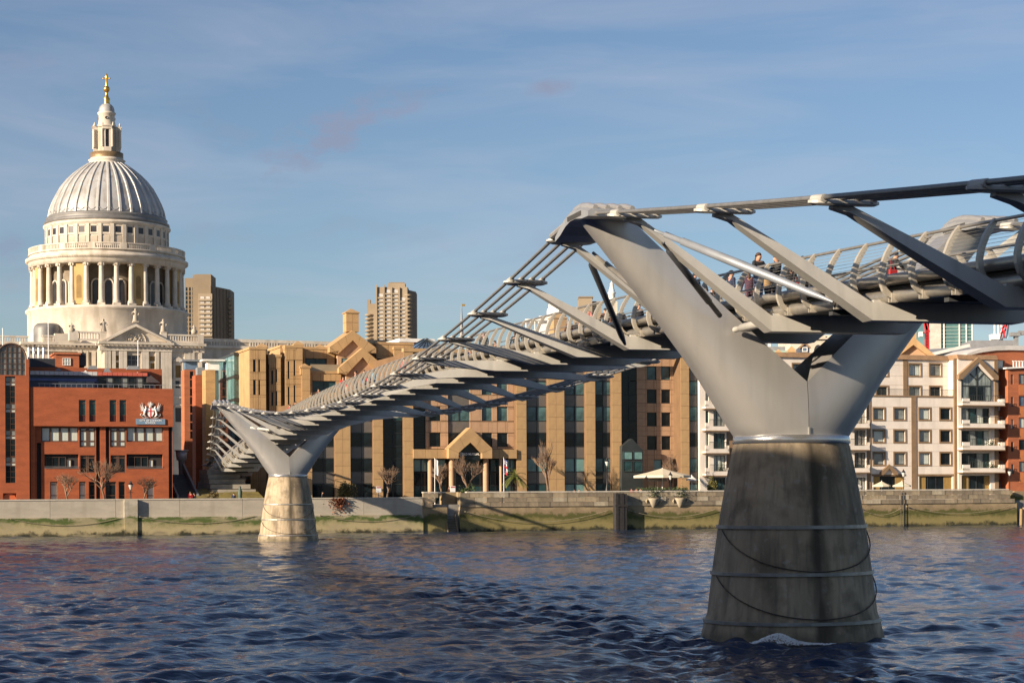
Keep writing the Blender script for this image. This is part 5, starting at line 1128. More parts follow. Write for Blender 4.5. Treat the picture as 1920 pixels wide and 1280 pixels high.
# balcony stacks either side of the near pier
for (xa, xb, stk) in ((1580, 1624, ((788, 802), (829, 843), (871, 885))), (1316, 1361, ((752, 766), (793, 807), (835, 849), (877, 891)))):
    yq = -0.3; r = A.rect(xa - 4, xb + 1, 745 if xa > 1500 else 690, 935, yq); ww = [A.rect(xa + 22, xb - 1, c - 23, c + 6, yq) for c, d in stk] + [A.rect(xa + 7, xa + 13, c - 23, c + 6, yq) for c, d in stk] + [A.rect(xa + 22, xb - 1, 895, 935, yq)]
    m_ = MB(); facade(m_, r[0], r[1], -0.1, r[3], ww, yq, 0.4); m_.box(r[0], r[1], yq + .42, 8, -0.1, r[3] - .05); m_.build("bay_wall", WALLW, AR)
    for i, o_ in enumerate(ww): window(AR, *o_, yq + .3, [GL_PALE, GL_GREY, GL_TEALD][i % 3], FR_DARK, nx=3 if o_[1] - o_[0] > 1 else 1, ft=.07)
    for c, d in stk: balcony(xa + 1, xb, c, d, yq, 1.1, plants=(xa < 1400 and c > 870))
# entrance pediment
for sd in (-1, 1): MB().prism([(A.x(1667, -.4), az(1667, 870)), (A.x(1667 + sd * 16, -.4), az(1667, 885)), (A.x(1667 + sd * 16, -.4), az(1667, 890)), (A.x(1667 + sd * 11, -.4), az(1667, 890)), (A.x(1667, -.4), az(1667, 878))], -0.5, -0.01).build("entrance_pediment", BRN, AR)
MB().prism([(A.x(1667), az(1667, 878)), (A.x(1677), az(1667, 889)), (A.x(1657), az(1667, 889))], -0.12, -0.02).build("pediment_infill", WALLW, AR)
# ------------------------------------------------------------------ red brick block at the far right
Rb = Bld("brick_warehouse", "tall orange red brick block with arched windows and white curved parapet", "building", 1810, 15.5, 3.5)
RR = Rb.root
pts = [(1812, 800), (1812, 669), (1840, 662), (1865, 658), (1890, 656.5), (1925, 656.5), (2010, 658), (2010, 800)]
P2 = [(Rb.x(a), Rb.z(1880, b)) for a, b in pts]; P2[0] = (P2[0][0], 0); P2[-1] = (P2[-1][0], 0)
MB().prism(P2, 0, 14).build("wall", RED_BRICK2, RR)
P3 = [(Rb.x(a), Rb.z(1880, b - .4)) for a, b in pts[1:-1]] ; P4 = [(Rb.x(a), Rb.z(1880, b - h)) for (a, b), h in zip(pts[1:-1], (4, 8, 9, 9, 9, 9))]
MB().prism(P3 + P4[::-1], -0.3, 8).build("parapet", mat("white_parapet", (0.55, 0.53, 0.50), 0.6), RR)
for (c, d, g_) in ((675, 694, GL_PALE), (714, 733, GL_BLUE), (752, 771, GL_PALE), (790, 807, GL_GREY), (830, 850, GL_DARK), (900, 925, GL_BLUE)): Rb.win(1871, 1882, c, d, -0.06, g_, FR_DARK)
for c in (696, 735, 773, 812): Rb.win(1871, 1882, c, c + 16, -0.04, mat("orange_panel", (0.48, 0.17, 0.06), 0.6), None, name="panel")
Rf = Bld("brick_warehouse", "lower red brick frontage with arched windows and white rail of posts", "building", 1889, 13.3, 3.5)
x0, x1 = Rf.x(1890), Rf.x(2000); zt_ = Rf.z(1905, 692)
ops = [Rf.rect(1895.5, 1900.5, 702 + 42 * k, 720 + 42 * k) for k in range(5)] + [Rf.rect(1910.5, 1922, 701 + 41 * k, 720 + 41 * k) for k in range(5)]
m_ = MB(); facade(m_, x0, x1, -0.1, zt_, ops, 0, .3); m_.box(x0, x1, .32, 6, -0.1, zt_ - .02); m_.build("wall", RED_BRICK2, Rf.root)
for i, o_ in enumerate(ops): window(Rf.root, *o_, .22, [GL_GREY, GL_BLUE, GL_PALE, GL_DARK, GL_GREY][i % 5], FR_DARK, ft=.08)
MB().hexa([(x0 - .5, -.4, zt_), (x1, -.4, zt_ + .6), (x1, 5, zt_ + .6), (x0 - .5, 5, zt_), (x0 - .5, -.4, zt_ + .25), (x1, -.4, zt_ + .85), (x1, 5, zt_ + .85), (x0 - .5, 5, zt_ + .25)]).build("coping", FR_WHITE, Rf.root)
for k in range(6): MB().box(Rf.x(1902) + k * .55, Rf.x(1902) + k * .55 + .14, 0.2, .34, zt_ + .2, zt_ + 1.35).box(Rf.x(1902) + k * .55 - .1, Rf.x(1902) + k * .55 + .24, .18, .36, zt_ + 1.2, zt_ + 1.35).build("rail_post", FR_WHITE, Rf.root)
for k in range(5): Rf.win(1911, 1922, 722 + 41 * k, 740 + 41 * k, -0.03, mat("orange_panel", (0, 0, 0)), None, name="panel")
# ------------------------------------------------------------------ cathedral
PORT = mat("portland_stone", (0.55, 0.49, 0.41), 0.85, 0, 0.14, 0.25, detail=8); add_streaks(PORT, (0.27, 0.22, 0.16), 0.6, (0.4, 0.4, 0.07), (0.5, 0.74))
PORT2 = mat("weathered_portland", (0.46, 0.40, 0.32), 0.88, 0, 0.18, 0.18, detail=8); add_streaks(PORT2, (0.22, 0.18, 0.13), 0.55, (0.3, 0.3, 0.05), (0.48, 0.72))
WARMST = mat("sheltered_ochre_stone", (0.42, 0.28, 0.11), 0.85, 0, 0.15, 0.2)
LEAD = mat("lead_dome", (0.36, 0.36, 0.36), 0.5, 0.1, 0.12, 0.15, detail=8); add_streaks(LEAD, (0.20, 0.165, 0.12), 0.7, (0.6, 0.6, 0.06), (0.47, 0.72))
GOLD = mat("gilding", (0.62, 0.38, 0.10), 0.3, 0.9, 0.1, 1.0)
CDARK = mat("dark_church_glass", (0.035, 0.035, 0.04), 0.3, 0, 0.3, 0.3)
SPA = math.radians(22); SPX, SPY = -131.0, 620.0
SP = thing("cathedral", "domed baroque stone cathedral with columned drum and gilded cross above the rooftops", "cathedral", (SPX, SPY, 3.5), SPA)
def sz(py, Y=620.0, px=204): return CAMZ + (HOR - py + ROLL * (960 - px)) / FPX * Y - 3.5
def sp(px, Y=620.0): return px      # placeholder for readability
u_ = 620.0 / FPX
def front(n, a0=-PI * 1.05, a1=PI * 0.05): return [a0 + (a1 - a0) * k / n for k in range(n + 1)]
# dome
dp = [(5.9, sz(309)), (8.2, sz(318)), (10.6, sz(329)), (12.7, sz(341)), (14.6, sz(355)), (16.0, sz(370)), (17.2, sz(384)), (18.05, sz(397)), (18.5, sz(411))]
m = MB(); m.lathe(dp[::-1], 96); dome = m.build("dome", LEAD, SP)
m = MB(); rings = []
rm = MB()
path = [(r + 0.18, z) for r, z in dp]
for i, (r, z) in enumerate(path):
    w = 0.22 + 0.30 * (r / 18.5); rings_ = None
rr = [[(r - 0.25, -w, z), (r + 0.22, -w * .6, z + .1), (r + 0.22, w * .6, z + .1), (r - 0.25, w, z)] for (r, z), w in zip(path, [0.22 + 0.34 * (r / 18.5) for r, z in path])]
rm.loft(rr, 0, False); rme = rm.mesh("dome_rib", mat("pale_lead_rib", (0.43, 0.42, 0.40), 0.5, 0.1, 0.12, 0.3))
for k in range(32): inst("dome_rib", rme, dome, (0, 0, 0), 2 * PI * k / 32 + 0.05)
m = MB()
for k in range(32):          # curled feet of the lead panels
    a = 2 * PI * (k + .5) / 32 + 0.05; m.tube([(18.45 * math.cos(a + t_ * .07), 18.45 * math.sin(a + t_ * .07), sz(408) + (1 - t_ * t_) * -0.9 + .9) for t_ in (-1, -.6, 0, .6, 1)], .12, 4)
m.build("panel_feet", LEAD, dome)
m = MB(); m.lathe([(18.4, sz(409)), (19.3, sz(413)), (19.3, sz(415)), (19.0, sz(418)), (19.9, sz(421)), (20.0, sz(424)), (19.3, sz(427))], 96); m.build("lead_skirt", mat("dark_lead", (0.17, 0.165, 0.16), 0.5, 0.1, 0.2, 0.3), SP)
m = MB(); m.lathe([(19.4, sz(426)), (20.3, sz(428.5)), (20.3, sz(431)), (19.5, sz(434)), (19.3, sz(438))], 96); m.build("attic_cornice", PORT, SP)
m = MB(); m.lathe([(19.3, sz(436)), (19.3, sz(474))], 96); m.build("attic_wall", PORT, SP)
pil = MB().box(19.2, 19.75, -0.55, 0.55, sz(472), sz(434)).mesh("attic_pilaster", PORT); wdw = MB().box(19.0, 19.36, -0.95, 0.95, sz(450), sz(438.5)).mesh("attic_window", CDARK)
wfr = MB().box(19.2, 19.5, -1.3, -0.95, sz(452), sz(437)).box(19.2, 19.5, 0.95, 1.3, sz(452), sz(437)).box(19.2, 19.52, -1.3, 1.3, sz(453.5), sz(450)).box(19.2, 19.5, -1.3, 1.3, sz(438.5), sz(436.5)).mesh("window_surround", PORT)
pnl = MB().box(19.2, 19.42, -1.1, 1.1, sz(470), sz(456)).mesh("attic_panel", PORT2)
for k in range(32):
    a = 2 * PI * k / 32; inst("attic_pilaster", pil, SP, (0, 0, 0), a + PI / 32); w = inst("attic_window", wdw, SP, (0, 0, 0), a); inst("window_surround", wfr, w); inst("attic_panel", pnl, SP, (0, 0, 0), a)
# stone gallery and entablature
m = MB(); m.lathe([(19.2, sz(482)), (24.6, sz(482)), (24.6, sz(488)), (25.9, sz(492)), (25.9, sz(496)), (25.2, sz(498)), (24.9, sz(500)), (24.9, sz(508)), (22.8, sz(508)), (19.6, sz(508))], 128); m.build("entablature", PORT, SP)
m = MB(); m.lathe([(24.5, sz(472)), (24.95, sz(472)), (24.95, sz(474.5)), (24.5, sz(474.5))], 128); m.lathe([(24.4, sz(482)), (25.0, sz(482)), (25.0, sz(485)), (24.4, sz(485))], 128); m.build("gallery_rail", PORT, SP)
m = MB(); nb = 256
for k in range(nb):
    a = 2 * PI * k / nb; c, s = math.cos(a), math.sin(a)
    if k % 16 in (0, 1, 2): continue
    q = MB().box(24.55, 24.85, -.17, .17, sz(483), sz(474)); m.add([(x * c - y * s, x * s + y * c, z) for x, y, z in q.v], q.f)
for k in range(16):
    a = 2 * PI * (k + 1 / 16) / 16; c, s = math.cos(a), math.sin(a); q = MB().box(24.45, 25.0, -1.0, 1.0, sz(484), sz(472)); m.add([(x * c - y * s, x * s + y * c, z) for x, y, z in q.v], q.f)
m.build("gallery_balusters", PORT, SP)['kind'] = 'stuff'
m = MB()
for k in range(192):
    a = 2 * PI * k / 192; c, s = math.cos(a), math.sin(a); q = MB().box(24.9, 25.65, -.2, .2, sz(497.5), sz(494.5)); m.add([(x * c - y * s, x * s + y * c, z) for x, y, z in q.v], q.f)
m.build("dentils", PORT, SP)['kind'] = 'stuff'
# drum wall, columns, niches
m = MB(); m.lathe([(19.6, sz(508)), (19.6, sz(585))], 96); m.build("drum_wall", mat("drum_shade_stone", (0.19, 0.155, 0.115), 0.9, 0, 0.25, 0.3), SP)  # dark base colour stands in for the shade between the columns
cprof = [(1.15, sz(581)), (1.15, sz(577)), (0.9, sz(576)), (0.84, sz(574)), (0.82, sz(550)), (0.70, sz(515)), (0.68, sz(514)), (1.0, sz(509.5)), (1.15, sz(508.3)), (1.15, sz(507.8))]
cm_ = MB(); cm_.lathe(cprof, 16, c=(23.7, 0)); cm_.box(22.3, 25.1, -1.2, 1.2, sz(586), sz(581)); cme_ = cm_.mesh("drum_column", PORT)
cap_ = MB()
for k in range(8): a = 2 * PI * k / 8; cap_.box(23.7 + 0.95 * math.cos(a) - .2, 23.7 + 0.95 * math.cos(a) + .2, 0.95 * math.sin(a) - .2, 0.95 * math.sin(a) + .2, sz(513), sz(509))
capm = cap_.mesh("capital", PORT2)
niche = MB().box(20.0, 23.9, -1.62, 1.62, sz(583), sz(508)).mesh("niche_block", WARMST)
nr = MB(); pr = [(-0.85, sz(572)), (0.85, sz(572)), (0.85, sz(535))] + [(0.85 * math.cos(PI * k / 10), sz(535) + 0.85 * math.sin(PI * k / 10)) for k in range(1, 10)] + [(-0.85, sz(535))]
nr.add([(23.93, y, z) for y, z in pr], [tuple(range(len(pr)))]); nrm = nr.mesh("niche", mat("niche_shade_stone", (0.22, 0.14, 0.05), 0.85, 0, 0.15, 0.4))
win = MB(); pr = [(-1.1, sz(581)), (1.1, sz(581)), (1.1, sz(543))] + [(1.1 * math.cos(PI * k / 10), sz(543) + 1.1 * math.sin(PI * k / 10)) for k in range(1, 10)] + [(-1.1, sz(543))]
win.add([(19.72, y, z) for y, z in pr], [tuple(range(len(pr)))]); wnm = win.mesh("drum_window", CDARK)
arch = MB(); arch.tube([(19.8, 1.35 * math.cos(PI * k / 12), sz(543) + 1.35 * math.sin(PI * k / 12)) for k in range(13)], .28, 5); arch.box(19.6, 20.0, -1.6, -1.2, sz(583), sz(543)); arch.box(19.6, 20.0, 1.2, 1.6, sz(583), sz(543)); archm = arch.mesh("window_arch", PORT)
A0 = -PI / 2 - math.radians(22) - 0.02
for k in range(32):
    a = A0 - math.radians(8.4) + 2 * PI * (k - .5) / 32
    c_ = inst("drum_column", cme_, SP, (0, 0, 0), a); inst("capital", capm, c_)
    am = a + PI / 32
    if k % 4 == 0:
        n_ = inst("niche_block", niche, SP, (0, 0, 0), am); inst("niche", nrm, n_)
    else:
        w = inst("drum_window", wnm, SP, (0, 0, 0), am); inst("window_arch", archm, w)
m = MB(); m.lathe([(20, sz(585)), (25.6, sz(585)), (26.0, sz(587)), (26.0, sz(590)), (25.4, sz(592)), (25.3, sz(640)), (25.3, 0)], 128); m.build("drum_base", PORT, SP)
# lantern
LA = MB(); LA.lathe([(6.0, sz(311)), (5.6, sz(307)), (5.6, sz(304)), (6.0, sz(302)), (5.3, sz(300)), (5.2, sz(297))], 48); lan = LA.build("lantern", PORT, SP)
m = MB(); m.lathe([(5.25, sz(298)), (5.25, sz(288)), (5.1, sz(288)), (5.1, sz(298))], 48); m.build("golden_gallery_rail", mat("gilt_ironwork", (0.24, 0.16, 0.08), 0.5, 0.4, 0.2, 2), lan)
m = MB(); m.lathe([(3.2, sz(299)), (3.2, sz(241))], 24); m.build("lantern_core", PORT2, lan)
lb = MB(); lb.box(2.4, 4.3, -1.25, 1.25, sz(300), sz(279)); lb.box(2.4, 4.25, -1.3, -0.55, sz(279), sz(246)); lb.box(2.4, 4.25, 0.55, 1.3, sz(279), sz(246)); lb.box(2.4, 4.5, -1.5, 1.5, sz(246), sz(241)); lb.box(2.4, 4.7, -1.6, 1.6, sz(241), sz(239)); lbm = lb.mesh("lantern_bay", PORT)
lw_ = MB().box(2.6, 3.5, -0.54, 0.54, sz(278), sz(247)).mesh("lantern_opening", CDARK)
lc = MB(); lc.lathe([(.42, sz(279)), (.36, sz(250)), (.5, sz(246))], 8, c=(4.15, 1.6)); lc.lathe([(.42, sz(279)), (.36, sz(250)), (.5, sz(246))], 8, c=(4.15, -1.6)); lcm = lc.mesh("lantern_columns", PORT)
for k in range(4):
    a = PI / 2 * k + math.radians(-8); inst("lantern_bay", lbm, lan, (0, 0, 0), a); inst("lantern_opening", lw_, lan, (0, 0, 0), a); inst("lantern_columns", lcm, lan, (0, 0, 0), a)
for k in range(8):
    a = PI / 4 * k + .3; m = MB(); m.lathe([(.05, sz(232)), (.3, sz(236)), (.22, sz(239))], 6, c=(4.3 * math.cos(a), 4.3 * math.sin(a))); m.build("lantern_urn", PORT, lan)
m = MB(); m.lathe([(3.3, sz(240)), (2.8, sz(234)), (2.6, sz(228)), (2.55, sz(217)), (2.9, sz(215)), (2.95, sz(212.5)), (2.6, sz(211))], 24); m.build("lantern_upper", PORT, lan)
for k in range(4): a = PI / 2 * k + math.radians(-12) - PI / 2; m = MB(); m.lathe([(0.0, 0), (.45, 0), (.45, .12)], 10); o = m.build("oculus", CDARK, lan); o.location = (2.62 * math.cos(a), 2.62 * math.sin(a), sz(223.5)); o.rotation_euler = (0, PI / 2, a)
m = MB(); m.lathe([(2.55, sz(211)), (2.5, sz(206)), (2.2, sz(201)), (1.6, sz(197)), (1.0, sz(195))], 24); m.build("lantern_cap", LEAD, lan)
m = MB(); m.lathe([(1.1, sz(195)), (1.0, sz(190)), (1.15, sz(186)), (.6, sz(181)), (.45, sz(176)), (.5, sz(174))], 16); m.lathe([(0.05, sz(174.5)), (.8, sz(172)), (1.12, sz(167.5)), (.8, sz(163)), (.1, sz(161))], 20); m.build("golden_ball", GOLD, SP)
cr_ = MB(); cr_.lathe([(.42, sz(162)), (.32, sz(150)), (.45, sz(148)), (.3, sz(140)), (.05, sz(138))], 8); cr_.box(-.95, .95, -.22, .22, sz(149), sz(146)); cr_.sphere((-1.0, 0, sz(147.5)), .32, 8, 5); cr_.sphere((1.0, 0, sz(147.5)), .32, 8, 5); o = cr_.build("golden_cross", GOLD, SP); o.rotation_euler[2] = -SPA
# ---------------- south transept front, local frame: y negative = towards the river
Tn = math.cos(SPA)
def tl(px, py, yl):
    # local x,z on the plane y=yl of the cathedral frame seen at the photo position
    r = Vector(ray(px, py)); ey = Vector((-math.sin(SPA), math.cos(SPA), 0)); ex = Vector((math.cos(SPA), math.sin(SPA), 0)); o = Vector((SPX, SPY, 0)) + ey * yl
    t = o.dot(ey) / r.dot(ey); p = r * t; return (Vector((p.x, p.y, 0)) - Vector((SPX, SPY, 0))).dot(ex), CAMZ + p.z - 3.5
YT = -40.0
X = lambda px, y=YT: tl(px, 680, y)[0]
Zt = lambda py, px=255, y=YT: tl(px, py, y)[1]
zc = Zt(650); zb = Zt(641)
xa, xb = X(196), X(320)
wn_c = (X(239), X(263), Zt(692), Zt(666)); 
nic = [(X(a), X(b), Zt(690), Zt(680)) for a, b in ((215, 223), (282, 290))] + [(X(a), X(b), Zt(676), Zt(667)) for a, b in ((214, 224), (281, 291))]
low = [(X(a), X(b), Zt(800), Zt(760)) for a, b in ((246, 262),)]
m = MB(); facade(m, xa, xb, 0, zc, [wn_c] + nic, YT, 0.8); m.box(xa, xb, YT + .85, -15, 0, zc); m.build("transept_wall", PORT2, SP)
window(SP, *wn_c, YT + .5, CDARK, mat("pale_lead_bars", (0.25, 0.24, 0.22), 0.6), nx=3, nz=3, ft=.12)
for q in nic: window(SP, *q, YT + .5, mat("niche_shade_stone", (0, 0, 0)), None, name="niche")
for px in (199, 204, 213, 226.5, 234, 268, 275, 294, 305, 312, 318):
    x_ = X(px); m = MB(); m.box(x_ - .55, x_ + .55, YT - .55, YT, 0, Zt(657)); p_ = m.build("transept_pilaster", PORT, SP); MB().hexa([(x_ - .6, YT - .6, Zt(657)), (x_ + .6, YT - .6, Zt(657)), (x_ + .6, YT, Zt(657)), (x_ - .6, YT, Zt(657)), (x_ - .85, YT - .8, Zt(652)), (x_ + .85, YT - .8, Zt(652)), (x_ + .85, YT, Zt(652)), (x_ - .85, YT, Zt(652))]).build("capital", PORT2, p_)
def cornice(x0, x1, y0, z0, z1, back=2.0, mod=True):
    h = z1 - z0; m = MB(); m.box(x0, x1, y0 - .4, y0 + back, z0 - 1.0, z0 + h * .25); m.box(x0 - .4, x1 + .4, y0 - 1.5, y0 + back, z0 + h * .55, z1); m.build("cornice", PORT, SP)
    if mod:
        q = MB(); n = max(2, int((x1 - x0) / 1.25))
        for k in range(n): xx = x0 + (x1 - x0) * (k + .5) / n; q.box(xx - .3, xx + .3, y0 - 1.3, y0 - .3, z0 + h * .25 + .02, z0 + h * .55 - .01)
        q.build("modillions", PORT2, SP)['kind'] = 'stuff'
cornice(X(186), X(322), YT - .3, Zt(652), Zt(641.5))
def balustrade(x0, x1, y0, z0, z1, back=.7):
    h = z1 - z0; m = MB(); m.box(x0, x1, y0, y0 + back, z0, z0 + h * .22); m.box(x0, x1, y0, y0 + back, z1 - h * .18, z1); n = max(2, int((x1 - x0) / .75))
    m.build("balustrade", PORT, SP); q = MB()
    for k in range(n): xx = x0 + (x1 - x0) * (k + .5) / n; q.box(xx - .19, xx + .19, y0 + .15, y0 + back - .15, z0 + h * .22, z1 - h * .18)
    q.build("balusters", PORT, SP)['kind'] = 'stuff'
def plinth(pa, pb, y0, py0, py1, back=2): MB().box(X(pa, y0), X(pb, y0), y0 - .1, y0 + back, Zt(py0, y=y0), Zt(py1, y=y0)).build("parapet_block", PORT, SP)
# pediment
ap, zpl, pa, pb = (255, 607), 641.5, 187, 321
def pq(px, py, y=YT - 1.6): return tl(px, py, y)
for sd, px in ((-1, pa), (1, pb)):
    MB().prism([pq(255, 607), pq(px, 640.5), pq(px, 644), pq(255, 612)], YT - 1.7, YT + 6).build("pediment_cornice", PORT, SP)
MB().prism([pq(255, 612, YT), pq(312, 641, YT), pq(198, 641, YT)], YT - .3, YT + 5).build("tympanum", PORT, SP)
m = MB(); c_ = pq(255, 640, YT - .4)
m.tube([(c_[0] + 3.0 * math.cos(PI * k / 14), YT - .45, c_[1] + 3.0 * math.sin(PI * k / 14)) for k in range(15)], .22, 5); rr_ = random.Random(4)
for k in range(26): a = rr_.uniform(0, PI); d_ = rr_.uniform(.3, 2.6); m.sphere((c_[0] + d_ * math.cos(a), YT - .45, c_[1] + .2 + d_ * math.sin(a) * .9), rr_.uniform(.2, .45), 6, 4)
m.build("tympanum_relief", PORT2, SP)
plinth(130, 147, YT, 641, 622.5); plinth(302, 313, YT, 641, 622.5); plinth(371, 382, YT - 0, 641, 624); plinth(188, 200, YT, 641, 622.5)
balustrade(X(147), X(188), YT, Zt(641), Zt(623.5)); balustrade(X(313), X(371), YT, Zt(641), Zt(624.5))
# flanking bay to the right and curved bay to the left
xr0, xr1 = X(320), X(381)
wins_ = [(X(330), X(340), Zt(706), Zt(683))]
m = MB(); lw2 = [(X(329), X(344), Zt(790), Zt(763)), (X(329.5), X(338), Zt(726), Zt(712))]
facade(m, xr0 + .02, xr1, 0, zc, wins_ + lw2, YT + .6, .8); m.box(xr0 + .02, xr1, YT + 1.45, -12, 0, zc); m.build("side_bay", PORT, SP)
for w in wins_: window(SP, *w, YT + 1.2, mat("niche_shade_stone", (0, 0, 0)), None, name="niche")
for w in lw2: window(SP, *w, YT + 1.2, CDARK, None)
cx_ = (X(323) + X(347)) / 2; MB().prism([(X(322), Zt(676)), (X(348), Zt(676)), (X(335), Zt(667))], YT - .1, YT + .6).build("window_pediment", PORT, SP)
for a, b in ((325, 328), (342, 345)): MB().box(X(a), X(b), YT + .1, YT + .6, Zt(708), Zt(677)).build("window_column", PORT, SP)
m = MB(); zz1 = Zt(763); xm = (lw2[0][0] + lw2[0][1]) / 2; r_ = (lw2[0][1] - lw2[0][0]) / 2 + .2; m.tube([(xm + r_ * math.cos(PI * k / 12), YT + .55, zz1 + r_ * math.sin(PI * k / 12) * .6) for k in range(13)], .35, 5); m.build("window_arch", PORT, SP)
for a in (349, 355, 362, 376): MB().box(X(a) - .5, X(a) + .5, YT + .1, YT + .6, 0, Zt(655)).build("side_pilaster", PORT, SP)
for py in (722, 745): MB().box(xr0, xr1, YT + .2, YT + .6, Zt(py), Zt(py - 3)).build("string_course", PORT, SP)
cornice(xr0 + .3, xr1 + .4, YT + .5, Zt(652), Zt(641.7))
xl0, xl1 = X(100, -30), X(198, -30)
MB().box(X(52, -26), X(198, -26), -26, -10, 0, Zt(652, 120, -26)).build("nave_bay", PORT2, SP); cornice(X(40, -26), X(196, -26), -26.5, Zt(653, 120, -26), Zt(643, 120, -26)); 
balustrade(X(80, -26), X(103, -26), -26, Zt(643, 90, -26), Zt(628, 90, -26)); MB().box(X(103, -26), X(131, -26), -26, -24, Zt(643, 110, -26), Zt(625, 110, -26)).build("parapet_block", PORT, SP)
for a in (150, 162, 176, 188): MB().box(X(a, -27) - .6, X(a, -27) + .6, -27, -26, 0, Zt(656, 120, -26)).build("side_pilaster", PORT, SP)
# long nave and choir ranges
MB().box(X(-160, -16), X(60, -16), -16, 12, 0, Zt(645, 20, -16)).build("nave_range", PORT, SP); cornice(X(-160, -16), X(55, -16), -16.4, Zt(652, 20, -16), Zt(643, 20, -16)); balustrade(X(-160, -16), X(54, -16), -16, Zt(643, 20, -16), Zt(629, 20, -16))
zch = tl(500, 655, -14)[1]
xe0, xe1 = X(381, -14), X(660, -14)
MB().box(xe0, xe1, -14, 12, 0, zch).build("choir_range", PORT, SP)
MB().box(xe0, xe1, -14.8, -13, zch, zch + .9).build("cornice", PORT, SP)
ztp = tl(500, 637, -14)[1]; MB().box(xe0, xe1, -14, -13, ztp - 1.0, ztp).build("parapet", PORT, SP); MB().box(xe0, xe1, -13.8, -13.1, zch + .9, ztp - 1.0).build("parapet_field", PORT2, SP)
q = MB(); n = int((xe1 - xe0) / .9)
for k in range(n):
    if k % 14 < 3: continue
    xx = xe0 + (xe1 - xe0) * k / n; q.box(xx - .2, xx + .2, -14.0, -13.75, zch + .9, ztp - 1.0)
q.build("balusters", PORT, SP)['kind'] = 'stuff'
MB().lathe([(4.2, sz(660)), (4.2, sz(628)), (3.8, sz(622)), (3.0, sz(618)), (0.1, sz(617))], 24, c=(X(92, -20), -16)).build("stair_turret_roof", mat("dark_lead", (0.17, 0.165, 0.16), 0.5, 0.1, 0.2, 0.3), SP)
MB().box(-24, 24, -22, 24, 0, sz(645)).build("crossing_block", PORT2, SP)
# statues on the parapet
def statue(px, py_foot, h, kind, lab):
    x_, z_ = tl(px, py_foot, YT - .2)
    ex = Vector((math.cos(SPA), math.sin(SPA), 0)); ey = Vector((-math.sin(SPA), math.cos(SPA), 0)); p = Vector((SPX, SPY, 0)) + ex * x_ + ey * (YT + .6)
    t = thing("statue", lab, "statue", (p.x, p.y, z_ + 3.5 - .15), SPA, "stone saints on the cathedral parapet")
    m = MB(); k = h / 3.6
    m.box(-.75 * k, .75 * k, -.6 * k, .6 * k, 0, .3 * k); m.build("statue_base", PORT2, t)
    m = MB(); n = 10; r2 = random.Random(int(px))
    prof = [(.70, .28), (.75, .6), (.62, 1.2), (.58, 1.8), (.50, 2.2), (.62, 2.6), (.55, 2.85), (.2, 3.0), (.18, 3.05), (.27, 3.2), (.27, 3.42), (.15, 3.58), (.02, 3.62)]
    if kind == 'seated': prof = [(.95, .28), (1.15, .7), (1.1, 1.3), (.7, 1.7), (.7, 2.2), (.6, 2.6), (.2, 2.75), (.27, 3.0), (.2, 3.3), (.02, 3.4)]
    rings = [[(r * k * math.cos(2 * PI * j / n) * (1 + .12 * math.sin(j * 3 + z * 2)), r * k * .75 * math.sin(2 * PI * j / n) - (.15 * k if kind == 'seated' and z < 1.4 else 0), z * k) for j in range(n)] for r, z in prof]
    m.loft(rings); 
    for sd in (-1, 1):
        el = (sd * .85 * k, -.25 * k, 2.05 * k); hd = (sd * (.55 if sd > 0 else 1.0) * k, -.5 * k, (1.9 if sd > 0 else 2.5) * k)
        m.tube([(sd * .5 * k, 0, 2.65 * k), el, hd], [.22 * k, .18 * k, .12 * k], 6)
    m.build("figure", PORT2, t)
    if kind == 'staff': MB().tube([(-1.0 * k, -.5 * k, .3 * k), (-1.15 * k, -.5 * k, 4.2 * k)], .07 * k, 5).build("staff", PORT2, t)
statue(255, 603, 4.3, 'stand', "stone saint standing on the apex of the cathedral pediment")
statue(195, 623, 4.3, 'staff', "stone saint with a staff on the cathedral parapet west of the pediment")
statue(307, 623, 4.3, 'stand', "stone saint on the cathedral parapet block east of the pediment")
statue(135, 622.5, 3.2, 'seated', "seated stone saint above the corner of the cathedral's west bay")
statue(365, 625, 3.0, 'seated', "seated stone saint on the parapet corner near the brown tower")
# ------------------------------------------------------------------ background towers
BARB = mat("brown_concrete", (0.20, 0.155, 0.105), 0.9, 0, 0.12, 0.08)
BARBL = mat("tan_concrete", (0.27, 0.215, 0.15), 0.9, 0, 0.12, 0.08)
WGL = glass_mat("glinting_window", (0.55, 0.52, 0.48), 0.2, 0.35, 0.25)
def tower(name, lab, Y, px0, ang): 
    p = at_depth(px0, 900, Y); t = thing(name, lab, "tower block", (p.x, p.y, 3.5), ang); return t
YB = 1050.0; kx = YB / FPX
def bx(px, c): return (px - c) * kx
def bz(py, px=500): return CAMZ + (HOR - py + ROLL * (960 - px)) * kx - 3.5
tA = tower("tower_block", "dark brown concrete tower with saw tooth balconies beside the cathedral drum", YB, 390, 0.0)
a = lambda p: bx(p, 390)
zA = lambda p: bz(p, 390)
MB().box(a(348), a(383), 0, 20, 0, zA(521)).build("west_slab", BARB, tA); MB().box(a(365), a(399), -3, 14, 0, zA(516)).build("core_shaft", BARB, tA); MB().box(a(376), a(402), -5, 2, 0, zA(552)).build("balcony_shaft", BARBL, tA)
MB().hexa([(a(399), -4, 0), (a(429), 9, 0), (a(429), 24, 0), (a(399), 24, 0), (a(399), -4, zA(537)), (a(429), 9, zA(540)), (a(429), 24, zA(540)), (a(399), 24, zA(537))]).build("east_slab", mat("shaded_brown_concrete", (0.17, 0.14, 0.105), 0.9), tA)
MB().box(a(368), a(397), 0, 10, zA(516), zA(514)).build("roof_plant", BARB, tA)
wm = MB().box(0, 0.9, -.05, .05, 0, 1.9).mesh("small_window", GL_DARK)
for i in range(5):
    for j in range(13): inst("window", wm, tA, (a(350 + i * 6.2), -.04, zA(545 + j * 8.2)))
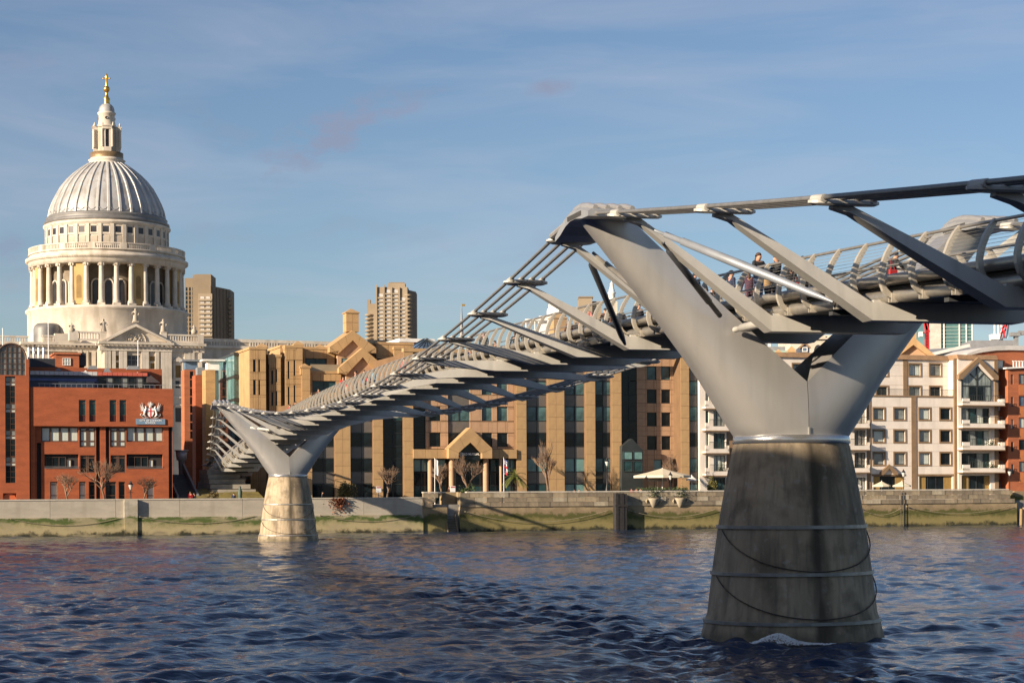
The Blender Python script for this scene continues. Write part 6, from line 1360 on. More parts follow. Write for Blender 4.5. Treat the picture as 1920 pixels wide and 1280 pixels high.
bm_ = MB().box(0, a(402) - a(377), -1.2, 0, 0, 1.1).mesh("balcony", BARBL); gm2 = MB().box(0, 2.0, -.08, 0, 0, 1.3).mesh("balcony_window", WGL)
for j in range(9):
    z_ = zA(566 + j * 8.3); o = inst("balcony", bm_, tA, (a(377), -5, z_)); inst("balcony_window", gm2, o, (1.0, -.1, 1.15)); inst("balcony_window", gm2, o, (4.2, -.1, 1.15))
for q in range(5): MB().hexa([(a(403 + q * 5.2), -2.6 + q * 2.2, 0), (a(404.2 + q * 5.2), -2.6 + q * 2.2, 0), (a(404.2 + q * 5.2), -2 + q * 2.2 + 1, 0), (a(403 + q * 5.2), -2 + q * 2.2 + 1, 0), (a(403 + q * 5.2), -2.6 + q * 2.2, zA(540)), (a(404.2 + q * 5.2), -2.6 + q * 2.2, zA(540)), (a(404.2 + q * 5.2), -1 + q * 2.2, zA(540)), (a(403 + q * 5.2), -1 + q * 2.2, zA(540))]).build("fin", BARB, tA)
for j in range(11): z_ = zA(556 + j * 8.3); MB().hexa([(a(427), 6, z_ - 1.6), (a(430), 6, z_ - 1.6), (a(430), 12, z_ - 1.6), (a(427), 12, z_ - 1.6), (a(427), 6, z_), (a(434), 6, z_), (a(434), 12, z_), (a(427), 12, z_)]).build("sawtooth_balcony", BARB, tA)
def tower2(px0, px1, ytop, lab, scale=1.0, full=True):
    c = (px0 + px1) / 2; t = tower("tower_block", lab, YB, c, 0.0); a = lambda p: bx(p, c); zf = lambda p: bz(p, c); w = px1 - px0
    f = lambda q: px0 + w * q / 93.0
    MB().box(a(f(19)), a(f(78)), 0, 14, 0, zf(ytop + 8)).build("front_slab", BARBL, t); MB().box(a(f(41)), a(f(73)), 2, 10, 0, zf(ytop)).build("plant_shaft", BARBL, t); MB().box(a(f(43)), a(f(71)), 3, 9, zf(ytop), zf(ytop - 2)).build("roof_plant", BARB, t)
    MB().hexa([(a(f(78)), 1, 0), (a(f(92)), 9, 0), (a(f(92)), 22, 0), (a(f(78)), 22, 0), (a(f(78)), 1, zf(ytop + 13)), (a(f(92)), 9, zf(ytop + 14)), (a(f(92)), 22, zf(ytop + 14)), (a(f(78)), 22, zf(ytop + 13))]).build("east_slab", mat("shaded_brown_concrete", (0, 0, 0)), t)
    MB().box(a(f(1)), a(f(7)), 4, 9, 0, zf(ytop + 30)).build("stair_shaft", BARBL, t); MB().box(a(f(6)), a(f(19)), 3, 14, 0, zf(ytop + 38)).build("west_slab", BARBL, t)
    wm_ = MB().box(0, a(f(9)) - a(f(0)), -.06, .05, 0, 1.7).mesh("flat_window", WGL); bm2 = MB().box(0, a(f(11)) - a(f(0)), -.9, 0, 0, .75).mesh("balcony", BARBL)
    n = 13
    for i in range(4):
        for j in range(n):
            if i == 3 and j < 2: continue
            if i == 0 and j < 1: continue
            z_ = zf(ytop + 19 + j * 7.4); o = inst("window", wm_, t, (a(f(23 + i * 14)), -.05, z_)); inst("balcony", bm2, o, (-(a(f(1)) - a(f(0))), 0, -.95))
    for i in range(5): MB().box(a(f(18.5 + i * 14.2)), a(f(21 + i * 14.2)), -1.1, .0, 0, zf(ytop + (4 if i in (0, 1) else 9))).build("fin", BARBL, t)
    bm3 = MB(); bm3.lathe([(0.1, 0), (2.0, .25), (2.3, 1.2), (2.1, 1.2), (0.1, .5)], 10); me3 = bm3.mesh("round_balcony", BARBL)
    for j in range(9): inst("round_balcony", me3, t, (a(f(4)), 3.5, zf(ytop + 62 + j * 7.4)))
    for j in range(12): inst("round_balcony", me3, t, (a(f(79)), .8, zf(ytop + 26 + j * 7.4)))
    return t
tower2(688, 781, 530, "tan concrete tower with columns of glinting windows above the gabled wing")
c = 1108; t = tower("tower_block", "blocky tan concrete tower top seen over the footbridge railing", YB, c, 0.0)
MB().box(bx(1087, c), bx(1112, c), 0, 14, 0, bz(558, c)).box(bx(1110, c), bx(1130, c), 2, 16, 0, bz(564, c)).build("shaft", BARBL, t); MB().box(bx(1086.5, c), bx(1114, c), -.5, 14, bz(558, c), bz(555.5, c)).build("roof_plant", BARB, t); MB().box(bx(1078, c), bx(1088, c), 1, 12, 0, bz(575, c)).build("west_slab", BARBL, t)
# white blocks through the railings
def far_block(name, lab, Y, xa, xb, ytop, m_, dep=12, cat="building", extra=()):
    c = (xa + xb) / 2; p = at_depth(c, 900, Y); k = Y / FPX; t = thing(name, lab, cat, (p.x, p.y, 3.5)); zf = lambda py: CAMZ + (HOR - py + ROLL * (960 - c)) * k - 3.5
    MB().box((xa - c) * k, (xb - c) * k, 0, dep, 0, zf(ytop)).build("wall", m_, t)
    for e in extra: MB().box((e[0] - c) * k, (e[1] - c) * k, e[4] if len(e) > 4 else -.3, (e[5] if len(e) > 5 else dep), zf(e[3]), zf(e[2])).build(e[6] if len(e) > 6 else "upper_storey", e[7] if len(e) > 7 else m_, t)
    return t, c, k, zf
WB = mat("bright_white_render", (0.72, 0.70, 0.66), 0.7, 0, 0.05, 0.3)
t, c, k, zf = far_block("white_block", "bright white stepped roof block seen through the footbridge railing", 420, 1012, 1058, 592, WB, 10, extra=((1031, 1044, 567, 593, 1, 6), (1028, 1050, 578, 593, .5, 7), (1050, 1064, 575, 593, 2, 9)))
t, c, k, zf = far_block("white_block", "white framed rooftop pavilion behind the footbridge railing", 400, 986, 1012, 618, WB, 9)
for xx in (987.5, 996, 1004, 1011): MB().box((xx - c - .8) * k, (xx - c + .8) * k, 0, .4, zf(618), zf(601)).build("post", WB, t)
MB().box((986 - c) * k, (1028 - c) * k, -.2, 8, zf(601), zf(598)).build("roof_slab", WB, t)
t, c, k, zf = far_block("white_block", "white building with small windows seen through the pier's Y", 330, 1412, 1446, 640, WB, 9)
for q in range(3): window(t, (1417 - c + q * 9) * k, (1422 - c + q * 9) * k, zf(648), zf(641.5), -.06, GL_GREY, None)
far_block("green_roof_block", "low block with pale green copper roof edge seen through the pier's Y", 325, 1425, 1485, 657, mat("pale_copper_green", (0.30, 0.42, 0.34), 0.6), 8, extra=((1440, 1475, 649, 657, 1, 7, "roof_plant", ROOFGREY),))
t, c, k, zf = far_block("stone_church", "pale stone church flank with round arched window behind the slate dormers", 340, 1484, 1640, 628, PORT, 16)
cc = at_depth(1535, 655, 340)
for q, px in enumerate((1535, 1580)): m = MB(); m.prism([((px - c + 8 * math.cos(PI * j / 10)) * k, zf(660 - 14 * math.sin(PI * j / 10))) for j in range(11)], -.15, -.02); m.build("arched_window", CDARK, t)
MB().box((1484 - c) * k, (1640 - c) * k, -.5, 0, zf(636), zf(633)).build("string_course", PORT, t)
for q in range(8): MB().box((1549 - c + q * 8) * k, (1552 - c + q * 8) * k, -.06, .02, zf(634.5), zf(630.5)).build("window", CDARK, t)
SLATE = mat("blue_slate", (0.075, 0.085, 0.115), 0.5, 0, 0.15, 1.0)
t, c, k, zf = far_block("slate_attic", "blue slate attic with pedimented dormer behind the white block roof", 300, 1493, 1560, 662, SLATE, 8)
MB().prism([((1500 - c) * k, zf(661)), ((1518 - c) * k, zf(661)), ((1518 - c) * k, zf(652)), ((1509 - c) * k, zf(645)), ((1500 - c) * k, zf(652))], -.6, 4).build("dormer", SLATE, t)
for sd in (-1, 1): MB().beam(((1509 - c) * k, -.65, zf(643.5)), ((1509 - c + sd * 11) * k, -.65, zf(653)), .5, .25).build("dormer_pediment", BRN, t)
window(t, (1504 - c) * k, (1514 - c) * k, zf(660), zf(651), -.68, GL_BLUE, FR_WHITE, ft=.12)
m = MB(); m.lathe([(0, 0), (.55, .05), (.55, .1)], 14); dsh = m.build("satellite_dish", FR_WHITE, t); dsh.location = ((1512 - c) * k, -.9, zf(668)); dsh.rotation_euler = (PI / 2, 0, .2)
for i, (px, py, w) in enumerate(((1443, 659, 14), (1461, 654, 13), (1486, 648, 12))):
    p = at_depth(px, 900, 296); k = 296 / FPX; t = thing("stone_turret", ["lowest tan stone turret cap beside the white windowed block", "tan stone turret cap between two others on the parapet", "tallest tan stone turret cap next to the pale church"][i], "turret", (p.x, p.y, 3.5)); zt_ = CAMZ + (HOR - py + ROLL * (960 - px)) * k - 3.5; h = w / 2 * k
    MB().box(-h, h, 0, 2 * h, 0, zt_ - 1.0).build("shaft", TAN, t); MB().loft([[(-q, h - q, z_), (q, h - q, z_), (q, h + q, z_), (-q, h + q, z_)] for q, z_ in ((h + .15, zt_ - 1.0), (h + .15, zt_ - .7), (h * .4, zt_ - .2), (.05, zt_))], 0, False).build("cap", TAN, t)
# tan gable behind white block
p = at_depth(1712, 900, 300); k = 300 / FPX; t = thing("stone_gable", "tan stone gable with chimney rising behind the white apartment roof", "gable", (p.x, p.y, 3.5)); gz = lambda py: CAMZ + (HOR - py + ROLL * (960 - 1712)) * k - 3.5; gx_ = lambda px: (px - 1712) * k
MB().prism([(gx_(1712), gz(640)), (gx_(1752), gz(674)), (gx_(1752), 0), (gx_(1672), 0), (gx_(1672), gz(674))], 0, 6).build("gable_wall", PINK, t)
for sd in (-1, 1): MB().prism([(gx_(1712), gz(632)), (gx_(1712 + sd * 44), gz(670)), (gx_(1712 + sd * 36), gz(674)), (gx_(1712), gz(647))], -.8, 6).build("gable_coping", TAN, t)
MB().box(gx_(1706), gx_(1722), 1, 4, gz(645), gz(600)).build("chimney", TAN, t)
# glass tower and cranes at the right
t, c, k, zf = far_block("glass_tower", "pale stone and green glass tower under the bridge deck at the horizon", 900, 1744, 1826, 566, mat("green_tower_glass", (0.08, 0.17, 0.17), 0.1, 0, 0.4, 0.06), 30)
MB().box((1744 - c) * k, (1765 - c) * k, -1, 10, 0, zf(560)).build("stone_flank", mat("pale_tower_stone", (0.52, 0.48, 0.42), 0.8), t)
for q in (1771, 1800, 1813, 1824): MB().box((q - c - 1) * k, (q - c + 1) * k, -.6, .2, 0, zf(566)).build("mullion", FR_WHITE, t)
for j in range(14): MB().box((1765 - c) * k, (1826 - c) * k, -.3, .1, zf(568 + j * 6.5), zf(566.8 + j * 6.5)).build("floor_band", mat("tower_band", (0.30, 0.38, 0.36), 0.4), t)
CRED = mat("crane_red", (0.50, 0.03, 0.035), 0.5)
def crane(px, ytop, ybot, Y, m_, lab, jib):
    p = at_depth(px, 900, Y); k = Y / FPX; t = thing("tower_crane", lab, "crane", (p.x, p.y, 3.5)); zf = lambda py: CAMZ + (HOR - py + ROLL * (960 - px)) * k - 3.5; m = MB(); w = 2.6 * k
    z0, z1 = 0, zf(ytop)
    for sx in (-1, 1):
        for sy in (-1, 1): m.box(sx * w - .15, sx * w + .15, sy * w - .15, sy * w + .15, z0, z1)
    n = int((z1 - zf(680)) / (2 * w)); zb0 = zf(680)
    for j in range(n): za_, zb2 = zb0 + (z1 - zb0) * j / n, zb0 + (z1 - zb0) * (j + 1) / n; m.beam((-w, -w, za_), (w, -w, zb2), .2, .2); m.beam((w, -w, za_), (-w, -w, zb2), .2, .2)
    m.build("mast", m_, t)
    m = MB(); 
    for a_, b_2 in jib: m.beam(((a_[0] - px) * k, 0, zf(a_[1])), ((b_2[0] - px) * k, 0, zf(b_2[1])), .5, .5)
    m.build("jib", m_, t)
    return t, k, zf
t, k, zf = crane(1739, 618, 650, 880, CRED, "red lattice tower crane beside the green glass tower", (((1727, 625), (1744, 622)), ((1737, 622), (1732, 596)), ((1744, 622), (1737, 596))))
MB().box((1725 - 1739) * k, (1730 - 1739) * k, -2, 2, zf(631), zf(622)).build("counterweight", WB, t)
t, k, zf = crane(1878, 634, 640, 700, mat("crane_white", (0.65, 0.62, 0.6), 0.5), "white and red luffing crane on the brick block roof", (((1866, 634), (1866, 606)), ((1873, 634), (1873, 606)), ((1873, 634), (1886, 606)), ((1886, 634), (1877, 606)), ((1889, 634), (1893, 606))))
m = MB()
for a_, b_2 in (((1876, 634), (1884, 604)), ((1881, 634), (1889, 604)), ((1876, 626), (1886, 618)), ((1878, 616), (1888, 610))): m.beam(((a_[0] - 1878) * k, -1, zf(a_[1])), ((b_2[0] - 1878) * k, -1, zf(b_2[1])), .5, .5)
m.build("red_boom", CRED, t); MB().hexa([((1859 - 1878) * k, -2, zf(637)), ((1873 - 1878) * k, -2, zf(637)), ((1873 - 1878) * k, 2, zf(637)), ((1859 - 1878) * k, 2, zf(637)), ((1858 - 1878) * k, -2, zf(627)), ((1875 - 1878) * k, -2, zf(627)), ((1875 - 1878) * k, 2, zf(627)), ((1858 - 1878) * k, 2, zf(627))]).build("counterweight", WB, t)
t, c, k, zf = far_block("grey_roof_block", "long flat grey rooftop plant screen above the brick block", 560, 1822, 1902, 638, mat("plant_grey", (0.20, 0.205, 0.22), 0.7), 12)
t, c, k, zf = far_block("roof_camera_mast", "grey maintenance gantry on the brick block rooftop", 500, 1905, 1911, 628, ROOFGREY, 2, "gantry"); MB().box((1896 - c) * k, (1914 - c) * k, -.5, 1.5, zf(630), zf(623)).box((1911 - c) * k, (1922 - c) * k, -.3, 1.0, zf(628), zf(620)).build("gantry_arm", ROOFGREY, t)
t, c, k, zf = far_block("station_roof", "low grey metal roof with white gutter behind the apartment block", 420, 1735, 1830, 660, mat("metal_roof_grey", (0.30, 0.30, 0.30), 0.5, 0.2), 18); MB().beam(((1748 - c) * k, -.5, zf(664)), ((1818 - c) * k, -.5, zf(648)), 1.0, .7).build("white_gutter", mat("white_parapet", (0, 0, 0)), t); MB().hexa([((1735 - c) * k, 0, zf(660)), ((1830 - c) * k, 0, zf(660)), ((1830 - c) * k, 18, zf(660)), ((1735 - c) * k, 18, zf(660)), ((1740 - c) * k, 6, zf(651)), ((1830 - c) * k, 6, zf(647)), ((1830 - c) * k, 16, zf(647)), ((1740 - c) * k, 16, zf(651))]).build("roof_slope", mat("metal_roof_grey", (0, 0, 0)), t)
# church spire and flag vane
p = at_depth(1149, 900, 700); k = 700 / FPX; t = thing("church_spire", "slim white baroque steeple rising behind the footbridge railing", "spire", (p.x, p.y, 3.5)); zf = lambda py: CAMZ + (HOR - py + ROLL * (960 - 1149)) * k - 3.5
m = MB(); m.box(-1.9, 1.9, -1.9, 1.9, 0, zf(566)); m.build("tower", PORT, t)
m = MB(); m.lathe([(1.35, zf(567)), (1.2, zf(552)), (1.5, zf(550)), (1.5, zf(548)), (.95, zf(547)), (1.15, zf(544)), (.8, zf(541)), (.65, zf(533)), (.75, zf(532)), (.3, zf(530)), (.2, zf(527)), (.4, zf(525)), (.05, zf(522))], 12); m.build("steeple", FR_WHITE, t)
p = at_depth(867, 900, 520); k = 520 / FPX; t = thing("weather_vane", "thin steeple with golden vane seen between the bridge cables", "spire", (p.x, p.y, 3.5)); zf = lambda py: CAMZ + (HOR - py + ROLL * (960 - 867)) * k - 3.5
m = MB(); m.lathe([(.8, 0), (.5, zf(625)), (.3, zf(600)), (.12, zf(575)), (.05, zf(566))], 8); m.build("mast", mat("old_lead", (0.25, 0.24, 0.23), 0.6), t); MB().box(-.05, 1.0, -.05, .05, zf(574), zf(570)).build("vane", GOLD, t)
far_block("distant_rooftops", "low beige rooftop strip beside the tan concrete tower", 700, 690, 760, 637, BARBL, 20)
# ------------------------------------------------------------------ trees and planting
BARK = mat("winter_bark", (0.15, 0.10, 0.065), 0.9, 0, 0.25, 2.0)
TWIG = mat("winter_twigs", (0.20, 0.13, 0.085), 0.9, 0, 0.2, 2.0)
def bare_tree(px, py_top, d, lab, seed, spread=1.0):
    u, zt_ = bank(px, py_top, d); p = K(u, d, 3.5); H = (zt_ - 3.5) * 1.22
    t = thing("bare_tree", lab, "tree", p, rnd.uniform(0, 6), "leafless trees along the north quay"); r = random.Random(seed)
    tr = MB(); cr = MB()
    def grow(p0, dr, L, rad, lev):
        n = 3; pts = [p0]; q = p0.copy(); d_ = dr.copy()
        for i in range(n):
            d_ = (d_ + Vector((r.gauss(0, .10), r.gauss(0, .10), r.gauss(.05, .05)))).normalized(); q = q + d_ * L / n; pts.append(q.copy())
        (tr if lev < 1 else cr).tube(pts, [rad * (1 - .40 * i / n) for i in range(n + 1)], 6 if lev < 2 else 3, smooth=lev < 2, caps=lev < 1)
        if lev >= 5: return
        k = 5 if lev == 0 else r.choice([3, 3, 4])
        for i in range(k):
            f = r.uniform(.55, 1.0) if lev else r.uniform(.75, 1); b = pts[-1].lerp(pts[0], 1 - f); a = r.uniform(0, 2 * PI); tl_ = r.uniform(.35, .75) * spread
            dn = (d_ * math.cos(tl_) + Vector((math.cos(a), math.sin(a), 0)) * math.sin(tl_)).normalized()
            grow(b, dn, L * r.uniform(.60, .80), max(.010, rad * .58), lev + 1)
    grow(Vector((0, 0, -.1)), Vector((0, 0, 1)), H * .34, .15 * H / 6, 0)
    tr.build("trunk", BARK, t); cr.build("crown", TWIG, t)
bare_tree(196, 862, 7, "bare winter tree with wide crown before the school's central windows", 3, 1.1)
bare_tree(130, 885, 8, "small bare winter tree between the stair tower and the wide bare tree", 5)
bare_tree(265, 888, 8, "low bare winter tree below the school's coat of arms", 8, 1.3)
bare_tree(725, 868, 8, "bare crooked winter tree in front of dark office glass", 12, 1.0)
bare_tree(826, 872, 8, "slender bare winter tree beside the white flag", 14, .7)
bare_tree(880, 862, 7, "bare winter tree rising behind the green bush at the entrance", 17, .8)
bare_tree(1030, 842, 9, "tall thin bare winter tree against a tan stone column", 19, .45)
bare_tree(1258, 862, 9, "bare winter tree behind the big cream parasol", 23, .6)
def leaves(mb, n, fn, r, size):
    for i in range(n):
        c = fn(); a = Vector((r.gauss(0, 1), r.gauss(0, 1), r.gauss(0, 1))).normalized() * size * r.uniform(.6, 1.3); b = a.cross(Vector((r.gauss(0, 1), r.gauss(0, 1), r.gauss(0, 1)))).normalized() * size * .5
        mb.add([c - a, c + b, c + a, c - b], [(0, 1, 2, 3)])
def bush(px, d, w, h, col, lab, seed, n=900, size=.16, name="bush"):
    u, _ = bank(px, 920, d); t = thing(name, lab, "bush", K(u, d, 3.5), 0); r = random.Random(seed); m = MB()
    blobs = [(Vector((r.uniform(-.6, .6) * w, r.uniform(-.3, .3) * w, h * r.uniform(.35, .75))), r.uniform(.3, .55)) for i in range(7)]
    def f():
        c, q = r.choice(blobs); v = Vector((r.gauss(0, 1), r.gauss(0, 1), r.gauss(0, 1))).normalized() * r.uniform(.6, 1.05); return Vector((c.x + v.x * q * w, c.y + v.y * q * w * .7, max(.1, c.z + v.z * q * h)))
    leaves(m, n, f, r, size); m.build("foliage", mat("foliage_%d" % seed, col, 0.75, 0, 0.45, 1.5), t)
    s_ = MB()
    for i in range(5): a = r.uniform(0, 6.28); s_.tube([(0, 0, -.1), (math.cos(a) * w * .25, math.sin(a) * w * .2, h * .4), (math.cos(a) * w * .45, math.sin(a) * w * .3, h * .75)], [.06, .04, .015], 5)
    s_.build("stem", BARK, t)
bush(657, 5, 1.7, 2.9, (0.12, 0.10, 0.03), "wide olive bush on the quay just east of the sunlit pier", 31, 1500)
bush(877, 5, 1.3, 2.3, (0.05, 0.08, 0.025), "round dark green bush in front of the entrance gable", 32)
bush(1333, 6, 1.1, 3.3, (0.13, 0.12, 0.03), "tall yellow green shrub at the corner of the white block", 33)
bush(398, 8, 1.0, 1.6, (0.10, 0.075, 0.03), "scrubby brown shrub at the foot of the lawn bank", 34, 500)
bush(1305, 5.5, 1.5, 1.7, (0.06, 0.085, 0.025), "clipped green shrub at the east end of the terrace hedge", 35)
u0, u1 = bank(1190, 915, 4)[0], bank(1285, 915, 4)[0]; t = thing("hedge", "long low clipped hedge under the big cream parasol", "hedge", K((u0 + u1) / 2, 3.2, 3.5), BETA); r = random.Random(2); m = MB()
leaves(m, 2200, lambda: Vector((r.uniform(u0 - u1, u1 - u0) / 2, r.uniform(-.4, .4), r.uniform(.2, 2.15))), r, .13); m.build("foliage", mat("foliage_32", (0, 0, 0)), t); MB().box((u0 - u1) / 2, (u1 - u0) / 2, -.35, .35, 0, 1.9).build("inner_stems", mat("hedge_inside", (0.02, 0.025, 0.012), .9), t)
u0 = bank(636, 932, -.3)[0]; t = thing("trailing_plant", "reddish brown plant trailing over the concrete river wall", "plant", K(u0, -.25, 3.3), BETA); m = MB()
leaves(m, 420, lambda: Vector((r.gauss(0, .55), r.gauss(-.05, .12), 1.2 - abs(r.gauss(0, .75)))), r, .15); m.build("foliage", mat("russet_leaf", (0.16, 0.05, 0.02), .8, 0, .4, 2), t)
def palm(px, d, ytop, lab):
    u, zt_ = bank(px, ytop, d); t = thing("palm_tree", lab, "palm", K(u, d, 3.5)); H = zt_ - 3.5; m = MB(); m.tube([(0, 0, 0), (.1, 0, H * .35), (0, 0, H * .68)], [.20, .16, .13], 8); m.build("trunk", BARK, t); r = random.Random(9)
    for i in range(26):
        a = r.uniform(0, 6.28); el = r.uniform(-.5, 1.3); L = H * .34 * r.uniform(.8, 1.2); m = MB(); pts = []
        for k in range(6): f = k / 5; pts.append(Vector((math.cos(a) * L * f * math.cos(el), math.sin(a) * L * f * math.cos(el), H * .68 + L * f * math.sin(el) - .9 * L * f * f * .5)))
        sd = Vector((-math.sin(a), math.cos(a), 0))
        for k in range(5):
            for s_ in (-1, 1):
                for q in range(3): b = pts[k].lerp(pts[k + 1], q / 3); w_ = .42 * (1 - .6 * k / 5); m.add([b, b + sd * s_ * w_ + (pts[k + 1] - pts[k]) * .7 + Vector((0, 0, -.12)), b + (pts[k + 1] - pts[k]) * .30], [(0, 1, 2)])
        m.build("frond", mat("palm_green", (0.11, 0.13, 0.025), .6, 0, .3, 2), t)
palm(966, 6, 864, "small palm with yellow green fronds beside the union flag")
# ------------------------------------------------------------------ quay furniture
LAMPM = mat("black_iron", (0.02, 0.02, 0.022), 0.45, 0.4, 0.1); LGL = mat("lamp_glass", (0.45, 0.45, 0.42), 0.15, 0, 0.1)
def lamp(px, ytop, d, lab, ornate=False):
    u, zt_ = bank(px, ytop, d); H = zt_ - 3.5; t = thing("street_lamp", lab, "street lamp", K(u, d, 3.5), BETA, "black iron lamps along the river wall")
    m = MB(); m.lathe([(.28, 0), (.28, .3), (.16, .5), (.10, .9), (.07, 1.2), (.06, H - 1.3), (.10, H - 1.2), (.05, H - 1.1)] if not ornate else [(.5, 0), (.5, .6), (.3, .8), (.38, 1.4), (.25, 2.0), (.16, 2.4), (.09, 2.7), (.08, H - 1.5), (.14, H - 1.4), (.07, H - 1.2)], 10); m.build("post", LAMPM, t)
    m = MB(); m.beam((-.35, 0, H - 1.45), (.35, 0, H - 1.45), .05, .05); m.build("ladder_bar", LAMPM, t)
    m = MB(); m.lathe([(.12, H - 1.1), (.30, H - .55), (.29, H - .5)], 8); ln = m.build("lantern_glass", LGL, t); m = MB(); m.lathe([(.33, H - .5), (.20, H - .3), (.08, H - .15), (.10, H - .08), (.02, H)], 8); m.build("lantern_cap", LAMPM, ln)
lamp(1138, 858, 2.5, "tall ornate black lamp in front of the tan stone office bays", True)
lamp(1257, 884, 2.5, "black lamp standing in front of the big cream parasol"); lamp(1694, 879, 2.5, "black lamp standing beside the steel wall ladder"); lamp(1893, 877, 3.5, "black lamp before the far red brick frontage"); lamp(245, 901, 3, "black lamp before the brick school's ground floor windows")
CREAM = mat("cream_canvas", (0.62, 0.54, 0.40), 0.8, 0, 0.06, 1.0); GREYC = mat("grey_canvas", (0.30, 0.29, 0.27), 0.8); WHC = mat("white_canvas", (0.72, 0.69, 0.62), 0.8)
def parasol(px, xa, xb, yt, yb_, d, m_, lab, valance=.35, n=8):
    u, zt_ = bank(px, yt, d); zb_ = bank(px, yb_, d)[1]; R = (bank(xb, yb_, d)[0] - bank(xa, yb_, d)[0]) / 2; t = thing("parasol", lab, "parasol", K(u, d, 3.5), BETA); zt_ -= 3.5; zb_ -= 3.5
    m = MB(); rg = [[(R * f * math.cos(2 * PI * (j + .5) / n), R * f * math.sin(2 * PI * (j + .5) / n), z_) for j in range(n)] for f, z_ in ((1.0, zb_ - valance * .6), (1.0, zb_), (.55, zb_ + (zt_ - zb_) * .42), (.04, zt_))]
    m.loft(rg, 0, False, caps=False); m.build("canopy", m_, t); MB().tube([(0, 0, 0), (0, 0, zt_ + .1)], .09 if R > 2 else .05, 8).build("pole", FR_WHITE, t); q = MB()
    for j in range(n): a = 2 * PI * (j + .5) / n; q.tube([(0, 0, zt_ - .15), (R * .97 * math.cos(a), R * .97 * math.sin(a), zb_ - .05)], .03, 4)
    q.build("ribs", FR_GREY, t)
parasol(1242, 1192, 1291, 878, 891, 7, CREAM, "big cream market parasol over the terrace hedge", .55); parasol(1233, 1218, 1250, 893, 899, 9, GREYC, "grey parasol half hidden under the big cream parasol"); parasol(1297, 1289, 1308, 891, 898, 9, WHC, "small white parasol beside the big cream parasol")
parasol(1653, 1638, 1668, 902, 909.5, 6, CREAM, "small cream parasol before the white block's entrance pediment"); parasol(1691, 1676, 1706, 902, 909.5, 6, CREAM, "small cream parasol beside the lamp above the steel ladder"); parasol(1603, 1590, 1616, 904, 911, 6, WHC, "small pale parasol partly hidden by the dark shaded pier")
def flag(px, ytop, d, lab, union):
    u, zt_ = bank(px, ytop, d); H = zt_ - 3.5; t = thing("flagpole", lab, "flagpole", K(u, d, 3.5), BETA); MB().tube([(0, 0, 0), (0, 0, H)], [.07, .045], 8).build("pole", FR_WHITE, t); MB().sphere((0, 0, H + .05), .09, 8, 5).build("finial", GOLD, t)
    m = MB(); rows, cc = 12, 6; L = 2.1; W = .75; g_ = []
    for i in range(rows + 1):
        for j in range(cc + 1): f = i / rows; x_ = .06 + W * (j / cc) * (.45 + .3 * f); y_ = .14 * math.sin(j * 1.9 + i * .25) * (j / cc); g_.append((x_, y_, H - .1 - L * f - .25 * (j / cc)))
    for i in range(rows):
        for j in range(cc):
            mi = 0
            if union: mi = 2 if abs(j - cc / 2 + .5) < .9 or abs(i - rows / 2 + .5) < 1.2 else (1 if abs(i / rows - j / cc) < .12 or abs(i / rows + j / cc - 1) < .12 else 0)
            a_ = i * (cc + 1) + j; m.add([g_[a_], g_[a_ + 1], g_[a_ + cc + 2], g_[a_ + cc + 1]], [(0, 1, 2, 3)], mi, True)
    m.build("flag", [mat("flag_blue", (.03, .05, .22), .8), mat("flag_white", (.7, .7, .7), .8), mat("flag_red", (.5, .03, .04), .8)] if union else [mat("flag_white", (.7, .7, .7), .8)], t)
flag(815, 858, 4, "white flag hanging limp on a white pole beside the slender bare tree", False); flag(944.5, 858, 4, "union flag hanging limp on a white pole beside the small palm", True)
for px, lab in ((710, "small white notice board on the quay below the bare crooked tree"), (849, "small red and white notice board beside the green bush")):
    u, z_ = bank(px, 918, 3); t = thing("notice_board", lab, "sign", K(u, 3, 3.5), BETA); MB().box(-.35, .35, -.03, .03, 1.7, 2.5).build("board", WHITE, t); MB().box(-.3, .3, -.045, -.031, 2.28, 2.42).build("heading", CRED, t); MB().box(-.04, .04, .03, .08, 0, 2.4).build("post", FR_GREY, t)
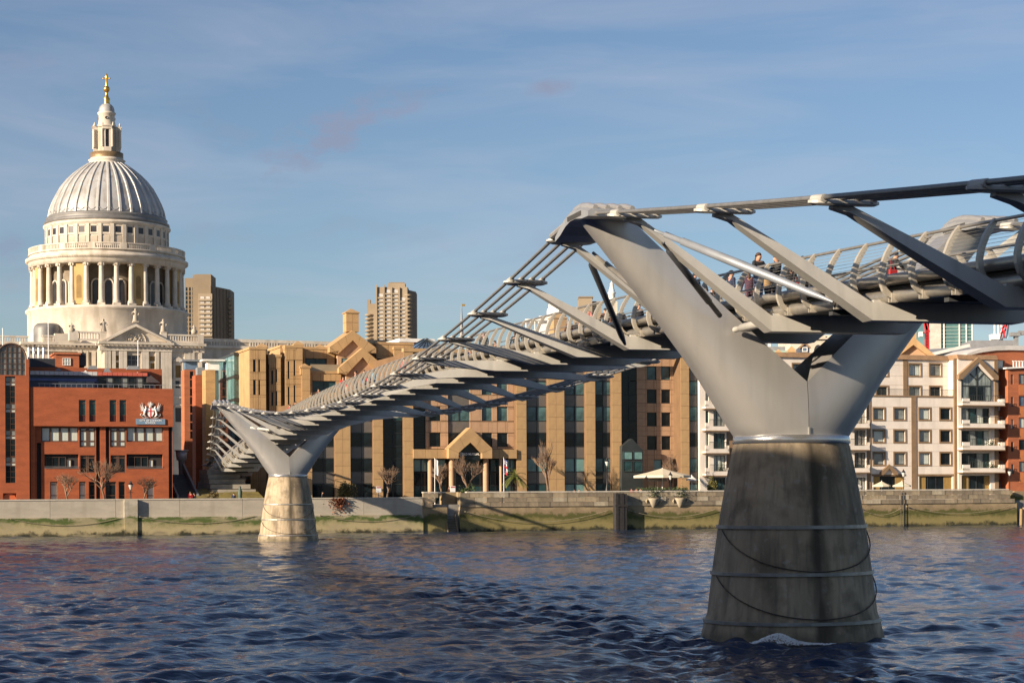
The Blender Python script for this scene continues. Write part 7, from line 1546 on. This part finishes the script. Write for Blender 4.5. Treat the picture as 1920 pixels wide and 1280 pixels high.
# ------------------------------------------------------------------ people
def skel(pose):
    V = {}; E = []
    def j(n, p, r, par=None, kind='top'):
        V[n] = (Vector(p), r, kind)
        if par: E.append((par, n))
    ln = .28 if pose == 'lean' else (.06 if pose == 'walk' else 0.0)
    sit = pose == 'sit'; zo = -.42 if sit else 0
    j('pelvis', (0, 0, 0.96 + zo), .165, None, 'leg'); j('spine', (0, ln * .35, 1.14 + zo), .165, 'pelvis'); j('chest', (0, ln * .8, 1.34 + zo), .19, 'spine'); j('neck', (0, ln * 1.05, 1.49 + zo), .068, 'chest', 'skin')
    j('head', (0, ln * 1.15 + .02, 1.585 + zo), .102, 'neck', 'skin'); j('crown', (0, ln * 1.15 + .01, 1.67 + zo), .100, 'head', 'skin'); j('nose', (0, ln * 1.15 + .125, 1.595 + zo), .018, 'head', 'skin')
    for s, nm in ((-1, 'l'), (1, 'r')):
        sw = s * (.26 if pose == 'walk' else .03)
        j('sh' + nm, (s * .185, ln * .8, 1.41 + zo), .088, 'chest')
        if pose == 'lean' or pose == 'hold': e, w = (s * .25, ln + .12, 1.18), (s * .12, ln + .34, 1.14)
        elif sit: e, w = (s * .25, .06, 1.15 + zo), (s * .14, .28, 1.0 + zo)
        else: e, w = (s * .245, ln - sw * .5, 1.14), (s * .24, ln - sw * .9 + .08, .91)
        j('el' + nm, e, .062, 'sh' + nm); j('wr' + nm, w, .036, 'el' + nm); d = (Vector(w) - Vector(e)).normalized(); h = Vector(w) + d * .07
        j('ha' + nm, h, .034, 'wr' + nm, 'skin'); sd = Vector((1, 0, 0)) - d * d.x; sd.normalize()
        for k, (o, L) in enumerate(((-.027, .055), (-.009, .066), (.009, .062), (.026, .048))): j('f%d%s' % (k, nm), h + sd * o + d * (.03 + L), .010, 'ha' + nm, 'skin')
        j('th' + nm, Vector(w) + d * .06 - sd * s * .055 + Vector((0, .02, 0)), .011, 'ha' + nm, 'skin')
        j('hip' + nm, (s * .09, 0, 0.90 + zo), .115, 'pelvis', 'leg')
        if sit: kn, an = (s * .11, .42, .52), (s * .11, .40, .09)
        else: kn, an = (s * .10, sw * .55 + .03, .50), (s * .10, sw * 1.15 - .02, .09 + (.05 if pose == 'walk' and sw < 0 else 0))
        j('kn' + nm, kn, .08, 'hip' + nm, 'leg'); j('an' + nm, an, .055, 'kn' + nm, 'leg'); j('to' + nm, (an[0] + s * .02, an[1] + .15, an[2] - .04), .042, 'an' + nm, 'shoe')
    return V, E
PMESH = {}
SKIN = mat("skin", (0.50, 0.27, 0.18), 0.6, 0, 0.06)
def person_mesh(pose, coat):
    key = (pose, coat)
    if key in PMESH: return PMESH[key]
    V, E = skel(pose); names = list(V); bm = bmesh.new(); sk = bm.verts.layers.skin.verify(); bv = {}
    for n in names:
        v = bm.verts.new(V[n][0]); r = V[n][1]; ry = r * (.78 if n in ('chest', 'spine', 'pelvis') else (1.12 if n in ('head', 'crown') else 1)); rx = r * (1.12 if n in ('chest', 'spine', 'pelvis') else 1)
        v[sk].radius = (rx, ry); v[sk].use_root = n == 'pelvis'; bv[n] = v
    for a, b in E: bm.edges.new((bv[a], bv[b]))
    me = bpy.data.meshes.new("skel"); bm.to_mesh(me); bm.free(); o = bpy.data.objects.new("skel", me); C.objects.link(o)
    o.modifiers.new("s", 'SKIN').use_smooth_shade = True; o.modifiers.new("u", 'SUBSURF').levels = 1; o.modifiers["u"].render_levels = 1
    dg = bpy.context.evaluated_depsgraph_get(); dg.update(); me2 = bpy.data.meshes.new_from_object(o.evaluated_get(dg)); bpy.data.objects.remove(o)
    segs = [(V[a][0], V[b][0], V[b][2]) for a, b in E]
    me2.materials.clear()
    for i in range(4): me2.materials.append(SKIN)
    for p in me2.polygons:
        c = p.center; best = (9, 'top')
        for a, b, k in segs:
            ab = b - a; t = max(0, min(1, (c - a).dot(ab) / max(1e-9, ab.length_squared))); dd = (a + ab * t - c).length
            if dd < best[0]: best = (dd, k)
        k = best[1]
        if k == 'leg' and coat and c.z > (.55 if pose != 'sit' else .4): k = 'top'
        if k == 'leg' and c.z > (.97 if pose != 'sit' else .55): k = 'top'
        p.material_index = {'skin': 0, 'top': 1, 'leg': 2, 'shoe': 3}[k]; p.use_smooth = True
    me2.name = "body"
    PMESH[key] = me2; return me2
SKIN = mat("skin", (0.50, 0.27, 0.18), 0.6, 0, 0.06); SHOE = mat("shoe_black", (0.02, 0.02, 0.02), 0.5)
def cloth(name, col): return mat("cloth_" + name, col, 0.85, 0, 0.15, 4.0)
CL = {'black': (.012, .012, .015), 'navy': (.018, .025, .06), 'brown': (.09, .035, .02), 'purple': (.07, .03, .05), 'jeans': (.09, .14, .24), 'grey': (.10, .10, .10), 'red': (.45, .02, .02), 'blue': (.22, .38, .48), 'tan': (.26, .17, .08), 'white': (.6, .6, .58), 'pink': (.45, .16, .14), 'dark': (.03, .03, .035)}
HAIRC = {'dark': (.02, .014, .01), 'brown': (.06, .03, .015), 'grey': (.3, .3, .3), 'none': None, 'hat': (.012, .012, .014)}
def person(loc, rz, lab, top, leg, hair='dark', pose='stand', coat=False, bag=None, h=1.72, group=None, cat="person"):
    t = thing("person", lab, cat, loc, rz, group); me = person_mesh(pose, coat); b = inst("body", me, t); k = h / 1.765; b.scale = (k, k, k)
    for i, m_ in enumerate((SKIN, cloth(top, CL[top]), cloth(leg, CL[leg]), SHOE)): b.material_slots[i].link = 'OBJECT'; b.material_slots[i].material = m_
    V, E = skel(pose); c = V['crown'][0]
    if HAIRC[hair]:
        m = MB(); rings = []
        for i in range(7):
            th = PI * .5 * i / 6 + .0; rr = .108 * math.cos(th * .98) ; rings.append([(c.x + rr * math.cos(2 * PI * j / 12), c.y - .02 + rr * 1.15 * math.sin(2 * PI * j / 12), c.z + .095 * math.sin(th) - (.04 if j > 6 else (-.005 if 1 < j < 5 else .01)) * (1 - i / 6)) for j in range(12)])
        m.loft(rings)
        if hair == 'brown' or (hair == 'dark' and coat): m.tube([(c.x, c.y - .06, c.z), (c.x, c.y - .10, c.z - .15), (c.x, c.y - .10, c.z - .28)], [.06, .085, .05], 8)
        o = m.build("hat" if hair == 'hat' else "hair", mat("hair_" + hair, HAIRC[hair], .7), t); o.scale = (k, k, k)
    if bag:
        m = MB(); m.box(.20, .30, -.18, .16, .72, 1.06); m.tube([(.22, -.1, 1.05), (.10, .0, 1.48), (.22, .1, 1.05)], .012, 5); o = m.build("bag", cloth(bag, CL[bag]), t); o.scale = (k, k, k)
    return t
def on_bridge(px, py_head, lab, top, leg, hair='dark', pose='stand', coat=False, bag=None, face=None, h=1.75, group=None):
    best = None
    for k in range(-15, 16):
        e = k / 10; r = ray(px, py_head); u = r[0]
        s = (P1.x + ND.x * e - u * (P1.y + ND.y * e)) / (u * TD.y - TD.x); Y = P1.y + ND.y * e + TD.y * s; z_ = CAMZ + r[2] * Y; hh = z_ - z_deck(s) + .02
        sc = abs(hh - h)
        if best is None or sc < best[0]: best = (sc, e, s, hh)
    _, e, s, hh = best; p = BR(s, e, z_deck(s) - .025); hh = min(max(hh, 1.58), 1.88)
    ang = {'w': B_ANG + PI / 2, 'e': B_ANG - PI / 2, 'n': B_ANG, 's': B_ANG + PI}[face or rnd.choice('nsns')]
    person(p, ang + rnd.uniform(-.3, .3), lab, top, leg, hair, pose, coat, bag, h=hh, group=group)
OB_ = on_bridge
OB_(1302, 512, "person in a dark beanie and navy jacket beside the Y arm strut", 'navy', 'dark', 'hat', 'stand', face='s')
OB_(1322, 534, "person with long dark hair and black coat next to the beanie wearer", 'black', 'black', 'dark', 'stand', True, face='w', h=1.6)
OB_(1338, 545, "person in black coat walking away behind the dark bracing strut", 'black', 'dark', 'dark', 'walk', True, face='n', h=1.6)
OB_(1371, 506, "person in navy jacket seen from behind between two slanting arms", 'navy', 'dark', 'dark', 'stand', face='e')
OB_(1404, 506, "person in a purple brown coat beside the man in jeans", 'purple', 'dark', 'brown', 'walk', True, face='n', h=1.65)
OB_(1422, 473, "person in black jacket and blue jeans standing tall at the railing", 'black', 'jeans', 'brown', 'hold', face='s', h=1.85)
OB_(1456, 477, "person in black jacket holding something at the railing", 'black', 'dark', 'brown', 'hold', face='w', h=1.82)
OB_(1440, 500, "person in tan jacket half hidden by the long damper tube", 'tan', 'dark', 'brown', 'walk', face='n', h=1.65)
OB_(1482, 492, "person in black carrying a bright red bag behind the slanting arm", 'black', 'black', 'dark', 'walk', True, 'red', face='n', h=1.7)
OB_(1506, 479, "person in a black hat beyond the second slanting arm", 'dark', 'dark', 'hat', 'walk', face='n')
OB_(1519, 487, "person with brown hair and grey jacket beyond the second slanting arm", 'grey', 'dark', 'brown', 'walk', face='s', h=1.7)
OB_(1667, 484, "person in black with a red bag leaning on the railing alone", 'black', 'black', 'hat', 'lean', True, 'red', face='e', h=1.6)
OB_(1198, 578, "person in black coat at the railing next to the shaded pier's arm", 'black', 'black', 'brown', 'stand', True, face='s', h=1.7)
OB_(1165, 577, "person in long dark coat behind the dark strut", 'dark', 'black', 'dark', 'walk', True, face='n')
OB_(1136, 577, "person in a brown leather jacket and cap under the slanting arm", 'brown', 'dark', 'hat', 'walk', face='n', h=1.7)
OB_(1100, 573, "bald person in pink top facing the shaded pier", 'pink', 'dark', 'none', 'walk', face='s', h=1.78)
OB_(1069, 598, "person in a dark red coat below the slanting arm", 'brown', 'dark', 'dark', 'walk', True, face='n', h=1.7)
OB_(1085, 603, "person in black beside the dark red coat", 'black', 'dark', 'dark', 'walk', face='s', h=1.68)
OB_(983, 615, "person in grey hooded jacket leaning against the railing", 'grey', 'dark', 'hat', 'lean', face='w', h=1.62)
OB_(966, 622, "person in black next to the grey hooded jacket", 'black', 'black', 'dark', 'walk', True, face='n', h=1.65)
OB_(907, 621, "person in dark jacket standing up tall between cable clamps", 'dark', 'dark', 'brown', 'stand', face='s', h=1.85)
OB_(928, 638, "short person in grey near the tall one by the cables", 'grey', 'dark', 'dark', 'walk', face='n', h=1.58)
OB_(881, 658, "person in blue carrying a white bag along the bridge", 'navy', 'white', 'dark', 'walk', False, 'white', face='n', h=1.62)
OB_(757, 671, "jogging person in a pink top on the bridge crest", 'pink', 'dark', 'brown', 'walk', face='s', h=1.72)
OB_(742, 675, "grey haired person in tan on the bridge crest", 'tan', 'dark', 'grey', 'walk', face='s', h=1.72)
OB_(667, 692, "person in black jacket above the bowed railing", 'black', 'dark', 'dark', 'stand', face='w', h=1.8)
OB_(682, 693, "person with brown hair and dark top amid a group on the bridge", 'dark', 'jeans', 'brown', 'walk', face='s')
OB_(689, 697, "person in a bright red jacket amid a group on the bridge", 'red', 'dark', 'dark', 'walk', face='s', h=1.66)
OB_(701, 692, "person in a pale blue jacket amid a group on the bridge", 'blue', 'jeans', 'brown', 'walk', face='n')
OB_(643, 705, "person in red further along the bowed railing", 'red', 'dark', 'brown', 'walk', face='s', h=1.7)
OB_(597, 722, "person in brown far along the bridge", 'brown', 'dark', 'dark', 'walk', face='s'); OB_(585, 726, "person in tan far along the bridge", 'tan', 'dark', 'brown', 'walk', face='n')
OB_(553, 737, "person in black far along the bridge near the glass office", 'black', 'dark', 'dark', 'walk', face='s'); OB_(543, 739, "person in dark red far along the bridge near the glass office", 'red', 'dark', 'dark', 'walk', face='s')
OB_(515, 748, "person in black at the north end of the railing", 'black', 'dark', 'dark', 'walk', face='s'); OB_(508, 750, "person in brown at the north end of the railing", 'brown', 'dark', 'dark', 'walk', face='n')
def on_quay(px, d, zf, lab, top, leg, hair='dark', pose='stand', coat=False, rz=0.0, h=1.72):
    u, _ = bank(px, 920, d); person(K(u, d, zf), rz, lab, top, leg, hair, pose, coat, None, h)
on_quay(841, 3.2, 4.25, "person in brown jacket walking by the timber steps gap", 'brown', 'jeans', 'dark', 'walk', rz=-1.4)
on_quay(1077, 1.4, 3.75, "person in dark coat sitting behind the wall under teal windows", 'dark', 'dark', 'brown', 'stand', rz=2.6, h=1.7); on_quay(1086, 1.4, 3.75, "person in white top behind the wall under teal windows", 'white', 'dark', 'dark', 'stand', rz=3.6, h=1.8)
on_quay(438, 4.0, 3.55, "person in navy standing below the lawn bank", 'navy', 'dark', 'dark', 'stand', rz=.3); on_quay(604, 3, 3.55, "person in black walking east of the sunlit pier", 'black', 'dark', 'dark', 'walk', rz=-1.3, h=1.8)
on_quay(357, 9, 3.55, "person in a bright red jacket at the foot of the dark stairs", 'red', 'black', 'dark', 'stand', rz=3.0, h=1.9); on_quay(364, 9, 3.55, "person in black beside the bright red jacket", 'black', 'dark', 'dark', 'stand', rz=2.8)
for px, cl in ((1184, 'red'), (1193, 'pink'), (1201, 'white')): on_quay(px, 2.2, 3.95, "person in %s seated at the terrace hedge under the big cream parasol" % cl, cl, 'dark', 'brown', 'stand', rz=3.0, h=1.62)
# gulls' mooring post: weathered statue-like bollard on the lawn
u, z_ = bank(450, 915, 5); t = thing("green_statue", "slim green bronze statue standing below the lawn bank", "statue", K(u, 5, 3.55)); m = MB(); m.lathe([(.3, 0), (.3, .5), (.22, .55), (.26, 1.2), (.3, 1.9), (.16, 2.2), (.13, 2.3), (.16, 2.45), (.02, 2.6)], 10); m.build("figure", mat("bronze_green", (.06, .09, .07), .6), t); MB().box(-.4, .4, -.4, .4, 0, .3).build("plinth", STONE, t)
